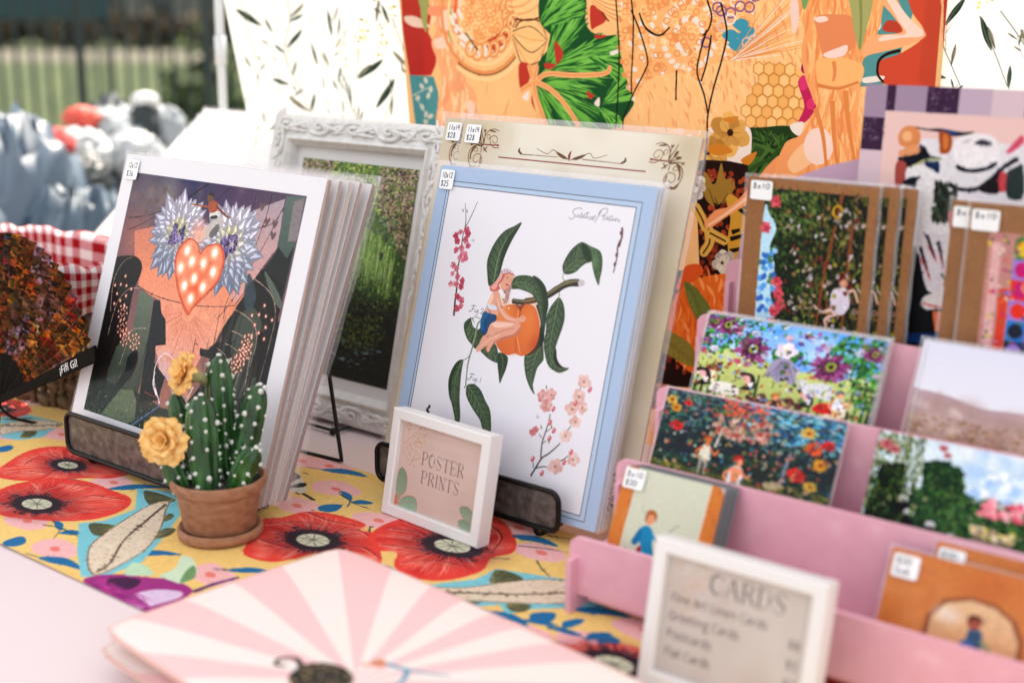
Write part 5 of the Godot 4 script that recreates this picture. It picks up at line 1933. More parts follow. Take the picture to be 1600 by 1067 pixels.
	for i in 120:
		a.rect(a.r.randf_range(330, 520), a.r.randf_range(650, 790), 1.4, 1.4, Color(0.8, 0.72, 0.75))
	# wires
	var wi := Color(0.12, 0.09, 0.11)
	for q in [[76,194,152,181,223,160], [89,230,159,200,222,167], [330,108,375,82,419,56], [337,109,387,77,423,56], [463,108,492,79,520,58], [697,60,688,146,641,341,577,435], [751,99,693,235,610,361,607,430], [633,70,625,120,576,258], [190,391,295,409,446,411,559,400,645,384], [641,381,701,299,753,220], [755,95,723,142,646,167]]:
		a.line(q, 2.0, wi, 1.6)
	a.line([507,541,506,500], 3, wi, 2, false)
	a.line([504,515,521,516], 2, wi, 2, false)
	for q in [[222,94], [155,169], [159,138], [700,137], [733,141], [736,173], [195,130], [118,124], [667,99]]:
		var x: float = q[0]
		var y: float = q[1]
		a.blob([x, y + 14, x - 11, y - 2, x - 6, y - 10, x, y - 4, x + 6, y - 10, x + 11, y - 2], Color(0.42, 0.33, 0.34))
	# dahlias, dancer
	var f0 := [324,221]
	var f1 := [560,227]
	dahlia(a, f0[0], f0[1], 128, 5)
	dahlia(a, f1[0], f1[1], 136, 6)
	a.blob([410,207,458,172,489,147,516,153,513,182,478,212,489,227,459,214,431,230,414,219], Color(0.70, 0.67, 0.67))
	a.blob([467,200,495,168,507,183,484,211], Color(0.42, 0.40, 0.40))
	a.blob([451,143,471,132,494,144,472,157,455,153], Color(0.80, 0.78, 0.76))
	a.blob([457,151,481,144,487,152,463,157], Color(0.2, 0.24, 0.2))
	a.blob([437,110,454,102,477,110,480,131,454,140,440,129], Color(0.62, 0.33, 0.23))
	a.line([445,124,402,124,359,124], 7, Color(0.60, 0.34, 0.22), 3)
	a.line([473,119,503,133,526,143,545,144], 8, Color(0.48, 0.24, 0.17), 4)
	a.blob([428,107,425,92,435,85,451,88,454,100,441,110], Color(0.45, 0.30, 0.24))
	a.blob([430,90,435,79,446,82,453,92,441,91], Color(0.22, 0.17, 0.2))
	# the lit heart
	var ht := [441,259,427,237,396,223,371,229,346,257,339,293,354,330,379,373,412,411,449,440,467,416,516,367,549,329,558,281,551,249,528,227,502,226,467,238,451,259]
	var p := a.sm(ht)
	a.poly(p, Color(0.80, 0.36, 0.24))
	var mid := Vector2.ZERO
	for q in p:
		mid += q / p.size()
	var inn := PackedVector2Array()
	for q in p:
		inn.append(mid.lerp(q, 0.93))
	a.poly(inn, Color(0.88, 0.50, 0.38))
	a.soft(mid.x + 5, mid.y + 60, 55, 70, Color(0.80, 0.28, 0.14, 0.8))
	a.soft(mid.x - 30, mid.y - 90, 50, 60, Color(0.92, 0.62, 0.52, 0.8))
	a.soft(mid.x + 55, mid.y + 0, 30, 36, Color(0.74, 0.32, 0.2, 0.7))
	var rim := p.duplicate()
	rim.append(p[0])
	a.line(rim, 4.0, Color(0.72, 0.34, 0.24), 4.0, false)
	for q in [[386,259], [417,287], [373,312], [443,335], [407,361], [446,393], [470,287], [509,251], [519,305], [489,354]]:
		a.soft(q[0], q[1], 30, 32, Color(0.97, 0.72, 0.58, 0.9))
		a.soft(q[0], q[1], 19, 22, Color(1.0, 0.95, 0.88, 1.0))
		a.ell(q[0], q[1], 8, 10, 0, Color(1.0, 0.97, 0.92), 12)
	# strings of coral lights
	var arcs := [[85,486,69,394,95,332,138,309], [98,557,107,462,148,409,203,396], [195,541,221,519,275,508], [186,635,196,567,202,537], [644,395,699,407,741,428,760,465,759,515,746,608], [701,302,757,321,795,349,813,390,815,443,806,570], [635,494,667,498,701,509], [603,512,645,525,657,547], [749,500,750,551,757,620], [653,455,690,460,714,469], [718,560,713,608]]
	for q in arcs:
		a.line(q, 2.2, Color(0.72, 0.62, 0.56), 1.4)
	var bulbs := []
	for q in [[122,420], [762,416]]:
		for k in 10:
			var rr := 44.0 if k % 2 == 0 else 24.0
			bulbs.append([q[0] + sin(TAU * k / 10) * rr, q[1] - cos(TAU * k / 10) * rr * 1.12, 4.6])
	for q in [[146,479], [159,524], [182,551], [234,556], [724,478], [714,517], [688,548], [727,501], [708,538]]:
		for k in 8:
			bulbs.append([q[0] + sin(TAU * k / 8) * 21, q[1] - cos(TAU * k / 8) * 23, 3.4])
		for k in 6:
			bulbs.append([q[0] + sin(TAU * k / 6) * 9, q[1] - cos(TAU * k / 6) * 11, 2.8])
	for b in bulbs:
		a.soft(b[0], b[1], b[2] * 2.4, b[2] * 2.4, Color(0.88, 0.36, 0.26, 0.8))
		a.ell(b[0], b[1], b[2] * 0.75, b[2] * 0.9, 0, Color(0.98, 0.82, 0.74), 8)
	a.rough(16000, X0, Y0, X1, Y1, 4, 13, 0.16, 0.5, 0.35)
	a.punch(1.2, 0.92, 1.0)
	for b in bulbs:
		a.ell(b[0], b[1], b[2] * 0.7, b[2] * 0.8, 0, Color(0.99, 0.85, 0.78), 8)
	# white border again over everything that ran past the picture
	var wt := Color(0.885, 0.875, 0.90)
	a.rect(0, 0, 900, Y0, wt)
	a.rect(0, Y1, 900, 900 - Y1, wt)
	a.rect(0, 0, X0, 900, wt)
	a.rect(X1, 0, 900 - X1, 900, wt)
	return a.done()


func art_plain_mount() -> ImageTexture:
	var a := Art.new(128, 128, Color(0.885, 0.875, 0.89), 22)
	a.rect(9, 9, 110, 104, Color(0.45, 0.4, 0.42))
	return a.done()



# tall thin lettering with thick stems: strokes are [thick?, points in a unit box]
const DIDONE := {
	"P": [[1, 0.2, 0, 0.2, 1], [0, 0.2, 0, 0.6, 0.0, 0.85, 0.13, 0.85, 0.36, 0.6, 0.5, 0.2, 0.51], [0, 0.05, 1, 0.38, 1], [0, 0.05, 0, 0.25, 0], [1, 0.83, 0.14, 0.83, 0.36]],
	"O": [[1, 0.5, 0.0, 0.16, 0.22, 0.1, 0.5, 0.16, 0.78, 0.5, 1.0], [0, 0.5, 0, 0.84, 0.22, 0.9, 0.5, 0.84, 0.78, 0.5, 1.0], [1, 0.89, 0.36, 0.89, 0.64]],
	"S": [[0, 0.82, 0.22, 0.76, 0.06, 0.5, 0.0, 0.24, 0.1, 0.2, 0.28], [1, 0.22, 0.25, 0.42, 0.46, 0.68, 0.58, 0.8, 0.74], [0, 0.8, 0.72, 0.76, 0.92, 0.5, 1.0, 0.24, 0.94, 0.14, 0.74]],
	"T": [[1, 0.5, 0, 0.5, 1], [0, 0.02, 0.02, 0.98, 0.02], [0, 0.02, 0.02, 0.0, 0.24], [0, 0.98, 0.02, 1.0, 0.24], [0, 0.32, 1, 0.68, 1]],
	"E": [[1, 0.22, 0, 0.22, 1], [0, 0.06, 0.0, 0.86, 0.0], [0, 0.22, 0.48, 0.66, 0.48], [0, 0.06, 1.0, 0.9, 1.0], [0, 0.86, 0, 0.88, 0.2], [0, 0.9, 1, 0.94, 0.78], [0, 0.66, 0.38, 0.66, 0.58]],
	"R": [[1, 0.2, 0, 0.2, 1], [0, 0.05, 0, 0.55, 0.0, 0.8, 0.12, 0.8, 0.34, 0.55, 0.47, 0.2, 0.48], [1, 0.78, 0.12, 0.78, 0.36], [1, 0.5, 0.48, 0.78, 0.8, 0.96, 1.0], [0, 0.05, 1, 0.38, 1]],
	"I": [[1, 0.5, 0, 0.5, 1], [0, 0.3, 0, 0.7, 0], [0, 0.3, 1, 0.7, 1]],
	"N": [[0, 0.18, 0, 0.18, 1], [1, 0.18, 0.0, 0.84, 1.0], [0, 0.84, 0, 0.84, 1], [0, 0.02, 0, 0.22, 0], [0, 0.7, 0, 0.98, 0], [0, 0.04, 1, 0.32, 1]],
	"C": [[1, 0.5, 0.0, 0.16, 0.22, 0.1, 0.5, 0.16, 0.78, 0.5, 1.0], [0, 0.5, 0, 0.8, 0.08, 0.88, 0.28], [0, 0.5, 1, 0.8, 0.92, 0.9, 0.72]],
	"A": [[0, 0.08, 1, 0.5, 0], [1, 0.5, 0.0, 0.9, 1], [0, 0.24, 0.64, 0.74, 0.64], [0, 0.0, 1, 0.2, 1], [0, 0.76, 1, 1, 1]],
	"D": [[1, 0.2, 0, 0.2, 1], [0, 0.05, 0, 0.5, 0, 0.84, 0.2, 0.9, 0.5, 0.84, 0.8, 0.5, 1, 0.05, 1], [1, 0.88, 0.34, 0.88, 0.66]],
}


func didone(a: Art, s: String, x: float, y: float, cw: float, ch: float, thick: float, thin: float, c: Color) -> void:
	for i in s.length():
		var w := cw * (0.55 if s[i] == "I" else 1.0)
		for st in DIDONE[s[i]]:
			var q := PackedVector2Array()
			for k in range(1, st.size(), 2):
				q.append(Vector2(x + st[k] * w * 0.92, y + st[k + 1] * ch))
			a.line(q, thick if st[0] == 1 else thin, c, -1.0, q.size() > 2)
		x += w


func gold_sprig(a: Art, x: float, y: float, s: float, c: Color) -> void:
	a.line([x, y + 95 * s, x + 40 * s, y + 62 * s, x + 95 * s, y + 8 * s], 1.8, c, 1.2)
	a.line([x + 30 * s, y + 70 * s, x + 18 * s, y + 30 * s], 1.5, c, 1.2)
	a.line([x + 60 * s, y + 40 * s, x + 118 * s, y + 34 * s], 1.5, c, 1.2)
	for q in [[20, 8], [30, 16], [12, 22], [24, 30], [96, 4], [108, 12], [88, 14], [112, 40], [124, 30], [64, 150], [52, 166], [76, 168]]:
		a.ell(x + q[0] * s, y + q[1] * s, 3.6 * s, 3.6 * s, 0, c, 8)
	for q in [[70, 62, 0.3], [88, 78, 0.2], [100, 58, 0.1], [40, 108, 1.2], [86, 128, -0.6], [60, 96, 0.7]]:
		var o := Vector2(x + q[0] * s, y + q[1] * s)
		var d := Vector2(cos(q[2]), sin(q[2])) * 24.0 * s
		var e := Vector2(-d.y, d.x) * 0.42
		var p := a.sm(PackedVector2Array([o - d, o - d * 0.1 + e, o + d, o - d * 0.1 - e]))
		p.append(p[0])
		a.line(p, 1.7, c, 1.7, false)
	a.line([x + 10 * s, y + 120 * s, x + 50 * s, y + 150 * s, x + 110 * s, y + 120 * s], 1.5, c, 1.2)


func petal_leaf(a: Art, p: Array, c: Color, edge: Color) -> void:
	var q := a.sm(p)
	a.poly(q, c, c.lerp(Color(0.8, 0.82, 0.74), 0.35))
	q.append(q[0])
	a.line(q, 2.4, edge, 2.4, false)


func art_poster_sign() -> ImageTexture:
	var a := Art.new(640, 512, Color(0.80, 0.70, 0.665), 31)
	a.soft(300, 180, 330, 260, Color(0.835, 0.745, 0.715, 0.9))
	a.spots(50, 40, 40, 600, 480, 30, 120, [Color(0.83, 0.75, 0.72), Color(0.77, 0.66, 0.62), Color(0.82, 0.72, 0.69)], 0.3)
	for i in 30:
		var y := a.r.randf_range(50, 470)
		a.swell([60, y, 320, y + a.r.randf_range(-20, 20), 600, y + a.r.randf_range(-14, 14)], a.r.randf_range(3, 10), Color(0.85, 0.77, 0.74, 0.16))
	gold_sprig(a, 64, 52, 1.2, Color(0.72, 0.52, 0.24))
	var gr := Color(0.46, 0.56, 0.46)
	var ed := Color(0.70, 0.46, 0.34)
	petal_leaf(a, [74,439,55,376,59,299,82,277,118,308,122,374,96,411], gr, ed)
	petal_leaf(a, [84,453,108,415,158,395,200,406,207,457,182,469,127,463], Color(0.50, 0.62, 0.52), ed)
	a.shape([51,464,54,418,70,402,75,439,88,454], Color(0.78, 0.46, 0.34))
	a.line([87,452,143,429,194,419], 1.6, ed, 1.2)
	a.line([79,438,88,368,87,293], 1.6, ed, 1.2)
	petal_leaf(a, [568,422,522,416,485,383,488,362,531,353,558,371], gr, ed)
	petal_leaf(a, [568,418,559,377,576,330,609,300,620,347,604,408], Color(0.50, 0.62, 0.52), ed)
	petal_leaf(a, [559,456,506,464,482,434,512,415,564,426], gr, ed)
	a.shape([564,426,606,415,615,466,569,457], Color(0.76, 0.46, 0.33))
	a.line([489,367,538,390,567,422], 1.6, ed, 1.2)
	var ink := Color(0.36, 0.27, 0.27)
	var p0 := [206,172,205,234,480,172,475,234]
	didone(a, "POSTER", p0[0] - 6, p0[1], (p0[4] - p0[0] + 8) / 6.0, p0[3] - p0[1], 5.4, 2.0, ink)
	var p1 := [214,259,216,319,464,258,460,313]
	didone(a, "PRINTS", p1[0] - 4, p1[1], (p1[4] - p1[0] + 6) / 5.5, p1[3] - p1[1], 5.4, 2.0, ink)
	return a.done()


func art_cards_sign() -> ImageTexture:
	var a := Art.new(640, 512, Color(0.775, 0.735, 0.71), 32)
	a.spots(40, 40, 40, 600, 480, 40, 140, [Color(0.80, 0.76, 0.74), Color(0.74, 0.68, 0.65)], 0.4)
	gold_sprig(a, 70, 55, 1.15, Color(0.78, 0.58, 0.40))
	var ink := Color(0.30, 0.27, 0.28)
	didone(a, "CARDS", 215, 78, 58, 68, 8, 3, Color(0.36, 0.34, 0.34))
	var row := 0
	for s in ["Fine Art Linen Cards", "Greeting Cards", "Postcards", "Flat Cards"]:
		a.text(s, "Droid Sans", 76, 196 + row * 63, 44, ink, 0.0, 0.92)
		row += 1
	row = 0
	for s in ["$8", "$5", "$2", "$2"]:
		a.text(s, "Droid Sans", 520, 232 + row * 66, 44, ink, 0.0, 0.9)
		row += 1
	return a.done()


func art_scroll_paper() -> ImageTexture:
	var a := Art.new(800, 1018, Color(0.895, 0.86, 0.80), 33)
	a.soft(400, 300, 420, 420, Color(0.92, 0.895, 0.85, 0.9))
	for q in [[0, 500, 130, 560], [800, 500, 140, 560], [400, 1018, 420, 140], [60, 40, 160, 140], [760, 30, 120, 120]]:
		a.soft(q[0], q[1], q[2], q[3], Color(0.70, 0.61, 0.46, 0.6))
	a.spots(90, 0, 0, 800, 1018, 20, 110, [Color(0.92, 0.89, 0.82), Color(0.80, 0.73, 0.60), Color(0.88, 0.83, 0.73)], 0.22)
	for q in [[380, 190, 60, 90], [300, 210, 40, 80], [560, 200, 50, 90]]:
		a.soft(q[0], q[1], q[2], q[3], Color(0.72, 0.65, 0.52, 0.5))
	var br := Color(0.40, 0.25, 0.15)
	var rd := Color(0.48, 0.12, 0.13)
	var corner := [
		[3.0, [84,75,63,72,47,80,39,94,40,113,51,130,65,138,81,134,90,122,90,109,81,98,69,97,59,104,59,116,68,122,78,116]],
		[3.0, [86,59,88,41,99,27,118,22,135,27]],
		[2.4, [146,73,131,75,116,68,109,58,109,46,120,41,131,45,135,55,129,62,120,59,118,52]],
		[2.2, [102,53,106,47,103,40,96,39,94,45,99,51]],
		[2.2, [65,91,69,87,65,80,58,81,55,86,62,91]],
		[3.4, [89,70,81,51,71,33,67,22]],
		[3.4, [88,71,87,50,85,35,82,24]],
		[3.4, [86,71,72,56,64,47]],
		[3.4, [85,71,67,63,50,57]],
		[3.0, [85,73,62,69,44,69]],
		[3.2, [81,78,83,93]]]
	var fat := [[63,72,50,80,44,96,45,112,50,114,48,103,50,94], [42,119,49,135,62,139,74,129,60,133,50,126], [99,28,110,25,126,30,119,31,105,29], [69,56,61,41,70,42,75,56], [60,62,49,57,58,53,68,57], [48,72,39,67,40,74], [82,32,77,24,83,28,88,24,87,32], [145,66,137,64,139,70]]
	var red := [[91,68,145,67], [84,105,86,123]]
	var xs := [[88,77,104,89], [101,74,92,87]]
	for mx in 2:
		for my in 2:
			var f := func(q: Array) -> PackedVector2Array:
				var p := PackedVector2Array()
				for i in range(0, q.size(), 2):
					p.append(Vector2(800.0 - q[i] if mx else q[i], 1018.0 - q[i + 1] if my else q[i + 1]))
				return p
			for st in corner:
				a.line(f.call(st[1]), st[0], br, st[0] * 0.6)
			for q in fat:
				a.blob(f.call(q), br)
			for q in red:
				a.line(f.call(q), 3.6, rd, 3.0, false)
			for q in xs:
				a.line(f.call(q), 4.2, br, 3.0, false)
	for my in 2:
		var y := 100.0 if my == 0 else 918.0
		var s := 1.0 if my == 0 else -1.0
		a.line([150, y, 650, y], 2.6, rd, 2.6, false)
		a.line([225, y - 14 * s, 360, y - 16 * s], 2.2, br, 1.2, false)
		a.line([440, y - 16 * s, 575, y - 14 * s], 2.2, br, 1.2, false)
		for m in [-1.0, 1.0]:
			a.swell([400 + m * 4, y - 12 * s, 400 + m * 30, y - 20 * s, 400 + m * 52, y - 30 * s], 9, br)
			a.line([400 + m * 20, y - 12 * s, 400 + m * 60, y - 34 * s, 400 + m * 80, y - 22 * s, 400 + m * 120, y - 34 * s], 2, br, 1.2)
			a.swell([400 + m * 165, y - 14 * s, 400 + m * 180, y - 22 * s, 400 + m * 178, y - 32 * s], 7, br)
		a.swell([400, y - 8 * s, 396, y - 22 * s, 400, y - 36 * s], 8, Color(0.5, 0.2, 0.14))
	for mx in 2:
		var x := 92.0 if mx == 0 else 708.0
		a.line([x, 240, x, 778], 2.2, rd, 2.2, false)
	return a.done()


func art_willow() -> ImageTexture:
	var a := Art.new(330, 512, Color(0.10, 0.14, 0.07), 34)
	var g := [Color(0.38, 0.48, 0.17), Color(0.54, 0.61, 0.25), Color(0.25, 0.36, 0.14), Color(0.66, 0.69, 0.36), Color(0.16, 0.25, 0.10)]
	var brn := [Color(0.50, 0.42, 0.36), Color(0.30, 0.23, 0.20), Color(0.64, 0.56, 0.49), Color(0.2, 0.16, 0.12), Color(0.34, 0.38, 0.2)]
	a.poly(a.pts([0, 0, 330, 0, 330, 320, 0, 320]), Color(0.30, 0.40, 0.15), Color(0.14, 0.22, 0.10))
	a.dabs(2600, 0, 0, 330, 330, 4, 12, [Color(0.18, 0.26, 0.11), Color(0.28, 0.38, 0.16), Color(0.11, 0.17, 0.08), Color(0.38, 0.46, 0.24)], 0.3, 2.0, 0.5)
	a.dabs(2400, 0, 0, 330, 150, 4, 11, g, 0.3, 2.0, 0.5, a.sm([-10, -10, 340, -10, 340, 60, 260, 120, 200, 90, 130, 135, 60, 100, -10, 140]))
	a.dabs(900, 0, 0, 110, 80, 4, 9, brn, 0.3, 2.0, 0.6, a.sm([-20, -10, 70, -10, 96, 20, 60, 60, 20, 48, -20, 70]))
	a.dabs(2600, 190, 0, 335, 210, 4, 10, brn, 0.5, 2.0, 0.6, a.sm([225, 20, 260, -5, 340, 0, 345, 190, 320, 205, 290, 170, 262, 130, 235, 90]))
	a.dabs(500, 40, 120, 290, 220, 4, 12, [Color(0.36, 0.46, 0.20), Color(0.3, 0.4, 0.24), Color(0.45, 0.52, 0.42)], 0.2, 1.0, 0.35)
	for i in 900:
		var x := a.r.randf_range(110, 300)
		var top := 140.0 + absf(x - 205.0) * 0.5 + a.r.randf_range(0, 60)
		var l := a.r.randf_range(25, 95)
		var c: Color = [Color(0.34, 0.45, 0.20), Color(0.46, 0.58, 0.28), Color(0.22, 0.32, 0.14), Color(0.56, 0.65, 0.38)][i % 4]
		a.line([x, top, x + a.r.randf_range(-4, 4), minf(345, top + l)], 1.8, c, 0.7, false)
	a.poly(a.pts([0, 322, 330, 335, 330, 512, 0, 512]), Color(0.09, 0.105, 0.075))
	a.dabs(900, 0, 320, 330, 512, 4, 16, [Color(0.04, 0.05, 0.04), Color(0.09, 0.12, 0.07), Color(0.13, 0.16, 0.10), Color(0.06, 0.05, 0.045)], 0.1, 0.4, 0.3)
	a.dabs(1000, 0, 300, 330, 350, 3, 10, [Color(0.12, 0.16, 0.07), Color(0.05, 0.07, 0.04), Color(0.2, 0.26, 0.1)], 0.1, 1.0, 0.4)
	a.dabs(1000, 80, 345, 310, 450, 3, 9, [Color(0.20, 0.28, 0.10), Color(0.36, 0.38, 0.15), Color(0.10, 0.16, 0.07), Color(0.28, 0.33, 0.14)], 0.1, 2.0, 0.5, a.sm([110, 370, 160, 348, 220, 360, 290, 350, 300, 400, 250, 445, 180, 430, 120, 440]))
	a.dabs(40, 160, 420, 300, 480, 6, 22, [Color(0.34, 0.42, 0.46), Color(0.16, 0.2, 0.2)], 0.1, 0.15, 0.2)
	a.rough(5000, 0, 0, 330, 512, 3, 9, 0.2, 0.6, 0.45)
	a.punch(1.12, 1.0, 1.2)
	return a.done()



func poppy(a: Art, outline: Array, c: Array, crx: float, cry: float, folds: Array) -> void:
	# a red poppy: streaked petals round a dark heart with a pale pod
	var p := a.sm(outline)
	var o := Vector2(c[0], c[1])
	a.poly(p, Color(0.88, 0.235, 0.19))
	for i in 70:
		var q := p[a.r.randi() % p.size()]
		var e := o.lerp(q, a.r.randf_range(0.35, 0.86))
		var rr := a.r.randf_range(10, 26)
		var col: Color = [Color(0.97, 0.52, 0.44), Color(0.74, 0.08, 0.10), Color(0.98, 0.66, 0.59), Color(0.93, 0.33, 0.25), Color(0.95, 0.42, 0.33)][i % 5]
		a.soft(e.x, e.y, rr, rr * 0.7, Color(col.r, col.g, col.b, 0.6))
	for i in 200:
		var q := p[a.r.randi() % p.size()]
		var s := o.lerp(q, a.r.randf_range(0.15, 0.5))
		var e := o.lerp(q, a.r.randf_range(0.8, 0.99))
		var bend := (e - s).orthogonal() * a.r.randf_range(-0.12, 0.12)
		var col: Color = [Color(0.91, 0.28, 0.22), Color(0.95, 0.42, 0.33), Color(0.72, 0.09, 0.10), Color(0.98, 0.64, 0.56)][i % 4]
		a.swell(PackedVector2Array([s, s.lerp(e, 0.5) + bend, e]), a.r.randf_range(1.5, 5.0), Color(col.r, col.g, col.b, 0.42))
	for f in folds:      # petal edges: a shaded line with a light lip beside it
		a.line(f, 5.0, Color(0.50, 0.03, 0.07, 0.75), 2.0)
		var g := []
		for i in f.size():
			g.append(f[i] + (3.0 if i % 2 else -1.0))
		a.line(g, 3.0, Color(0.98, 0.62, 0.54, 0.8), 1.5)
	for k in 2:
		a.soft(c[0], c[1], crx * (3.0 - k * 0.5), cry * (3.0 - k * 0.5), Color(0.30, 0.02, 0.08, 0.42))
	for i in 70:
		var an := a.r.randf() * TAU
		var r0 := a.r.randf_range(0.7, 1.3)
		var r1 := a.r.randf_range(1.15, 1.65)
		var d := Vector2(cos(an) * crx, sin(an) * cry)
		a.line(PackedVector2Array([o + d * r0, o + d * r1]), 1.6, Color(0.08, 0.04, 0.10), 1.2, false)
		a.ell(o.x + d.x * r1, o.y + d.y * r1, 2.6, 2.2, 0, [Color(0.07, 0.05, 0.11), Color(0.28, 0.24, 0.32)][i % 2], 6)
	for k in 5:
		a.ell(o.x, o.y, crx * (1.3 - 0.06 * k), cry * (1.3 - 0.06 * k), 0, Color(0.10, 0.05, 0.11, 0.4))
	a.ell(o.x, o.y, crx * 0.74, cry * 0.74, 0, Color(0.76, 0.76, 0.66))
	for k in 9:
		var d := Vector2(cos(TAU * k / 9) * crx, sin(TAU * k / 9) * cry) * 0.68
		a.line(PackedVector2Array([o, o + d]), 2.2, Color(0.42, 0.42, 0.38), 1.4, false)


func pink_spot(a: Art, x: float, y: float, rx: float, ry: float) -> void:
	var p := PackedVector2Array()
	for k in 9:
		var an := TAU * k / 9
		p.append(Vector2(x + cos(an) * rx * a.r.randf_range(0.8, 1.12), y + sin(an) * ry * a.r.randf_range(0.8, 1.12)))
	a.blob(p, Color(0.925, 0.70, 0.70))
	a.ell(x + rx * 0.05, y, rx * 0.24, ry * 0.22, 0.2, Color(0.90, 0.47, 0.43), 12)


func blue_sprig(a: Art, x: float, y: float, s: float, rot: float, kind: int) -> void:
	var b := Color(0.06, 0.40, 0.61)
	var st := Color(0.10, 0.18, 0.24)
	var f := func(q: Array) -> PackedVector2Array:
		var p := PackedVector2Array()
		for i in range(0, q.size(), 2):
			p.append(Vector2(x, y) + Vector2(q[i], q[i + 1]).rotated(rot) * s)
		return p
	if kind == 0:
		a.blob(f.call([0, -16, 11, -6, 13, 6, 4, 14, -8, 12, -13, 2, -8, -10]), b)
	elif kind == 1:
		a.line(f.call([-40, 4, -4, 2, 30, 22]), 2.2, st, 1.2)
		a.blob(f.call([-42, 0, -20, -6, 0, 0, 4, 5, -14, 7]), b)
		a.blob(f.call([12, 8, 10, -8, 24, -18, 34, -18, 30, -4, 18, 8]), b)
	else:
		a.blob(f.call([-36, 8, -14, -10, 12, -12, 34, -4, 8, 2, -14, 9]), b)
		a.line(f.call([-36, 8, -60, 12]), 2, st, 1.0, false)


func fish(a: Art, halo: Array, body: Array, spine: Array, fins: Array) -> void:
	a.shape(halo, Color(0.47, 0.76, 0.81))
	for f in fins:
		var p := a.sm(f)
		a.poly(p, Color(0.30, 0.31, 0.21))
		for i in 16:
			var q := p[a.r.randi() % p.size()]
			a.line(PackedVector2Array([Vector2(f[0], f[1]), q]), 1.5, Color(0.52, 0.50, 0.32), 0.8, false)
	var b := a.sm(body)
	a.poly(b, Color(0.86, 0.79, 0.70))
	for i in 900:
		var k := a.r.randi() % b.size()
		var p := b[k].lerp(b[(b.size() - k) % b.size()], a.r.randf())
		if Geometry2D.is_point_in_polygon(p, b):
			a.ell(p.x, p.y, 3.2, 1.8, 0.4, [Color(0.87, 0.80, 0.70, 0.6), Color(0.72, 0.61, 0.47, 0.4), Color(0.91, 0.84, 0.77, 0.6)][i % 3], 6)
	a.line(spine, 4.5, Color(0.30, 0.24, 0.19), 2)
	for i in 40:
		var s := a.sm(spine, false)
		var q := s[a.r.randi() % s.size()]
		a.dab(q.x, q.y + a.r.randf_range(-9, 9), 8, 2.5, a.r.randf_range(-0.8, 0.8), Color(0.35, 0.28, 0.2))
	var rim := b.duplicate()
	rim.append(b[0])
	a.line(rim, 2.0, Color(0.45, 0.36, 0.26), 2.0, false)


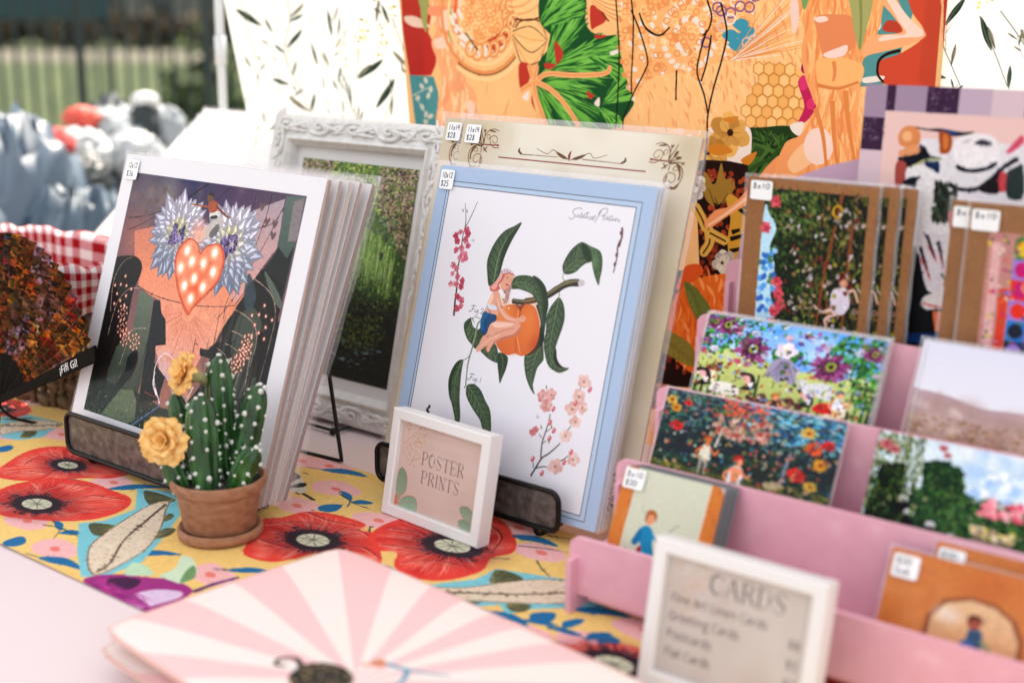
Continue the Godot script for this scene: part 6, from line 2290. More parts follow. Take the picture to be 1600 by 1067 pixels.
func art_runner() -> ImageTexture:
	var a := Art.new(1800, 524, Color(0.925, 0.775, 0.46), 41)
	a.spots(60, 0, 0, 1800, 524, 40, 150, [Color(0.94, 0.80, 0.50), Color(0.90, 0.74, 0.42)], 0.35)
	# pale pink flowers on the yellow ground
	for q in [[836,80], [849,171], [706,30], [756,18], [982,137], [841,85], [1151,30], [1229,80], [1425,254], [722,488], [945,407], [561,283], [604,456], [297,201], [1331,289], [1461,181]]:
		pink_spot(a, q[0], q[1], 43, 27)
	for i in 8:
		pink_spot(a, a.r.randf_range(1280, 1780), a.r.randf_range(20, 500), 42, 28)
	for i in 5:
		pink_spot(a, a.r.randf_range(20, 240), a.r.randf_range(20, 500), 42, 28)
	# blue sprigs
	var sp := [[[894,146], 1.7, 0.3, 0], [[892,99], 1.35, 0.35, 1], [[801,24], 1.6, -0.1, 2], [[1111,252], 1.1, 0.2, 2], [[1225,285], 1.2, 0.0, 2], [[1199,52], 1.5, 0.05, 2], [[1348,230], 1.6, 0.3, 0], [[1320,258], 1.2, 0.2, 2], [[1396,175], 1.5, -0.2, 2], [[611,274], 1.7, -0.6, 2], [[670,441], 1.3, 0.3, 1], [[661,508], 1.6, -0.5, 0], [[770,508], 1.5, 0.0, 2], [[840,413], 1.4, -0.5, 2], [[291,304], 1.6, -0.4, 0], [[511,321], 1.0, 0, 2], [[981,366], 1.2, -0.4, 2], [[980,367], 1.2, -0.3, 2]]
	for s in sp:
		blue_sprig(a, s[0][0], s[0][1], s[1] * 0.72, s[2], s[3])
	for i in 16:
		blue_sprig(a, a.r.randf_range(1290, 1780), a.r.randf_range(20, 500), 1.0, a.r.randf_range(-1, 1), i % 3)
	for q in [[992,157,998,171,1010,179,1020,179], [864,96,891,105,919,112,943,112], [749,65,763,66], [880,170,885,168], [1192,82,1225,66,1258,56], [1241,104,1262,120,1285,133], [989,160,1007,177,1019,179], [1190,136,1212,123], [280,236,258,224], [636,450,670,441,721,444], [1200,27,1233,17]]:
		a.line(q, 2.6, Color(0.17, 0.22, 0.22), 1.4)
	# fish on turquoise patches
	fish(a, [612,276,669,248,752,304,816,391,849,442,848,488,827,517,754,474,670,415,688,386,685,332], [694,280,685,303,700,348,726,408,751,451,796,486,832,502,838,486,832,456,816,409,774,355,719,304], [700,290,733,348,769,411,818,467,829,496], [[691,268,629,274,682,306,699,284], [721,386,682,405,720,426,735,414], [795,382,777,352,790,341,803,363], [750,334,735,311,750,313,756,332]])
	fish(a, [1127,276,1182,251,1217,200,1217,158,1259,144,1331,116,1379,116,1391,156,1326,220,1310,251,1287,238,1255,274,1218,271,1152,287], [1182,276,1187,257,1225,225,1253,181,1287,142,1348,112,1379,116,1367,156,1329,198,1263,244,1210,273], [1186,275,1235,237,1288,198,1336,152,1374,121], [[1241,197,1220,166,1233,155,1264,162], [1292,229,1306,241,1321,234,1317,213], [1138,267,1172,289,1195,285,1174,267], [1243,260,1260,261,1265,247]])
	fish(a, [133,215,152,177,244,164,287,230,269,265,234,275], [178,241,178,210,200,180,251,169,253,208,228,240,220,267], [178,241,207,217,251,174], [[259,254,232,226,253,219,273,242], [141,220,163,201,181,179,175,208]])
	#fish(a, [1380, 200, 1500, 180, 1640, 220, 1760, 260, 1700, 330, 1520, 340, 1400, 290], [1400, 240, 1500, 215, 1620, 240, 1730, 280, 1620, 310, 1480, 300], [1410, 245, 1550, 265, 1720, 280], [[1500, 215, 1540, 190, 1580, 225], [1560, 310, 1600, 335, 1640, 305]])
	# scraps of black and white lettered paper
	a.shape([735,78,737,70,760,80,790,99,814,117,817,131,802,133,787,135,763,111], Color(0.82, 0.81, 0.78))
	a.blob([743,88,737,73,761,82,766,97,771,115], Color(0.1, 0.1, 0.1))
	a.blob([782,125,781,107,787,96,798,106,792,120], Color(0.1, 0.1, 0.1))
	a.line([818,130,854,139], 6, Color(0.1, 0.1, 0.1), 5, false)
	a.line([807,134,819,137], 4, Color(0.1, 0.1, 0.1), 3, false)
	# violet fruit with pale leaves
	a.blob([844,525,836,505,856,482,891,464,925,447,969,453,979,496,968,536,916,539], Color(0.60, 0.16, 0.48))
	a.blob([860,501,869,482,893,474,905,496,890,514], Color(0.24, 0.05, 0.24))
	a.blob([921,515,927,483,957,463,971,473,964,509,952,529], Color(0.84, 0.74, 0.86))
	for i in 40:
		var q := [846,524,963,458]
		a.swell([a.r.randf_range(q[0], q[2]), a.r.randf_range(q[1], q[3] + 40), a.r.randf_range(q[0], q[2]), a.r.randf_range(q[1], q[3] + 50), a.r.randf_range(q[0], q[2]), a.r.randf_range(q[1] + 20, q[3] + 60)], 5, [Color(0.72, 0.2, 0.55, 0.5), Color(0.45, 0.06, 0.40, 0.4)][i % 2])
	a.blob([900,451,897,425,872,393,894,392,933,418,941,446,920,451], Color(0.78, 0.86, 0.74))
	a.blob([937,447,915,421,909,403,938,424], Color(0.42, 0.58, 0.38))
	a.blob([862,477,840,449,862,443,891,453,879,468], Color(0.72, 0.84, 0.70))
	a.line([971,454,973,423,981,389], 9, Color(0.33, 0.14, 0.42), 5)
	# poppies, the farther ones first
	poppy(a, [40,159,63,139,137,157,156,196,126,211,73,223,33,189], [84,191], 26, 14, [[63,162,102,164,133,160]])
	poppy(a, [368,355,340,308,330,267,353,235,401,225,485,230,542,234,546,272,513,300,486,331,456,365,415,383,379,380], [440,282], 28, 17, [[447,331,472,293,538,257], [383,325,364,278,396,273], [416,235,462,240,526,238], [404,367,419,337,455,321]])
	poppy(a, [460,409,459,362,477,330,524,307,592,305,643,309,673,342,674,390,645,425,602,451,558,468,499,459], [557,410], 36, 25, [[618,417,641,377,663,336], [518,376,520,334,555,313], [579,377,590,338,643,316], [484,419,490,400,489,376]])
	poppy(a, [855,241,870,215,878,181,911,161,977,158,989,180,1013,178,1079,229,1091,253,1051,252,1008,254,993,301,976,332,929,337,892,292], [965,246], 35, 26, [[881,179,933,182,978,169], [972,199,986,182,1016,187], [907,291,938,289,970,286], [1024,240,1034,220,1079,231], [876,249,899,216,935,199]])
	poppy(a, [1014,189,1000,138,1011,96,1054,53,1103,18,1175,66,1201,104,1190,136,1207,177,1189,229,1145,250,1109,237,1082,204,1054,215], [1124,139], 38, 26, [[1047,198,1081,182,1120,172], [1111,224,1137,191,1178,180], [1111,45,1155,71,1179,122], [1019,148,1048,136,1083,131]])
	poppy(a, [1387,298,1400,275,1431,257,1451,233,1481,224,1512,255,1528,296,1504,300,1468,308], [1480,274], 34, 24, [[1451,233,1472,248,1494,254], [1405,283,1433,281,1459,276]])
	poppy(a, [1500, 60, 1580, 20, 1680, 40, 1740, 100, 1700, 170, 1600, 190, 1520, 150], [1620, 105], 30, 24, [[1520, 80, 1570, 100, 1600, 130]])
	#poppy(a, [1330, 400, 1420, 360, 1530, 390, 1560, 460, 1480, 510, 1380, 500], [1440, 440], 30, 24, [[1350, 420, 1400, 440, 1430, 470]])
	poppy(a, [20, 420, 90, 370, 180, 390, 210, 460, 140, 510, 50, 500], [110, 440], 28, 22, [[30, 430, 80, 440, 110, 470]])
	a.rough(20000, 0, 0, 1800, 524, 4, 14, 0.09, 0.42, 0.35)
	return a.done()


func art_gingham() -> ImageTexture:
	var a := Art.new(96, 96, Color(0.90, 0.87, 0.87), 42)
	for i in 48:
		a.rect(i * 2, 0, 1, 48, Color(0.66, 0.07, 0.12))
		a.rect(0, i * 2, 48, 1, Color(0.66, 0.07, 0.12))
	a.rect(0, 0, 48, 48, Color(0.60, 0.04, 0.09))
	return a.done()


func art_sunburst() -> ImageTexture:
	var a := Art.new(800, 504, Color(0.935, 0.875, 0.855), 43)
	var c := Vector2(447, 318)
	for k in 14:
		var a0 := TAU * k / 14 + 0.16
		var a1 := a0 + TAU / 28
		a.poly(PackedVector2Array([c, c + Vector2(cos(a0), sin(a0)) * 900, c + Vector2(cos(a1), sin(a1)) * 900]), Color(0.945, 0.765, 0.77))
	# an ornamented dark curl and a tumbling figure in blue, half out of sight
	a.blob([353, 337, 393, 307, 438, 314, 460, 348, 448, 392, 408, 402, 364, 384], Color(0.20, 0.19, 0.17))
	a.line([360, 354, 326, 342, 308, 360, 320, 376, 334, 368], 11, Color(0.20, 0.19, 0.17), 6)
	for i in 60:
		a.ell(a.r.randf_range(358, 454), a.r.randf_range(317, 392), 4, 3, 0, [Color(0.5, 0.46, 0.36), Color(0.34, 0.31, 0.26), Color(0.62, 0.52, 0.38)][i % 3], 6)
	a.blob([448, 352, 484, 354, 498, 392, 460, 412], Color(0.72, 0.45, 0.32))
	a.line([443, 250, 483, 238, 543, 205], 11, Color(0.36, 0.60, 0.70), 4)
	a.line([481, 240, 503, 270, 509, 310], 10, Color(0.36, 0.60, 0.70), 6)
	a.ell(431, 258, 14, 13, 0, Color(0.80, 0.52, 0.40))
	a.line([431, 258, 413, 282], 8, Color(0.82, 0.58, 0.48), 5)
	return a.done()



func sprig_leaf(a: Art, q: Array, dark: bool) -> void:
	# base point then tip: a slim brushed leaf with a darker half
	var b := Vector2(q[0], q[1])
	var t := Vector2(q[2], q[3])
	var d := t - b
	var e := d.orthogonal() * 0.115
	var c := Color(0.12, 0.19, 0.15) if dark else Color(0.52, 0.50, 0.43)
	a.blob(PackedVector2Array([b, b + d * 0.35 + e * 0.8, b + d * 0.7 + e * 0.7, t, b + d * 0.65 - e * 0.8, b + d * 0.3 - e * 0.6]), c)
	a.line(PackedVector2Array([b, b + d * 0.5 + e * 0.2, t]), 2.2, Color(0.10, 0.15, 0.13) if not dark else Color(0.40, 0.42, 0.36), 0.8)


func art_white_cloth() -> ImageTexture:
	var a := Art.new(780, 816, Color(0.93, 0.93, 0.925), 51)
	var st := Color(0.38, 0.40, 0.36)
	var k := 1.5
	var m := func(q: Array) -> Array:
		return q.map(func(x): return x * k)
	for q in [[154,117,162,155,154,224,176,272,194,304,212,349], [209,200,236,250,258,295], [311,126,297,188,303,226], [238,193,274,236,310,293,326,350], [394,208,388,270,379,347], [463,149,486,200,515,250,539,301,556,330], [338,266,357,316,367,350], [468,264,460,305,446,343], [358,225,365,290,366,331], [51,150,73,216,89,302,111,368]]:
		a.line(m.call(q), 2.6, st, 1.8)
	for q in [[91,169,31,135], [126,183,101,154], [129,162,128,149], [156,224,129,206], [168,287,121,277], [159,160,190,144], [159,214,187,174], [297,187,287,135], [318,188,341,146], [303,226,319,215], [310,280,321,245], [393,267,440,228], [429,322,468,264], [455,161,434,124], [507,226,487,174], [539,307,498,278], [556,335,512,308], [357,319,342,269], [366,328,363,275], [260,298,259,266], [307,293,292,273], [397,350,404,328], [212,343,219,303], [231,247,211,201]]:
		sprig_leaf(a, m.call(q), true)
	for q in [[307,157,335,126], [306,210,336,188], [161,152,193,121], [391,264,416,238], [207,341,167,312], [174,269,178,239], [513,260,483,244], [500,240,462,211], [511,214,507,169], [424,157,427,116], [236,244,223,215], [286,246,268,217], [324,337,324,311], [391,346,395,317], [322,351,315,341], [112,207,92,197], [137,242,123,229], [247,146,240,135], [511,211,518,196], [71,256,52,230], [460,336,463,298], [105,372,97,346]]:
		sprig_leaf(a, m.call(q), false)
	for q in [[400,174], [439,177], [459,128], [355,240], [331,213], [395,199], [438,199], [217,171]]:
		for i in 9:
			a.ell(q[0] * k + a.r.randf_range(-12, 12) * k, q[1] * k + a.r.randf_range(-22, 22) * k, 4.5, 4, 0, [Color(0.86, 0.80, 0.50), Color(0.92, 0.89, 0.70), Color(0.62, 0.56, 0.30)][i % 3], 8)
	# thin grey sprigs between them, and the pattern going on above and below
	for i in 46:
		var x := a.r.randf_range(20, 760)
		var y := a.r.randf_range(10, 816)
		var l := a.r.randf_range(40, 120)
		var an := a.r.randf_range(-0.5, 0.3)
		var d := Vector2(sin(an), -cos(an))
		a.line(PackedVector2Array([Vector2(x, y), Vector2(x, y) + d * l * 0.6, Vector2(x, y) + d.rotated(0.1) * l]), 1.5, Color(0.52, 0.53, 0.49), 1.0)
		for j in 3:
			var o := Vector2(x, y) + d * l * (0.3 + 0.25 * j)
			var t := o + d.rotated(0.6 if j % 2 else -0.6) * a.r.randf_range(18, 34)
			if y > 430 or y < 120 or i % 3 == 0:
				sprig_leaf(a, [o.x, o.y, t.x, t.y], i % 2 == 0)
			else:
				a.line(PackedVector2Array([o, t]), 2.4, Color(0.62, 0.62, 0.56), 0.8, false)
	return a.done()


func brush(a: Art, n: int, area: Array, ang: float, spread: float, l0: float, l1: float, wid: float, cols: Array) -> void:
	var p := a.sm(area)
	var lo := p[0]
	var hi := p[0]
	for q in p:
		lo = lo.min(q)
		hi = hi.max(q)
	for i in n:
		var o := Vector2(a.r.randf_range(lo.x, hi.x), a.r.randf_range(lo.y, hi.y))
		if not Geometry2D.is_point_in_polygon(o, p):
			continue
		var an := ang + a.r.randf_range(-spread, spread)
		var d := Vector2(cos(an), sin(an)) * a.r.randf_range(l0, l1) * 0.5
		a.swell(PackedVector2Array([o - d, o + d.orthogonal() * 0.12, o + d]), wid * a.r.randf_range(0.6, 1.3), cols[a.r.randi() % cols.size()])


func palm(a: Art, hub: Array, tips: Array) -> void:
	# a fan of green strokes between the hub and each tip
	var o := Vector2(hub[0], hub[1])
	for i in range(0, tips.size(), 2):
		var t := Vector2(tips[i], tips[i + 1])
		var d := t - o
		var e := d.orthogonal().normalized()
		var L := d.length()
		for k in 95:
			var s := a.r.randf_range(0.10, 0.6)
			var off := a.r.randf_range(-1, 1) * 0.17 * L * s
			var p0 := o + d * s + e * off
			var p1 := o + d * minf(1.0, s + a.r.randf_range(0.25, 0.5)) + e * (off * 1.8)
			a.swell(PackedVector2Array([p0, p0.lerp(p1, 0.5) + e * 1.5, p1]), a.r.randf_range(1.8, 3.6), [Color(0.50, 0.78, 0.34), Color(0.36, 0.66, 0.24), Color(0.13, 0.38, 0.17), Color(0.46, 0.74, 0.30), Color(0.42, 0.70, 0.27), Color(0.09, 0.28, 0.13)][k % 6])


func art_orange_cloth() -> ImageTexture:
	var a := Art.new(1100, 1060, Color(0.96, 0.75, 0.51), 52)
	var pe := Color(0.96, 0.73, 0.48)
	var pl := Color(0.97, 0.81, 0.58)
	var dk := Color(0.90, 0.58, 0.34)
	var rd := Color(0.74, 0.22, 0.17)
	var wh := Color(0.93, 0.88, 0.84)
	a.spots(120, 0, 0, 1100, 1060, 20, 80, [pl, dk, pe], 0.3)
	brush(a, 900, [0, 0, 1100, 0, 1100, 1060, 0, 1060], 1.5, 0.6, 20, 60, 5, [Color(0.96, 0.75, 0.51, 0.5), Color(0.89, 0.57, 0.33, 0.5)])
	# red and turquoise grounds at the left
	a.shape([-0,86,78,93,82,142,73,185,94,216,92,247,81,268,24,270,7,186], rd, Color(0.70, 0.17, 0.15))
	a.shape([23,269,87,270,98,298,102,342,93,375,41,378], Color(0.30, 0.55, 0.57))
	for q in [[67,278], [57,290], [80,295], [46,314], [58,331], [68,345], [80,348], [67,360], [74,308]]:
		a.ell(q[0], q[1], 7, 5, a.r.randf() * 3, Color(0.80, 0.80, 0.74), 8)
	a.line([32,310,55,300,76,292], 2.4, Color(0.78, 0.78, 0.72), 2)
	a.line([41,307,56,332,74,350,67,366], 2.4, Color(0.78, 0.78, 0.72), 2)
	# standing woman in orange at the left
	a.blob([73,105,153,105,163,141,161,184,157,233,166,276,186,294,199,337,203,368,102,374,98,323,107,278,94,235,81,204,99,169,82,148], Color(0.96, 0.67, 0.47))
	brush(a, 260, [82,111,157,111,161,184,164,276,199,337,195,368,102,374,107,272,90,201], 1.55, 0.25, 14, 40, 6, [Color(0.97, 0.79, 0.57), Color(0.95, 0.59, 0.41), Color(0.97, 0.81, 0.64), Color(0.91, 0.63, 0.45)])
	a.blob([73,136,145,135,128,154,141,184,103,185,99,157,73,151], Color(0.93, 0.58, 0.43))
	for q in [[103,148,132,141,124,178,103,176], [12,155,43,155,77,173,43,176,16,167], [88,198,124,194,120,212,94,216], [168,320,180,313,187,337,174,344], [145,114,161,114,159,147,149,154]]:
		a.blob(q, Color(0.94, 0.80, 0.72))
	a.blob([43,105,73,105,71,148,69,185,58,167,52,136], Color(0.60, 0.62, 0.36))
	a.line([120,111,126,154,124,185,129,203], 8, Color(0.66, 0.66, 0.40), 3)
	# beaded medallion and red slits
	var md := [210,147]
	for k in 4:
		a.ring(md[0], md[1], 105 - k * 16, 112 - k * 16, 0, 7, [dk, pl, Color(0.86, 0.42, 0.24), pl][k])
	a.ell(md[0], md[1], 52, 56, 0, pe)
	for i in 160:
		var q := Vector2(a.r.randf_range(-1, 1), a.r.randf_range(-1, 1)) * 56
		a.ring(md[0] + q.x, md[1] + q.y, 6, 5, 0, 2.2, [dk, pl, Color(0.93, 0.57, 0.33)][i % 3])
	for i in 46:
		var an := a.r.randf_range(0.4, 3.2)
		var rr := a.r.randf_range(58, 84)
		a.ell(md[0] + cos(an) * rr, md[1] + sin(an) * rr, 7, 4, an + 1.2, wh, 8)
	a.blob([215,200,242,187,270,161,281,141,288,176,266,200,243,213,223,216], rd)
	for q in [[266,132], [270,149], [272,167], [264,187], [253,203], [235,213], [215,216], [194,220], [282,161], [178,214], [279,129]]:
		a.ring(q[0], q[1], 13, 16, 0.5, 5, dk)
		a.ring(q[0], q[1], 9, 12, 0.5, 3, pl)
	a.ring(md[0], md[1], 118, 124, 0, 8, pl, -0.3, 2.2)
	a.ring(md[0], md[1], 110, 116, 0, 2, Color(0.25, 0.10, 0.06), -0.3, 2.2)
	# striped peach globe and its stalk
	a.blob([282,161,312,158,343,160,366,180,368,210,352,228,321,239,298,235,284,212,278,185], Color(0.97, 0.77, 0.51))
	for k in 16:
		var t := k / 15.0
		var q := [282,188,368,195]
		a.line([q[0], q[1] - 6 + 26 * (t - 0.5), lerpf(q[0], q[2], 0.5), q[1] + (t - 0.5) * 175, q[2] - 6, q[3]], 2.0, [dk, Color(0.97, 0.83, 0.60), Color(0.30, 0.14, 0.08), pe][k % 4], 1.2)
	a.line([289,173,301,161,335,158,362,172,370,195,359,224,329,239,302,236], 3, Color(0.50, 0.20, 0.10), 2)
	a.blob([283,105,379,106,376,128,358,149,328,155,297,155,285,141], Color(0.97, 0.77, 0.53))
	a.line([287,157,328,158,361,143,377,117], 3, Color(0.35, 0.13, 0.08), 3)
	for k in 9:
		a.line([293,149,327,140,361,111].map(func(x): return x - k * 6.0), 2.5, [dk, pl][k % 2], 1.5)
	a.rough(14000, 0, 80, 1100, 960, 3, 10, 0.07, 0.5, 0.3)
	# green palms
	a.blob([353,100,437,100,442,165,489,184,614,165,613,204,588,254,512,346,429,348,362,349,334,282,344,234,374,195,343,158], Color(0.10, 0.30, 0.15))
	palm(a, [337,270], [508,229,474,282,494,350,429,354,377,357,418,208])
	palm(a, [356,248], [500,192,442,139,398,140,525,214,491,252])
	palm(a, [339,175], [437,97,390,97,445,134])
	palm(a, [472,308], [614,171,594,226,530,342,613,204,569,277,509,349])
	palm(a, [437,217], [611,171,586,193,594,226,537,256])
	for q in [[377,195,396,218,382,236], [461,183,489,184,468,190], [447,284,464,291,453,297], [356,236,382,238,363,248], [298,241,323,240,322,270,303,289], [330,297,338,323,346,335,330,312], [445,131,470,128,488,153,464,170,450,168], [597,138,616,122,617,149,604,155]]:
		a.blob(q, rd)
	for q in [[497,212,535,203,504,218], [532,222,566,208,546,228], [587,238,607,218,594,243], [307,301,322,288,320,306], [464,305,475,293,475,310]]:
		a.blob(q, wh)
	var stem := Color(0.96, 0.69, 0.46)
	for q in [[303,289,337,270,364,255,419,256,484,251,498,238], [337,270,375,286,406,314,433,348], [333,273,342,305,365,352], [333,267,321,240], [335,267,340,240]]:
		a.line(q, 11, stem, 9)
		a.line(q, 3, dk, 3)
	a.blob([448,106,538,106,563,139,571,163,541,178,489,180,452,173,445,139], Color(0.97, 0.75, 0.51))
	a.blob([450,134,466,134,486,156,464,169,453,171], rd)
	a.line([459,123,481,148,492,159], 3, Color(0.40, 0.15, 0.08), 3)
	for k in 10:
		a.line([463,134,509,156,557,164].map(func(x): return x - k * 5.0), 3, [dk, pl][k % 2], 2)
	for q in [[569,128], [583,130], [589,122], [575,139]]:
		a.ring(q[0], q[1], 15, 20, 0.6, 6, stem)
	# lace wheel
	var lw := [667,180]
	a.ell(lw[0], lw[1], 150, 170, 0, Color(0.97, 0.71, 0.46))
	for k in 6:
		for i in 22 + k * 4:
			var an := TAU * i / (22 + k * 4) + k * 0.3
			var rr := 26.0 + k * 25.0
			a.ell(lw[0] + cos(an) * rr, lw[1] + sin(an) * rr * 1.1, 7, 4.6, an + 0.7, wh if a.r.randf() < 0.62 else dk, 8)
	for i in 300:
		var an := a.r.randf() * TAU
		var rr := sqrt(a.r.randf()) * 150
		a.ring(lw[0] + cos(an) * rr, lw[1] + sin(an) * rr * 1.1, 6, 5, 0, 2.2, [pl, dk, Color(0.93, 0.57, 0.33)][i % 3])
	for q in [[746,179], [765,161], [774,180], [759,194], [781,174]]:
		a.blob([q[0] - 16, q[1], q[0], q[1] - 10, q[0] + 15, q[1] - 2, q[0] + 4, q[1] + 12], Color(0.25, 0.58, 0.68))
	for i in 26:
		var q := [758,135]
		a.ring(q[0] + a.r.randf_range(-60, 60), q[1] + a.r.randf_range(-40, 60), 9, 8, 0, 3, [Color(0.86, 0.75, 0.75), Color(0.56, 0.36, 0.50), wh][i % 3])
	# long peach petals
	for q in [[798,122,865,117,873,172,831,190,791,169], [773,209,831,186,880,193,878,232,815,251,769,235], [551,309,583,260,654,244,698,269,702,338,621,347,558,332], [702,233,774,222,807,269,800,323,748,321,710,291], [698,265,730,263,722,318,701,315]]:
		a.blob(q, Color(0.97, 0.76, 0.51))
		brush(a, 90, q, 1.2, 0.4, 10, 28, 4, [Color(0.97, 0.79, 0.56), Color(0.93, 0.63, 0.41), Color(0.97, 0.79, 0.55)])
	for i in 40:
		var q := [810,169]
		a.line([q[0] - 60, q[1] + 50, q[0] + a.r.randf_range(0, 80), q[1] + a.r.randf_range(-70, 40)], 1.8, wh if i % 3 == 0 else dk, 1.0, false)
	# pineapple hanging upside down
	a.blob([834,233,862,221,885,236,894,265,889,300,874,323,840,327,810,326,798,300,802,269], Color(0.96, 0.73, 0.43))
	for j in 8:
		for i in 9:
			var q := [839,237]
			var x: float = q[0] - 76.0 + i * 20.0 + (j % 2) * 10.0
			var y: float = q[1] - 6.0 + j * 17.5
			if absf(x - q[0]) < 60.0 - absf(j - 3.8) * 6.0:
				var hx := PackedVector2Array()
				for k in 7:
					hx.append(Vector2(x + cos(TAU * k / 6 + 0.5) * 11, y + sin(TAU * k / 6 + 0.5) * 11))
				a.poly(hx, [Color(0.95, 0.74, 0.45), Color(0.93, 0.69, 0.39), Color(0.96, 0.78, 0.51)][(i + j) % 3])
				a.line(hx, 2.4, Color(0.80, 0.53, 0.25), 1.7, false)
	a.blob([785,332,820,326,859,321,884,326,881,353,853,377,825,402,800,408,801,381,782,360], Color(0.13, 0.22, 0.10))
	for i in 120:
		var q := [840,329,845,400]
		var an := a.r.randf_range(0.5, 2.7)
		var l := a.r.randf_range(40, 150)
		a.swell([q[0] + a.r.randf_range(-50, 60), q[1] + a.r.randf_range(0, 30), q[0] + cos(an) * l * 0.5, q[1] + sin(an) * l * 0.5 + 10, q[0] + cos(an) * l, q[1] + sin(an) * l], 8, [Color(0.17, 0.30, 0.12), Color(0.10, 0.18, 0.08), Color(0.28, 0.42, 0.18)][i % 3])
	a.blob([879,249,900,244,914,282,902,308,883,316,893,287], Color(0.74, 0.13, 0.34))
	for i in 14:
		var q := [900,282]
		a.ell(q[0] + a.r.randf_range(-14, 20), q[1] + a.r.randf_range(-70, 60), 8, 10, 0.4, [Color(0.85, 0.20, 0.42), Color(0.60, 0.08, 0.30)][i % 2], 8)
	# white ground, small flowers
	a.blob([702,342,749,326,790,328,797,359,788,386,742,395,710,388], wh)
	a.blob([869,319,893,313,889,335,875,331], wh)
	for q in [[755,339], [714,374]]:
		a.flower(q[0], q[1], 38, 6, Color(0.93, 0.73, 0.39), Color(0.62, 0.40, 0.14), Color(0.20, 0.10, 0.06), 1.0, 0.4)
	for q in [[709,369,735,358,762,370,731,379], [738,317,769,311,759,323], [778,383,808,367,794,391]]:
		a.blob(q, Color(0.80, 0.50, 0.16))
	# brown dotted ground with ochre leaves, below
	a.shape([691,394,709,388,756,387,791,391,805,443,806,543,772,584,651,629,620,682,625,811,719,783,718,658], Color(0.13, 0.07, 0.06))
	a.shape([512,598,693,585,713,658,725,792,532,828], Color(0.13, 0.07, 0.06))
	for i in 900:
		var q := [541,406,825,774]
		var x: float = a.r.randf_range(q[0], q[2])
		var y: float = a.r.randf_range(q[1], q[3])
		var px := a.im.get_pixel(clampi(int(x * 2), 0, 2199), clampi(int(y * 2), 0, 2119))
		if px.v < 0.2:
			a.ell(x, y, 5.5, 4.5, a.r.randf() * 3, [Color(0.56, 0.21, 0.11), Color(0.46, 0.15, 0.09), Color(0.64, 0.27, 0.14)][i % 3], 8)
	for q in [[739,463,723,446,714,424,732,427,741,391,750,417,763,416,754,444], [732,464,713,452,708,409,724,424], [745,463,766,438,768,420,756,434]]:
		a.blob(q, Color(0.60, 0.46, 0.18) if q[0] > 500 else Color(0.50, 0.48, 0.24))
		a.line([q[0], q[1], (q[0] + q[4]) * 0.5, (q[1] + q[5]) * 0.5], 2, Color(0.32, 0.24, 0.10), 1, false)
	a.blob([754,453,764,443,790,458,806,470,809,524,791,554,768,557,761,521,764,484], Color(0.80, 0.60, 0.20))
	for q in [[776,464,802,480], [785,459,806,472], [766,520,793,510], [767,541,790,533], [768,508,783,502]]:
		a.line(q, 8, Color(0.10, 0.07, 0.05), 5, false)
	for q in [[695,470,709,489,718,507], [723,506,727,529,715,551], [726,513,758,525]]:
		a.line(q, 19, Color(0.84, 0.67, 0.30), 17)
		a.line(q, 3, Color(0.25, 0.15, 0.06), 3)
	a.blob([715,498,735,473,765,461,808,416,835,383,863,364,875,380,866,398,810,447,761,479,726,505], Color(0.93, 0.60, 0.39))
	a.line([722,501,761,473,809,434,869,385], 4, Color(0.97, 0.79, 0.64), 8)
	for q in [[760,558], [769,575], [753,563], [691,445], [697,433]]:
		a.flower(q[0], q[1], 20, 5, Color(0.88, 0.86, 0.80), Color(0.50, 0.45, 0.42), Color(0.30, 0.25, 0.20), 1.0, 0.3)
	# persimmon with two leaves
	a.blob([647,668,668,626,704,598,746,584,782,583,795,618,793,675,769,721,734,766,702,769,662,744,646,707], Color(0.88, 0.42, 0.15))
	brush(a, 160, [647,668,668,626,704,598,746,584,782,583,795,618,793,675,734,766,662,744], 1.3, 0.5, 14, 36, 6, [Color(0.91, 0.48, 0.20), Color(0.84, 0.36, 0.12), Color(0.96, 0.60, 0.33)])
	a.blob([672,597,682,577,708,571,717,586,689,609,662,622], Color(0.85, 0.34, 0.13))
	a.leaf([680,606,702,612,725,633,735,650,719,677,699,656,687,633], [682,608,703,631,721,671], Color(0.40, 0.45, 0.20), Color(0.48, 0.52, 0.26), Color(0.33, 0.38, 0.16), 6)
	a.leaf([629,700,666,704,699,718,714,745,701,757,662,749,634,739], [633,715,667,729,709,751], Color(0.52, 0.48, 0.20), Color(0.58, 0.54, 0.27), Color(0.42, 0.38, 0.16), 6)
	a.shape([608,806,653,801,650,850,604,859], Color(0.74, 0.50, 0.42), Color(0.68, 0.22, 0.20))
	a.line([617,810,626,826,616,853], 8, Color(0.12, 0.08, 0.08), 5)
	a.blob([614,813,627,813,625,836,614,838], Color(0.45, 0.32, 0.30))
	# woman in orange at the right, red and turquoise behind her
	a.shape([973,105,1048,105,1057,137,1042,202,1013,235,1020,249,985,253,984,203], Color(0.32, 0.57, 0.58))
	a.blob([1048,105,1093,106,1106,248,1026,249,1009,230,1011,213,1045,199,1077,171,1054,137], Color(0.79, 0.29, 0.19))
	a.blob([1013,159,1021,151,1041,156,1054,169,1016,168], Color(0.72, 0.25, 0.17))
	for q in [[996,138,1005,143,1003,151,994,151], [1000,151,1009,156,1007,166,998,162], [989,239,1019,235,1016,243,990,247]]:
		a.blob(q, wh)
	a.line([1042,196,1022,202,1010,213,1010,233,1020,245], 5, Color(0.12, 0.08, 0.07), 3)
	a.blob([866,105,996,105,1009,148,1005,170,1012,194,987,209,986,231,980,253,986,315,997,388,943,398,850,406,860,351,891,332,913,290,909,279,891,240,882,200,886,166,868,133], Color(0.94, 0.63, 0.39))
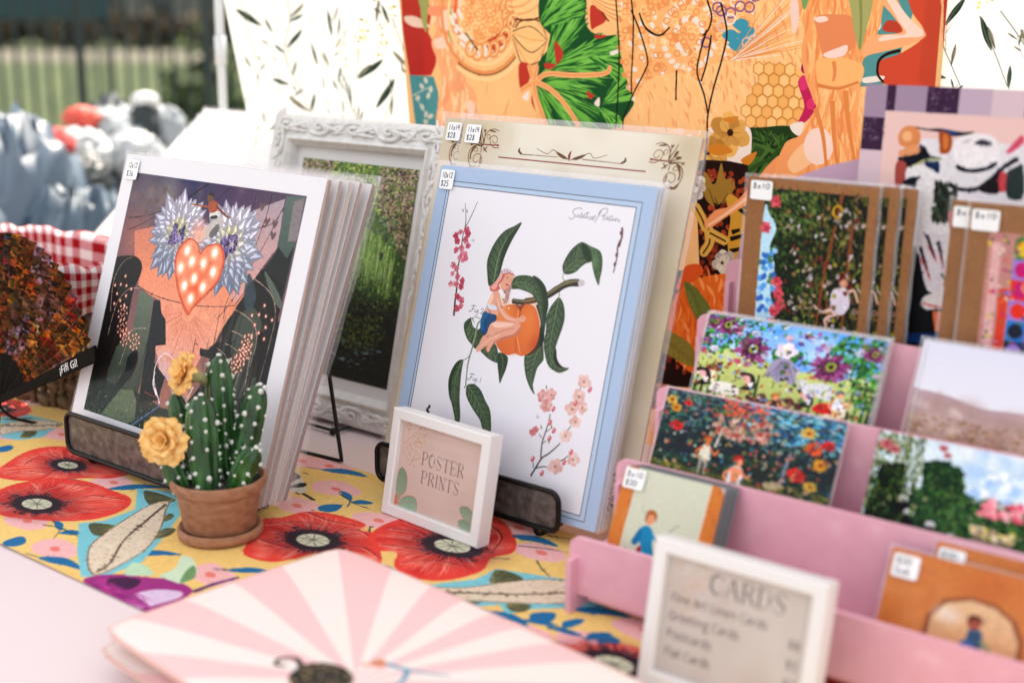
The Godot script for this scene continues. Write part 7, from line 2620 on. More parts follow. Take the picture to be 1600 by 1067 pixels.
	brush(a, 420, [876,111,991,111,1004,167,987,209,982,253,995,382,895,396,913,290,894,234,889,166], 1.55, 0.3, 16, 60, 4, [Color(0.96, 0.72, 0.46), Color(0.90, 0.55, 0.32), Color(0.97, 0.77, 0.52), Color(0.95, 0.65, 0.40)])
	a.blob([903,147,940,143,964,149,971,190,939,213,920,205,908,172], Color(0.88, 0.53, 0.35))
	a.blob([920,205,947,193,959,190,957,204,936,211], Color(0.95, 0.83, 0.80))
	a.blob([900,149,919,146,925,152,910,156], Color(0.95, 0.83, 0.78))
	a.blob([911,214,939,210,966,212,987,222,984,245,961,257,924,257,913,239], Color(0.96, 0.71, 0.44))
	a.line([914,253,948,257,981,246], 6, Color(0.84, 0.50, 0.28), 4)
	a.line([939,216,942,232,940,246], 7, Color(0.86, 0.53, 0.31), 4)
	a.blob([999,105,1020,105,1046,143,1076,166,1076,177,1044,191,998,203,984,206,990,176,1008,173,1042,168,1029,148,1004,121], Color(0.96, 0.67, 0.46))
	a.blob([1009,111,1020,113,1052,148,1075,167,1071,175,1043,177,1009,183,1014,174,1048,171,1035,151], Color(0.95, 0.83, 0.77))
	a.blob([868,380,892,349,920,339,934,355,913,377,882,397], Color(0.97, 0.77, 0.58))
	a.ell([922,350][0], [922,350][1], 26, 30, 0, Color(0.96, 0.85, 0.80))
	for q in [[913,290,929,332,940,392], [941,277,948,334,958,385], [961,260,971,315,985,371]]:
		a.line(q, 9, Color(0.86, 0.53, 0.28), 4)
	a.blob([955,105,991,105,993,132,987,165,980,198,969,171,961,138], Color(0.64, 0.64, 0.40))
	a.line([973,111,978,154,979,195], 5, Color(0.52, 0.54, 0.30), 3)
	a.blob([876,111,891,111,884,136,879,130], Color(0.45, 0.62, 0.38))
	a.blob([857,122,870,122,874,155,867,175,860,155], Color(0.93, 0.80, 0.76))
	# thin black stitched lines
	var bk := Color(0.10, 0.06, 0.05)
	for q in [[506,111,514,178,518,234,515,320,513,349], [540,111,548,150,549,205,547,261,549,284], [543,139,565,177,583,221,579,241,552,284,532,325,530,348], [562,145,580,172,608,181,629,167], [699,122,709,148,704,170,694,180], [701,171,690,211,687,243,702,278,711,310], [725,126,739,174,732,219,719,268,711,314,712,355,708,402], [710,179,704,224,695,256], [646,239,647,290], [562,144,574,166,602,181,618,178], [163,184,194,217]]:
		a.line(q, 3.0, bk, 2.6)
	return a.done()



func bloom(a: Art, x: float, y: float, rad: float, c: Color, heart: Color) -> void:
	a.flower(x, y, rad, 9, c, c.darkened(0.35), heart, 0.9, a.r.randf() * 2.0)
	a.ell(x, y, rad * 0.3, rad * 0.26, 0, heart, 10)


func small_person(a: Art, x: float, y: float, s: float, skin: Color, top: Color, hair: Color, legs: Color) -> void:
	a.blob([x - 9 * s, y + 22 * s, x + 9 * s, y + 22 * s, x + 12 * s, y + 58 * s, x - 12 * s, y + 58 * s], top)
	a.line([x - 8 * s, y + 26 * s, x - 20 * s, y + 42 * s, x - 13 * s, y + 56 * s], 6 * s, skin, 4 * s)
	a.line([x + 8 * s, y + 26 * s, x + 20 * s, y + 40 * s, x + 26 * s, y + 26 * s], 6 * s, skin, 4 * s)
	a.line([x - 5 * s, y + 56 * s, x - 7 * s, y + 98 * s], 9 * s, legs, 5 * s, false)
	a.line([x + 5 * s, y + 56 * s, x + 8 * s, y + 98 * s], 9 * s, legs, 5 * s, false)
	a.ell(x, y + 10 * s, 8 * s, 10 * s, 0, skin, 12)
	a.blob([x - 10 * s, y + 8 * s, x - 7 * s, y - 4 * s, x + 4 * s, y - 5 * s, x + 10 * s, y + 5 * s, x + 2 * s, y + 2 * s, x - 5 * s, y + 8 * s], hair)


func art_cream_card() -> ImageTexture:
	var a := Art.new(362, 432, Color(0.80, 0.46, 0.20), 61)
	a.dabs(300, 0, 0, 362, 432, 10, 40, [Color(0.84, 0.52, 0.25), Color(0.74, 0.40, 0.16)], 1.5, 0.2, 0.2)
	a.poly(a.pts([52, 0, 316, 0, 306, 432, 44, 432]), Color(0.80, 0.81, 0.73), Color(0.78, 0.78, 0.69))
	a.line([316, 0, 306, 432], 3, Color(0.92, 0.85, 0.75), 3, false)
	# girl in a blue dress with a raised stick
	girl_with_stick(a, -58.0, -38.0, 0.92)
	a.rough(1500, 0, 0, 362, 432, 3, 8, 0.16, 0.6, 0.45)
	return a.done()


func girl_with_stick(a: Art, dx: float, dy: float, k: float) -> void:
	var m := func(q: Array) -> Array:
		var o := []
		for i in q.size():
			o.append(q[i] * k + (dx if i % 2 == 0 else dy) + (20.0 if i % 2 == 0 else 20.0) * (1.0 - k) * 9.0)
		return o
	a.blob(m.call([165, 226, 190, 214, 215, 232, 222, 270, 245, 340, 205, 356, 165, 340, 176, 280, 150, 270]), Color(0.10, 0.50, 0.68))
	a.blob(m.call([165, 226, 150, 252, 140, 282, 158, 290, 176, 262]), Color(0.08, 0.42, 0.62))
	a.line(m.call([208, 236, 236, 258, 268, 262]), 11, Color(0.12, 0.52, 0.70), 7)
	a.ell(m.call([278, 259])[0], m.call([278, 259])[1], 8 * k, 7 * k, 0, Color(0.85, 0.58, 0.44))
	a.line(m.call([280, 268, 276, 222, 292, 196]), 3.5, Color(0.42, 0.38, 0.26), 2)
	a.line(m.call([292, 196, 308, 186]), 2.5, Color(0.42, 0.38, 0.26), 1.5)
	a.ell(m.call([192, 190])[0], m.call([192, 190])[1], 18 * k, 21 * k, 0.2, Color(0.86, 0.58, 0.44))
	a.blob(m.call([172, 190, 176, 164, 200, 158, 216, 172, 214, 196, 204, 176, 184, 178, 178, 206]), Color(0.66, 0.38, 0.18))
	a.line(m.call([150, 150, 160, 172, 176, 170]), 2.5, Color(0.62, 0.64, 0.60), 2)
	a.blob(m.call([178, 300, 206, 310, 214, 360, 180, 370]), Color(0.09, 0.56, 0.76))
	a.ell(m.call([176, 300])[0], m.call([176, 300])[1], 9 * k, 12 * k, 0.4, Color(0.62, 0.10, 0.16))
	a.line(m.call([188, 356, 184, 400]), 10, Color(0.84, 0.6, 0.48), 7, false)
	a.line(m.call([208, 352, 214, 398]), 10, Color(0.84, 0.6, 0.48), 7, false)
	for q in [[128, 330], [112, 352], [140, 350], [122, 372]]:
		a.line(m.call([q[0], q[1] + 26, q[0] + 4, q[1], q[0] - 4, q[1] - 18]), 3, Color(0.56, 0.58, 0.48), 1.5)
		a.ell(m.call([q[0] - 4, q[1] - 20])[0], m.call([q[0] - 4, q[1] - 20])[1], 5, 5, 0, Color(0.62, 0.64, 0.54), 8)


func art_orange_card() -> ImageTexture:
	var a := Art.new(416, 310, Color(0.78, 0.45, 0.21), 62)
	a.spots(70, 0, 0, 416, 310, 20, 90, [Color(0.84, 0.54, 0.30), Color(0.72, 0.38, 0.15), Color(0.80, 0.48, 0.24)], 0.4)
	a.poly(a.pts([102, 310, 106, 130, 136, 86, 192, 67, 248, 69, 296, 93, 320, 136, 322, 310]), Color(0.56, 0.30, 0.17))
	a.poly(a.pts([114, 310, 117, 134, 144, 94, 194, 75, 245, 78, 286, 100, 309, 140, 310, 310]), Color(0.86, 0.70, 0.54), Color(0.82, 0.54, 0.32))
	a.soft(150, 118, 46, 28, Color(0.94, 0.88, 0.84, 0.9))
	a.soft(270, 196, 70, 32, Color(0.92, 0.80, 0.74, 0.8))
	a.blob([204, 136, 226, 134, 235, 167, 230, 310, 197, 310, 200, 167], Color(0.16, 0.30, 0.44))
	a.blob([190, 167, 214, 161, 224, 186, 200, 202], Color(0.24, 0.40, 0.66))
	a.ell(211, 121, 15, 15, 0, Color(0.62, 0.30, 0.20))
	a.blob([195, 121, 200, 105, 221, 104, 230, 119, 218, 115, 203, 119], Color(0.40, 0.16, 0.12))
	a.line([229, 156, 250, 171, 256, 198], 9, Color(0.42, 0.55, 0.45), 5)
	a.rough(2500, 0, 0, 416, 310, 3, 12, 0.16, 0.6, 0.45)
	return a.done()


func art_garden_card() -> ImageTexture:
	var a := Art.new(512, 346, Color(0.05, 0.16, 0.20), 63)
	a.dabs(1500, 0, 0, 512, 150, 6, 22, [Color(0.10, 0.34, 0.36), Color(0.28, 0.44, 0.30), Color(0.04, 0.13, 0.20), Color(0.34, 0.52, 0.50), Color(0.42, 0.40, 0.44), Color(0.08, 0.24, 0.34)], 0.3, 1.4, 0.4)
	a.dabs(420, 230, 0, 512, 130, 8, 26, [Color(0.28, 0.60, 0.74), Color(0.14, 0.38, 0.56), Color(0.56, 0.76, 0.82), Color(0.06, 0.20, 0.34)], 0.2, 0.6, 0.4)
	a.dabs(900, 0, 120, 512, 250, 6, 22, [Color(0.03, 0.09, 0.14), Color(0.05, 0.17, 0.20), Color(0.10, 0.25, 0.22), Color(0.02, 0.06, 0.11)], 0.4, 1.2, 0.5)
	for q in [[60, 250, 60, 18], [180, 255, 80, 20], [330, 225, 90, 34], [420, 262, 80, 20], [250, 215, 50, 20]]:
		a.ell(q[0], q[1], q[2], q[3], 0.08, Color(0.07, 0.17, 0.15))
		a.dabs(60, q[0] - q[2], q[1] - q[3], q[0] + q[2], q[1], 5, 14, [Color(0.20, 0.36, 0.22), Color(0.10, 0.25, 0.2)], 0.1, 0.6, 0.4)
	a.poly(a.pts([0, 262, 512, 286, 512, 346, 0, 346]), Color(0.36, 0.38, 0.14), Color(0.16, 0.22, 0.12))
	a.dabs(500, 0, 258, 512, 346, 6, 20, [Color(0.52, 0.50, 0.18), Color(0.24, 0.30, 0.14), Color(0.10, 0.17, 0.12), Color(0.60, 0.56, 0.28)], 0.1, 0.3, 0.3)
	for q in [[30, 300, 60], [250, 320, 80], [450, 330, 90]]:
		a.blob([q[0] - q[2], q[1], q[0], q[1] - 9, q[0] + q[2], q[1] + 4, q[0], q[1] + 13], Color(0.13, 0.58, 0.82))
	# bouquet high in the middle
	a.dabs(300, 150, 30, 330, 130, 5, 14, [Color(0.30, 0.36, 0.20), Color(0.42, 0.30, 0.22)], 0.0, 2.0, 0.5)
	for i in 80:
		var q := Vector2(a.r.randf_range(-1, 1), a.r.randf_range(-0.7, 0.9))
		a.flower(235 + q.x * 80, 95 + q.y * 46, a.r.randf_range(6, 11), 5, [Color(0.90, 0.84, 0.80), Color(0.74, 0.22, 0.24), Color(0.86, 0.64, 0.60), Color(0.80, 0.78, 0.70)][i % 4], Color(0.5, 0.3, 0.28), Color(0.6, 0.5, 0.2))
	for i in 60:
		a.dab(235 + a.r.randf_range(-60, 70), 30 + a.r.randf_range(-26, 26), 16, 6, a.r.randf_range(-0.5, 0.5), [Color(0.84, 0.30, 0.22), Color(0.90, 0.44, 0.30)][i % 2])
	# red and yellow blooms at both sides
	for q in [[52, 128, 24, 0], [36, 66, 18, 1], [20, 40, 20, 2], [410, 210, 28, 0], [442, 110, 28, 3], [420, 62, 22, 2], [455, 240, 20, 2], [478, 90, 20, 0], [70, 40, 14, 0], [468, 160, 24, 1]]:
		bloom(a, q[0], q[1], q[2], [Color(0.82, 0.16, 0.12), Color(0.84, 0.62, 0.22), Color(0.87, 0.72, 0.34), Color(0.87, 0.40, 0.20)][q[3]], Color(0.5, 0.1, 0.08))
	small_person(a, 152, 150, 1.35, Color(0.78, 0.44, 0.22), Color(0.80, 0.78, 0.72), Color(0.70, 0.34, 0.12), Color(0.55, 0.55, 0.52))
	a.line([176, 176, 184, 104], 7, Color(0.75, 0.72, 0.70), 4, false)
	small_person(a, 250, 196, 1.6, Color(0.86, 0.56, 0.44), Color(0.86, 0.85, 0.86), Color(0.62, 0.10, 0.14), Color(0.40, 0.30, 0.24))
	a.blob([236, 236, 250, 230, 264, 236, 258, 282, 242, 282], Color(0.86, 0.55, 0.42))
	a.blob([330, 262, 352, 250, 384, 258, 380, 276, 340, 280], Color(0.66, 0.60, 0.48))
	a.line([385, 140, 374, 256], 6, Color(0.56, 0.50, 0.56), 9, false)
	a.rect(0, 8, 512, 3, Color(0.55, 0.52, 0.58, 0.6))
	a.rect(0, 26, 512, 2, Color(0.55, 0.56, 0.6, 0.5))
	clutter(a, 260, 0, 20, 512, 330, 7, [Color(0.30, 0.44, 0.42), Color(0.62, 0.66, 0.60), Color(0.12, 0.24, 0.26), Color(0.66, 0.34, 0.28), Color(0.50, 0.50, 0.24), Color(0.24, 0.46, 0.56), Color(0.74, 0.60, 0.50)])
	a.rough(7000, 0, 0, 512, 346, 3, 10, 0.16, 0.6, 0.45)
	a.punch(1.25, 1.06)
	return a.done()


func art_tree_card() -> ImageTexture:
	var a := Art.new(512, 346, Color(0.80, 0.86, 0.90), 64)
	a.spots(30, 120, 0, 512, 130, 20, 60, [Color(0.62, 0.74, 0.90), Color(0.92, 0.93, 0.94), Color(0.70, 0.80, 0.92)], 0.6)
	a.dabs(900, 0, 0, 118, 346, 6, 24, [Color(0.30, 0.37, 0.16), Color(0.44, 0.48, 0.26), Color(0.17, 0.24, 0.11), Color(0.52, 0.54, 0.34)], 1.4, 0.5, 0.3)
	a.blob([130, 356, 80, 240, 126, 160, 122, 90, 160, 62, 210, 84, 230, 146, 280, 176, 330, 170, 380, 194, 420, 156, 480, 136, 530, 156, 530, 356], Color(0.10, 0.20, 0.11))
	a.dabs(1200, 90, 60, 512, 346, 8, 26, [Color(0.16, 0.30, 0.14), Color(0.24, 0.40, 0.18), Color(0.09, 0.18, 0.10), Color(0.34, 0.48, 0.24)], 0.3, 1.5, 0.5, a.sm([130, 346, 90, 240, 130, 150, 120, 90, 160, 58, 215, 80, 230, 140, 280, 150, 330, 140, 380, 160, 420, 130, 480, 110, 530, 130, 530, 346]))
	a.dabs(1500, 90, 60, 512, 346, 6, 22, [Color(0.05, 0.13, 0.09), Color(0.09, 0.20, 0.11), Color(0.14, 0.28, 0.14), Color(0.03, 0.09, 0.07)], 0.3, 1.5, 0.5, a.sm([130, 346, 90, 240, 130, 150, 120, 90, 160, 58, 215, 80, 230, 140, 280, 170, 330, 165, 380, 190, 420, 150, 480, 130, 530, 150, 530, 346]))
	a.poly(a.pts([20, 110, 80, 90, 90, 346, 0, 346]), Color(0.05, 0.10, 0.06))
	a.dabs(300, 0, 100, 110, 346, 6, 20, [Color(0.12, 0.18, 0.08), Color(0.24, 0.30, 0.12), Color(0.05, 0.09, 0.06)], 1.4, 0.4, 0.4)
	a.dabs(700, 120, 180, 512, 346, 5, 18, [Color(0.18, 0.34, 0.16), Color(0.26, 0.44, 0.20), Color(0.04, 0.10, 0.08)], 0.2, 1.2, 0.4)
	for q in [[24, 42, 22], [44, 54, 18], [160, 20, 14], [172, 40, 12]]:
		bloom(a, q[0], q[1], q[2], Color(0.80, 0.46, 0.48), Color(0.5, 0.16, 0.2))
	for i in 46:
		a.ell(a.r.randf_range(272, 374), a.r.randf_range(148, 200), 11, 8, a.r.randf() * 3, [Color(0.88, 0.50, 0.56), Color(0.82, 0.32, 0.42), Color(0.92, 0.66, 0.70)][i % 3], 8)
	for i in 40:
		a.ell(a.r.randf_range(240, 440), a.r.randf_range(70, 150), 17, 10, a.r.randf() * 3, [Color(0.64, 0.76, 0.90), Color(0.82, 0.88, 0.94), Color(0.90, 0.92, 0.94)][i % 3], 8)
	a.blob([268, 262, 330, 248, 356, 270, 350, 320, 286, 322], Color(0.46, 0.42, 0.36))
	for i in 30:
		a.ell(a.r.randf_range(262, 360), a.r.randf_range(240, 272), 8, 6, 0, [Color(0.86, 0.78, 0.40), Color(0.78, 0.64, 0.54), Color(0.88, 0.82, 0.70)][i % 3], 8)
	for q in [[92, 206], [112, 246], [168, 268], [222, 290], [400, 300], [460, 310]]:
		a.ell(q[0], q[1], 12, 11, 0, Color(0.80, 0.78, 0.80))
		a.blob([q[0] - 10, q[1] + 10, q[0] + 12, q[1] + 8, q[0] + 16, q[1] + 44, q[0] - 12, q[1] + 44], Color(0.07, 0.06, 0.09))
	clutter(a, 200, 0, 150, 512, 340, 6, [Color(0.30, 0.46, 0.20), Color(0.14, 0.26, 0.14), Color(0.44, 0.56, 0.30), Color(0.60, 0.58, 0.46), Color(0.20, 0.36, 0.22)])
	a.rough(7000, 0, 0, 512, 346, 3, 10, 0.16, 0.6, 0.45)
	a.punch(1.06, 1.04)
	return a.done()


func art_anemone_card() -> ImageTexture:
	var a := Art.new(512, 362, Color(0.36, 0.60, 0.88), 65)
	a.spots(60, 60, 0, 460, 150, 20, 60, [Color(0.80, 0.86, 0.94), Color(0.36, 0.58, 0.88), Color(0.60, 0.76, 0.94)], 0.6)
	a.poly(a.sm([0, 150, 120, 120, 260, 160, 420, 150, 512, 160, 512, 362, 0, 362]), Color(0.74, 0.77, 0.52), Color(0.62, 0.66, 0.40))
	for k in 12:
		var x: float = [6, 26, 48, 70, 452, 470, 490, 506, 320, 346, 186, 372][k]
		a.line([x, 362, x + 4, 200], a.r.randf_range(8, 16), [Color(0.16, 0.36, 0.16), Color(0.10, 0.26, 0.12), Color(0.30, 0.48, 0.28)][k % 3], 5, false)
	a.dabs(700, 0, 0, 512, 150, 8, 24, [Color(0.12, 0.34, 0.14), Color(0.22, 0.50, 0.20), Color(0.34, 0.62, 0.30), Color(0.08, 0.24, 0.10)], 0.2, 2.0, 0.5, a.sm([0, -10, 180, -10, 150, 70, 90, 130, 30, 200, -10, 210]))
	a.dabs(900, 330, 0, 520, 260, 8, 24, [Color(0.12, 0.34, 0.14), Color(0.22, 0.50, 0.20), Color(0.34, 0.62, 0.30), Color(0.08, 0.24, 0.10)], 0.2, 2.0, 0.5, a.sm([420, -10, 530, -10, 530, 300, 470, 260, 440, 150, 370, 90]))
	for i in 60:
		a.flower(a.r.randf_range(0, 512), a.r.randf_range(4, 170), a.r.randf_range(7, 15), 5, [Color(0.62, 0.72, 0.92), Color(0.90, 0.90, 0.92), Color(0.78, 0.30, 0.36), Color(0.60, 0.50, 0.80), Color(0.86, 0.72, 0.78)][i % 5], Color(0.42, 0.44, 0.62), Color(0.5, 0.5, 0.2))
	for q in [[60, 34, 46], [150, 110, 56], [378, 128, 60], [488, 56, 34], [22, 30, 30]]:
		a.flower(q[0], q[1], q[2], 15, Color(0.40, 0.11, 0.32), Color(0.70, 0.44, 0.62), Color(0.2, 0.07, 0.2), 0.9, 0.2)
		a.flower(q[0], q[1], q[2] * 0.62, 13, Color(0.22, 0.05, 0.18), Color(0.55, 0.22, 0.46), Color(0.2, 0.07, 0.2), 0.9, 0.5)
		a.ell(q[0] + 4, q[1] - 4, q[2] * 0.24, q[2] * 0.3, 0.3, Color(0.58, 0.60, 0.26))
		a.ell(q[0] + 4, q[1] - 4, q[2] * 0.12, q[2] * 0.16, 0.3, Color(0.16, 0.1, 0.12))
	# lilac bell flower on large green leaves
	for q in [[210, 100, 244, 150], [300, 96, 256, 150]]:
		a.blob([q[0], q[1], (q[0] + q[2]) * 0.5, q[1] - 4, q[2], q[3], (q[0] + q[2]) * 0.5 - 6, q[3] - 2], Color(0.12, 0.44, 0.14))
	a.flower(250, 92, 34, 5, Color(0.90, 0.88, 0.90), Color(0.78, 0.72, 0.78), Color(0.8, 0.75, 0.3))
	a.blob([224, 130, 276, 130, 296, 206, 276, 214, 262, 200, 246, 218, 226, 200, 204, 196], Color(0.60, 0.57, 0.66))
	for k in 7:
		a.line([244 + k * 3, 134, 212 + k * 13, 206], 3, Color(0.40, 0.36, 0.46), 2, false)
	# toadstools, butterflies and figures along the ground
	for q in [[96, 288, 46, 26, 0], [404, 292, 46, 24, 1], [50, 210, 22, 14, 2], [440, 262, 22, 14, 3]]:
		a.blob([q[0] - q[2], q[1], q[0] - q[2] * 0.6, q[1] - q[3] * 1.3, q[0] + q[2] * 0.6, q[1] - q[3] * 1.3, q[0] + q[2], q[1], q[0], q[1] + 8], [Color(0.86, 0.85, 0.82), Color(0.76, 0.10, 0.09), Color(0.55, 0.30, 0.16), Color(0.80, 0.76, 0.58)][q[4]])
		a.rect(q[0] - 9, q[1] + 4, 18, 46, Color(0.86, 0.83, 0.74))
		for i in 6:
			a.ell(q[0] + a.r.randf_range(-0.7, 0.7) * q[2], q[1] - a.r.randf_range(0.1, 0.9) * q[3], 4, 3, 0, [Color(0.5, 0.5, 0.5), Color(0.5, 0.05, 0.05), Color(0.4, 0.2, 0.1), Color(0.6, 0.55, 0.4)][q[4]], 8)
	for q in [[158, 240], [330, 262], [24, 250]]:
		a.blob([q[0], q[1], q[0] - 26, q[1] - 34, q[0] + 8, q[1] - 40, q[0] + 24, q[1] - 16, q[0] + 22, q[1] + 20, q[0] - 18, q[1] + 26], Color(0.10, 0.08, 0.09))
		a.blob([q[0], q[1], q[0] - 16, q[1] - 24, q[0] + 4, q[1] - 28, q[0] + 10, q[1] - 6], Color(0.86, 0.66, 0.66))
		a.blob([q[0] + 2, q[1] + 2, q[0] + 18, q[1] - 8, q[0] + 16, q[1] + 14], Color(0.88, 0.86, 0.84))
	for i in 60:
		a.flower(a.r.randf_range(170, 330), a.r.randf_range(272, 350), a.r.randf_range(6, 15), 6, [Color(0.45, 0.12, 0.25), Color(0.82, 0.5, 0.5), Color(0.36, 0.16, 0.14), Color(0.7, 0.6, 0.3), Color(0.3, 0.2, 0.3)][i % 5], Color(0.25, 0.08, 0.12), Color(0.7, 0.6, 0.3))
	small_person(a, 250, 262, 1.1, Color(0.86, 0.58, 0.44), Color(0.20, 0.14, 0.12), Color(0.70, 0.45, 0.22), Color(0.2, 0.14, 0.12))
	small_person(a, 424, 210, 1.2, Color(0.86, 0.62, 0.5), Color(0.86, 0.86, 0.88), Color(0.06, 0.06, 0.09), Color(0.80, 0.72, 0.5))
	for i in 50:
		a.flower(a.r.randf_range(310, 400), a.r.randf_range(190, 240), 8, 5, Color(0.86, 0.86, 0.88), Color(0.7, 0.7, 0.75), Color(0.7, 0.68, 0.4))
	clutter(a, 260, 0, 150, 512, 350, 7, [Color(0.30, 0.46, 0.20), Color(0.84, 0.84, 0.80), Color(0.40, 0.16, 0.24), Color(0.70, 0.52, 0.36), Color(0.20, 0.24, 0.14), Color(0.56, 0.60, 0.78), Color(0.72, 0.20, 0.18)])
	clutter(a, 110, 0, 0, 512, 150, 8, [Color(0.18, 0.42, 0.16), Color(0.76, 0.80, 0.90), Color(0.44, 0.26, 0.50), Color(0.30, 0.55, 0.24)])
	a.rough(7000, 0, 0, 512, 362, 3, 9, 0.16, 0.6, 0.45)
	a.punch(1.25, 1.06)
	return a.done()


func art_hill_card() -> ImageTexture:
	var a := Art.new(512, 380, Color(0.83, 0.83, 0.90), 66)
	a.poly(a.pts([0, 0, 512, 0, 512, 200, 0, 200]), Color(0.84, 0.84, 0.91), Color(0.88, 0.87, 0.91))
	a.poly(a.sm([-20, 190, 60, 172, 160, 196, 260, 190, 360, 214, 520, 206, 530, 400, -20, 400]), Color(0.70, 0.60, 0.64), Color(0.58, 0.40, 0.28))
	a.spots(90, 0, 200, 512, 330, 14, 60, [Color(0.72, 0.60, 0.60), Color(0.62, 0.48, 0.44), Color(0.78, 0.68, 0.66)], 0.4)
	a.dabs(900, 0, 250, 512, 380, 4, 16, [Color(0.52, 0.36, 0.22), Color(0.66, 0.48, 0.32), Color(0.42, 0.30, 0.2), Color(0.70, 0.56, 0.42)], 0.1, 0.5, 0.4)
	a.spots(14, 0, 210, 120, 300, 10, 26, [Color(0.88, 0.80, 0.78)], 0.5)
	a.blob([330, 380, 336, 300, 366, 262, 400, 276, 410, 380], Color(0.26, 0.22, 0.14))
	a.ell(362, 336, 26, 20, 0, Color(0.70, 0.58, 0.50))
	a.rect(396, 276, 120, 60, Color(0.80, 0.36, 0.16))
	a.dabs(60, 396, 276, 512, 336, 6, 18, [Color(0.86, 0.42, 0.2), Color(0.72, 0.28, 0.12)], 0.3, 0.5, 0.5)
	a.blob([440, 210, 470, 190, 520, 170, 520, 280, 450, 270], Color(0.74, 0.62, 0.60))
	a.rough(3000, 0, 185, 512, 380, 3, 12, 0.12, 0.5, 0.45)
	return a.done()


func art_kraft_print() -> ImageTexture:
	var a := Art.new(362, 520, Color(0.56, 0.40, 0.28), 67)
	a.spots(50, 0, 0, 362, 520, 10, 60, [Color(0.60, 0.44, 0.31), Color(0.52, 0.36, 0.24)], 0.4)
	a.rect(52, 26, 285, 494, Color(0.06, 0.10, 0.07))
	a.dabs(900, 60, 26, 220, 520, 6, 26, [Color(0.07, 0.13, 0.07), Color(0.13, 0.21, 0.09), Color(0.04, 0.07, 0.05), Color(0.22, 0.32, 0.13)], 1.2, 0.9, 0.4)
	a.dabs(900, 180, 26, 337, 520, 5, 22, [Color(0.30, 0.36, 0.12), Color(0.12, 0.16, 0.08), Color(0.36, 0.26, 0.18), Color(0.46, 0.44, 0.18), Color(0.20, 0.14, 0.12)], 1.4, 0.5, 0.3)
	a.dabs(260, 60, 26, 200, 140, 6, 20, [Color(0.40, 0.46, 0.24), Color(0.22, 0.30, 0.14)], 0.6, 0.9, 0.4)
	a.blob([52, 100, 70, 96, 92, 130, 78, 180, 96, 230, 90, 300, 108, 360, 86, 420, 66, 520, 52, 520], Color(0.72, 0.85, 0.92))
	for i in 60:
		a.ell(a.r.randf_range(54, 100), a.r.randf_range(180, 460), 9, 7, a.r.randf() * 3, [Color(0.34, 0.60, 0.86), Color(0.60, 0.78, 0.92), Color(0.30, 0.46, 0.34), Color(0.22, 0.42, 0.74)][i % 4], 8)
	for q in [[106, 270], [112, 300], [120, 330], [104, 350], [98, 382], [84, 60], [62, 130]]:
		a.flower(q[0], q[1], 17, 6, Color(0.86, 0.42, 0.46), Color(0.66, 0.18, 0.26), Color(0.4, 0.1, 0.15))
	for q in [[232, 260, 268, 20], [222, 420, 238, 200], [262, 460, 252, 300], [296, 470, 300, 100]]:
		a.line([q[0], q[1], q[2], q[3]], 6, [Color(0.50, 0.28, 0.16), Color(0.50, 0.46, 0.2)][int(q[0]) % 2], 8, false)
	a.ring(258, 70, 12, 15, 0, 5, Color(0.78, 0.62, 0.16))
	a.line([300, 40, 330, 10], 4, Color(0.5, 0.4, 0.3), 3, false)
	# a dancer in white, leaping
	a.blob([262, 276, 296, 262, 312, 300, 296, 332, 264, 328], Color(0.82, 0.78, 0.84))
	a.line([296, 280, 320, 266, 334, 296], 9, Color(0.84, 0.68, 0.62), 5)
	a.line([268, 320, 236, 334, 214, 316], 10, Color(0.84, 0.70, 0.66), 6)
	a.line([282, 330, 250, 352, 262, 382], 10, Color(0.84, 0.70, 0.66), 6)
	a.ell(290, 248, 12, 13, 0, Color(0.80, 0.58, 0.5))
	a.blob([276, 250, 280, 226, 304, 228, 306, 250, 292, 240], Color(0.36, 0.08, 0.08))
	a.dabs(40, 160, 290, 220, 350, 6, 14, [Color(0.62, 0.56, 0.42), Color(0.4, 0.36, 0.28)], 0, 0.2, 0.5)
	for i in 30:
		a.ell(a.r.randf_range(170, 337), a.r.randf_range(60, 516), 6, 6, 0, [Color(0.72, 0.62, 0.60), Color(0.45, 0.12, 0.12), Color(0.6, 0.56, 0.2)][i % 3], 8)
	clutter(a, 240, 120, 60, 334, 516, 7, [Color(0.55, 0.58, 0.30), Color(0.70, 0.62, 0.58), Color(0.30, 0.36, 0.16), Color(0.46, 0.20, 0.16), Color(0.14, 0.20, 0.10), Color(0.60, 0.46, 0.30), Color(0.78, 0.74, 0.76)])
	a.rough(7000, 0, 0, 362, 520, 3, 10, 0.16, 0.6, 0.45)
	a.punch(1.12, 1.06)
	return a.done()


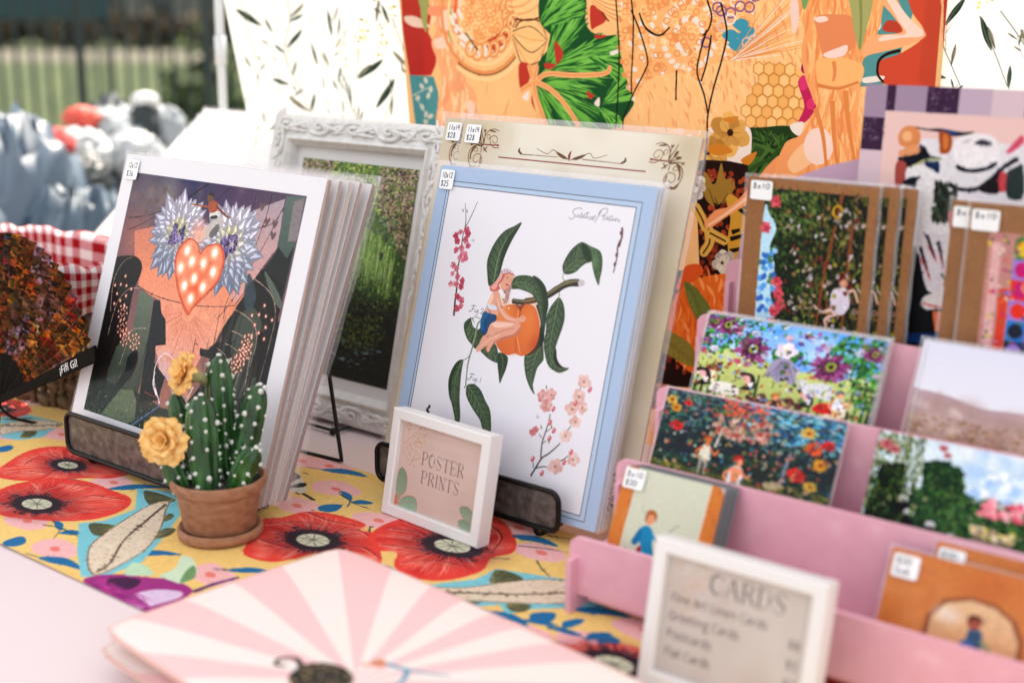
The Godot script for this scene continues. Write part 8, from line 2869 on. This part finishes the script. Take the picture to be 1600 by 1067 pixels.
func art_kraft_bright() -> ImageTexture:
	var a := Art.new(362, 520, Color(0.56, 0.40, 0.28), 68)
	a.spots(50, 0, 0, 362, 520, 10, 60, [Color(0.60, 0.44, 0.31), Color(0.52, 0.36, 0.24)], 0.4)
	a.rect(50, 66, 290, 454, Color(0.72, 0.52, 0.50))
	var cols := [Color(0.16, 0.48, 0.78), Color(0.86, 0.74, 0.22), Color(0.84, 0.20, 0.14), Color(0.74, 0.08, 0.44), Color(0.60, 0.50, 0.80), Color(0.30, 0.46, 0.24), Color(0.87, 0.80, 0.76), Color(0.10, 0.12, 0.20)]
	for j in 9:
		for i in 5:
			var c: Color = cols[a.r.randi() % cols.size()]
			a.rect(112 + i * 46, 76 + j * 50, 46, 50, c)
			a.ell(135 + i * 46, 101 + j * 50, 18, 19, 0, cols[a.r.randi() % cols.size()])
	a.rect(60, 90, 22, 430, Color(0.84, 0.66, 0.66))
	a.rect(88, 200, 22, 320, Color(0.80, 0.26, 0.18))
	for q in [[160, 150], [240, 220], [290, 160]]:
		small_person(a, q[0], q[1], 1.0, Color(0.86, 0.58, 0.42), Color(0.84, 0.22, 0.15), Color(0.12, 0.1, 0.1), Color(0.74, 0.08, 0.44))
	a.rect(130, 380, 200, 100, Color(0.66, 0.56, 0.78))
	a.rect(144, 394, 70, 70, Color(0.70, 0.08, 0.12))
	a.rect(226, 394, 80, 70, Color(0.58, 0.74, 0.84))
	a.dabs(200, 50, 66, 340, 520, 6, 16, cols, 0.2, 1.0, 0.5)
	a.rough(6000, 0, 0, 362, 520, 3, 10, 0.16, 0.6, 0.45)
	a.punch(1.05, 1.06)
	return a.done()


func art_mosaic() -> ImageTexture:
	var a := Art.new(640, 580, Color(0.85, 0.72, 0.73), 69)
	# an uneven chequer of purple squares along the edge
	var pu := [Color(0.22, 0.13, 0.24), Color(0.62, 0.53, 0.63), Color(0.83, 0.73, 0.78), Color(0.74, 0.65, 0.73)]
	var row := [0, 1, 0, 3, 2, 0, 1, 2, 0, 3, 1, 0]
	for k in 12:
		for s in 2:
			for side in 2:
				var c: Color = pu[row[(k + s * 5 + side * 3) % 12] if s == 1 else [2, 1, 0, 2][(k + side) % 4] if side == 1 else row[k]]
				var x := k * 62.0 if side == 0 else (0.0 if s == 0 else 596.0)
				var y := (0.0 if s == 0 else 536.0) if side == 0 else k * 62.0
				a.rect(x, y, 62 if side == 0 else 44, 48 if side == 0 else 62, c)
				if c.v < 0.3:
					a.dabs(60, x, y, x + 50, y + 50, 3, 9, [Color(0.46, 0.34, 0.48), Color(0.12, 0.06, 0.14), Color(0.32, 0.22, 0.34)], 0.4, 1.5, 0.4)
	a.rect(46, 50, 550, 486, Color(0.90, 0.755, 0.74))
	var wh := Color(0.87, 0.85, 0.88)
	var nv := Color(0.045, 0.06, 0.12)
	a.rect(84, 96, 480, 420, wh)
	a.rect(84, 300, 480, 216, Color(0.06, 0.06, 0.08))
	a.blob([104,75,131,78,157,76,198,80,220,78,210,84,182,89,158,83,120,80], nv)
	a.blob([157,78,186,79,193,84,170,88], Color(0.10, 0.22, 0.42))
	a.blob([155,81,176,86,182,101,178,118,162,123,157,103], Color(0.62, 0.28, 0.12))
	a.blob([163,87,173,91,174,110,166,113], Color(0.80, 0.44, 0.22))
	a.blob([75,97,81,81,95,74,111,78,119,91,117,108,100,116,81,112], Color(0.84, 0.52, 0.32))
	a.blob([82,93,90,84,101,87,101,101,90,104], Color(0.92, 0.68, 0.48))
	a.blob([78,125,94,115,117,112,127,119,116,128,87,133], Color(0.86, 0.58, 0.40))
	a.blob([78,136,104,129,121,122,118,109,129,110,142,126,166,131,141,137,118,147,98,153], nv)
	a.line([101,154,118,145,137,135,164,133], 5, Color(0.66, 0.68, 0.48), 4)
	a.blob([76,145,94,143,99,163,92,186,79,190], Color(0.62, 0.26, 0.24))
	a.blob([132,143,152,136,161,139,162,158,148,154], Color(0.08, 0.15, 0.30))
	a.blob([98,157,118,147,139,149,161,161,172,180,171,202,162,226,139,232,147,193,121,178,100,174], Color(0.88, 0.86, 0.88))
	a.blob([92,183,106,171,126,168,148,176,159,188,141,191,130,203,117,190], nv)
	# the broad hat
	a.blob([164,136,180,123,197,120,221,134,248,146,272,136,298,123,314,125,279,149,251,173,221,184,192,181,173,168], Color(0.86, 0.84, 0.87))
	a.blob([186,123,186,98,204,86,240,81,264,91,273,122,256,143,223,148,199,141], Color(0.91, 0.89, 0.91))
	a.line([195,143,211,149,234,148,256,141,268,132], 8, nv, 7)
	a.line([180,179,210,185,238,181,263,161,283,138,306,122], 7, Color(0.10, 0.10, 0.16), 9)
	a.blob([223,99,236,91,250,94,254,101,237,102], Color(0.24, 0.22, 0.30))
	a.blob([200,100,208,93,219,91,211,99], Color(0.78, 0.75, 0.78))
	a.blob([285,108,304,83,311,80,313,93,291,113], Color(0.80, 0.30, 0.42))
	a.blob([238,180,263,161,279,149,282,182,261,189], Color(0.10, 0.08, 0.10))
	a.blob([276,149,290,151,293,178,280,182], Color(0.78, 0.26, 0.30))
	a.blob([290,148,305,136,317,133,324,189,295,191], Color(0.16, 0.20, 0.20))
	# trousers, sleeve and foliage lower down
	a.blob([119,184,156,166,171,180,172,206,194,241,198,263,176,277,164,271,149,276,135,312], Color(0.87, 0.85, 0.87))
	a.dabs(160, [158,181][0], [158,181][1], [200,244][0], [200,244][1], 10, 30, [Color(0.14, 0.18, 0.14), Color(0.24, 0.28, 0.22), Color(0.08, 0.10, 0.09)], 1.3, 0.6, 0.3)
	a.blob([189,234,198,226,205,259,197,267], Color(0.80, 0.25, 0.30))
	a.blob([137,281,176,273,204,278,211,364,205,380,172,384,154,360], Color(0.85, 0.81, 0.84))
	for q in [[151,276,173,319], [141,300,165,355], [175,285,191,336], [188,344,205,373]]:
		a.line(q, 7, nv, 4, false)
		a.line([q[0] + 4, q[1] + 20, q[2] + 3, q[3] + 6], 3, Color(0.78, 0.25, 0.28), 2, false)
	a.blob([158,394,205,376,210,403,164,417], Color(0.88, 0.84, 0.84))
	a.line([159,406,187,409,208,399], 4, Color(0.80, 0.3, 0.3), 3)
	a.shape([178,418,206,418,208,457,186,456], Color(0.91, 0.44, 0.26))
	a.shape([133,468,208,457,210,476,135,487], Color(0.06, 0.20, 0.42))
	a.rough(5000, 84, 96, 564, 516, 4, 12, 0.12, 0.55, 0.4)
	return a.done()


func art_fan() -> ImageTexture:
	var a := Art.new(900, 450, Color(0.12, 0.08, 0.06), 70)
	a.dabs(2600, 0, 0, 900, 450, 16, 60, [Color(0.16, 0.11, 0.08), Color(0.24, 0.17, 0.10), Color(0.08, 0.06, 0.05), Color(0.40, 0.26, 0.14), Color(0.30, 0.22, 0.08), Color(0.36, 0.30, 0.22)], 0.3, 1.6, 0.4)
	var c := [Color(0.70, 0.38, 0.14), Color(0.56, 0.10, 0.10), Color(0.22, 0.38, 0.55), Color(0.62, 0.42, 0.20), Color(0.40, 0.30, 0.46), Color(0.62, 0.30, 0.22), Color(0.76, 0.64, 0.50)]
	for i in 120:
		a.dabs(3, a.r.randf_range(0, 900), 0, 900, 450, 50, 150, [c[i % 7]], 0.35, 0.3, 0.22)
	for i in 90:
		var q := Vector2(a.r.randf_range(100, 890), a.r.randf_range(20, 440))
		a.flower(q.x, q.y, a.r.randf_range(26, 62), 11, [Color(0.78, 0.44, 0.14), Color(0.80, 0.58, 0.26), Color(0.60, 0.54, 0.68), Color(0.60, 0.12, 0.11), Color(0.72, 0.36, 0.2)][i % 5], Color(0.38, 0.18, 0.10), Color(0.25, 0.12, 0.05))
	a.dabs(2200, 0, 0, 900, 450, 6, 24, [Color(0.16, 0.11, 0.06), Color(0.26, 0.19, 0.11), Color(0.10, 0.07, 0.05), Color(0.05, 0.04, 0.04), Color(0.2, 0.2, 0.08)], 0.3, 2.0, 0.4)
	for k in 14:
		var an := PI * k / 14.0
		a.line([450, 450, 450 + cos(an) * 450, 450 - sin(an) * 450], 3, Color(0.10, 0.07, 0.05, 0.5), 5, false)
	a.spots(90, 0, 0, 900, 450, 30, 90, [Color(0.22, 0.14, 0.09), Color(0.14, 0.10, 0.08), Color(0.40, 0.24, 0.14), Color(0.34, 0.28, 0.34)], 0.45)
	a.rough(9000, 0, 0, 900, 450, 8, 30, 0.3, 0.7, 0.3)
	a.dabs(1500, 0, 0, 900, 450, 10, 40, [Color(0.13, 0.09, 0.06), Color(0.20, 0.15, 0.09), Color(0.30, 0.22, 0.13)], 0.35, 0.5, 0.25)
	a.rough(6000, 0, 0, 900, 450, 4, 14, 0.3, 0.6, 0.4)
	a.punch(1.15, 1.06)
	return a.done()


func art_sketch() -> ImageTexture:
	var a := Art.new(320, 520, Color(0.90, 0.895, 0.885), 71)
	a.blob([90, 250, 180, 200, 250, 260, 300, 240, 300, 480, 60, 490, 70, 380], Color(0.90, 0.86, 0.72))
	a.blob([190, 230, 290, 200, 300, 300, 230, 320], Color(0.86, 0.70, 0.52))
	a.blob([210, 190, 250, 150, 300, 170, 290, 220, 230, 230], Color(0.42, 0.54, 0.68))
	a.blob([150, 380, 220, 350, 260, 420, 220, 470, 160, 450], Color(0.70, 0.78, 0.76))
	for i in 30:
		a.line([a.r.randf_range(60, 300), a.r.randf_range(300, 490), a.r.randf_range(60, 300), a.r.randf_range(300, 490)], 2.5, [Color(0.55, 0.62, 0.62), Color(0.74, 0.66, 0.50), Color(0.62, 0.62, 0.58)][i % 3], 1.5, false)
	return a.done()


func clutter(a: Art, n: int, x0: float, y0: float, x1: float, y1: float, s: float, cols: Array) -> void:
	# the small mixed things of a crowded collage: petals, leaves, faces, scraps
	for i in n:
		var x := a.r.randf_range(x0, x1)
		var y := a.r.randf_range(y0, y1)
		var c: Color = cols[a.r.randi() % cols.size()]
		match i % 4:
			0: a.flower(x, y, s * a.r.randf_range(0.7, 1.3), 6, c, c.darkened(0.4), c.lightened(0.4))
			1: a.dab(x, y, s * 2.2, s * 0.7, a.r.randf() * PI, c)
			2: a.ell(x, y, s * 0.6, s * 0.8, a.r.randf(), c, 8)
			3: a.swell([x, y, x + a.r.randf_range(-s, s), y + s, x + a.r.randf_range(-s, s) * 2, y + s * 2.4], s * 0.5, c)
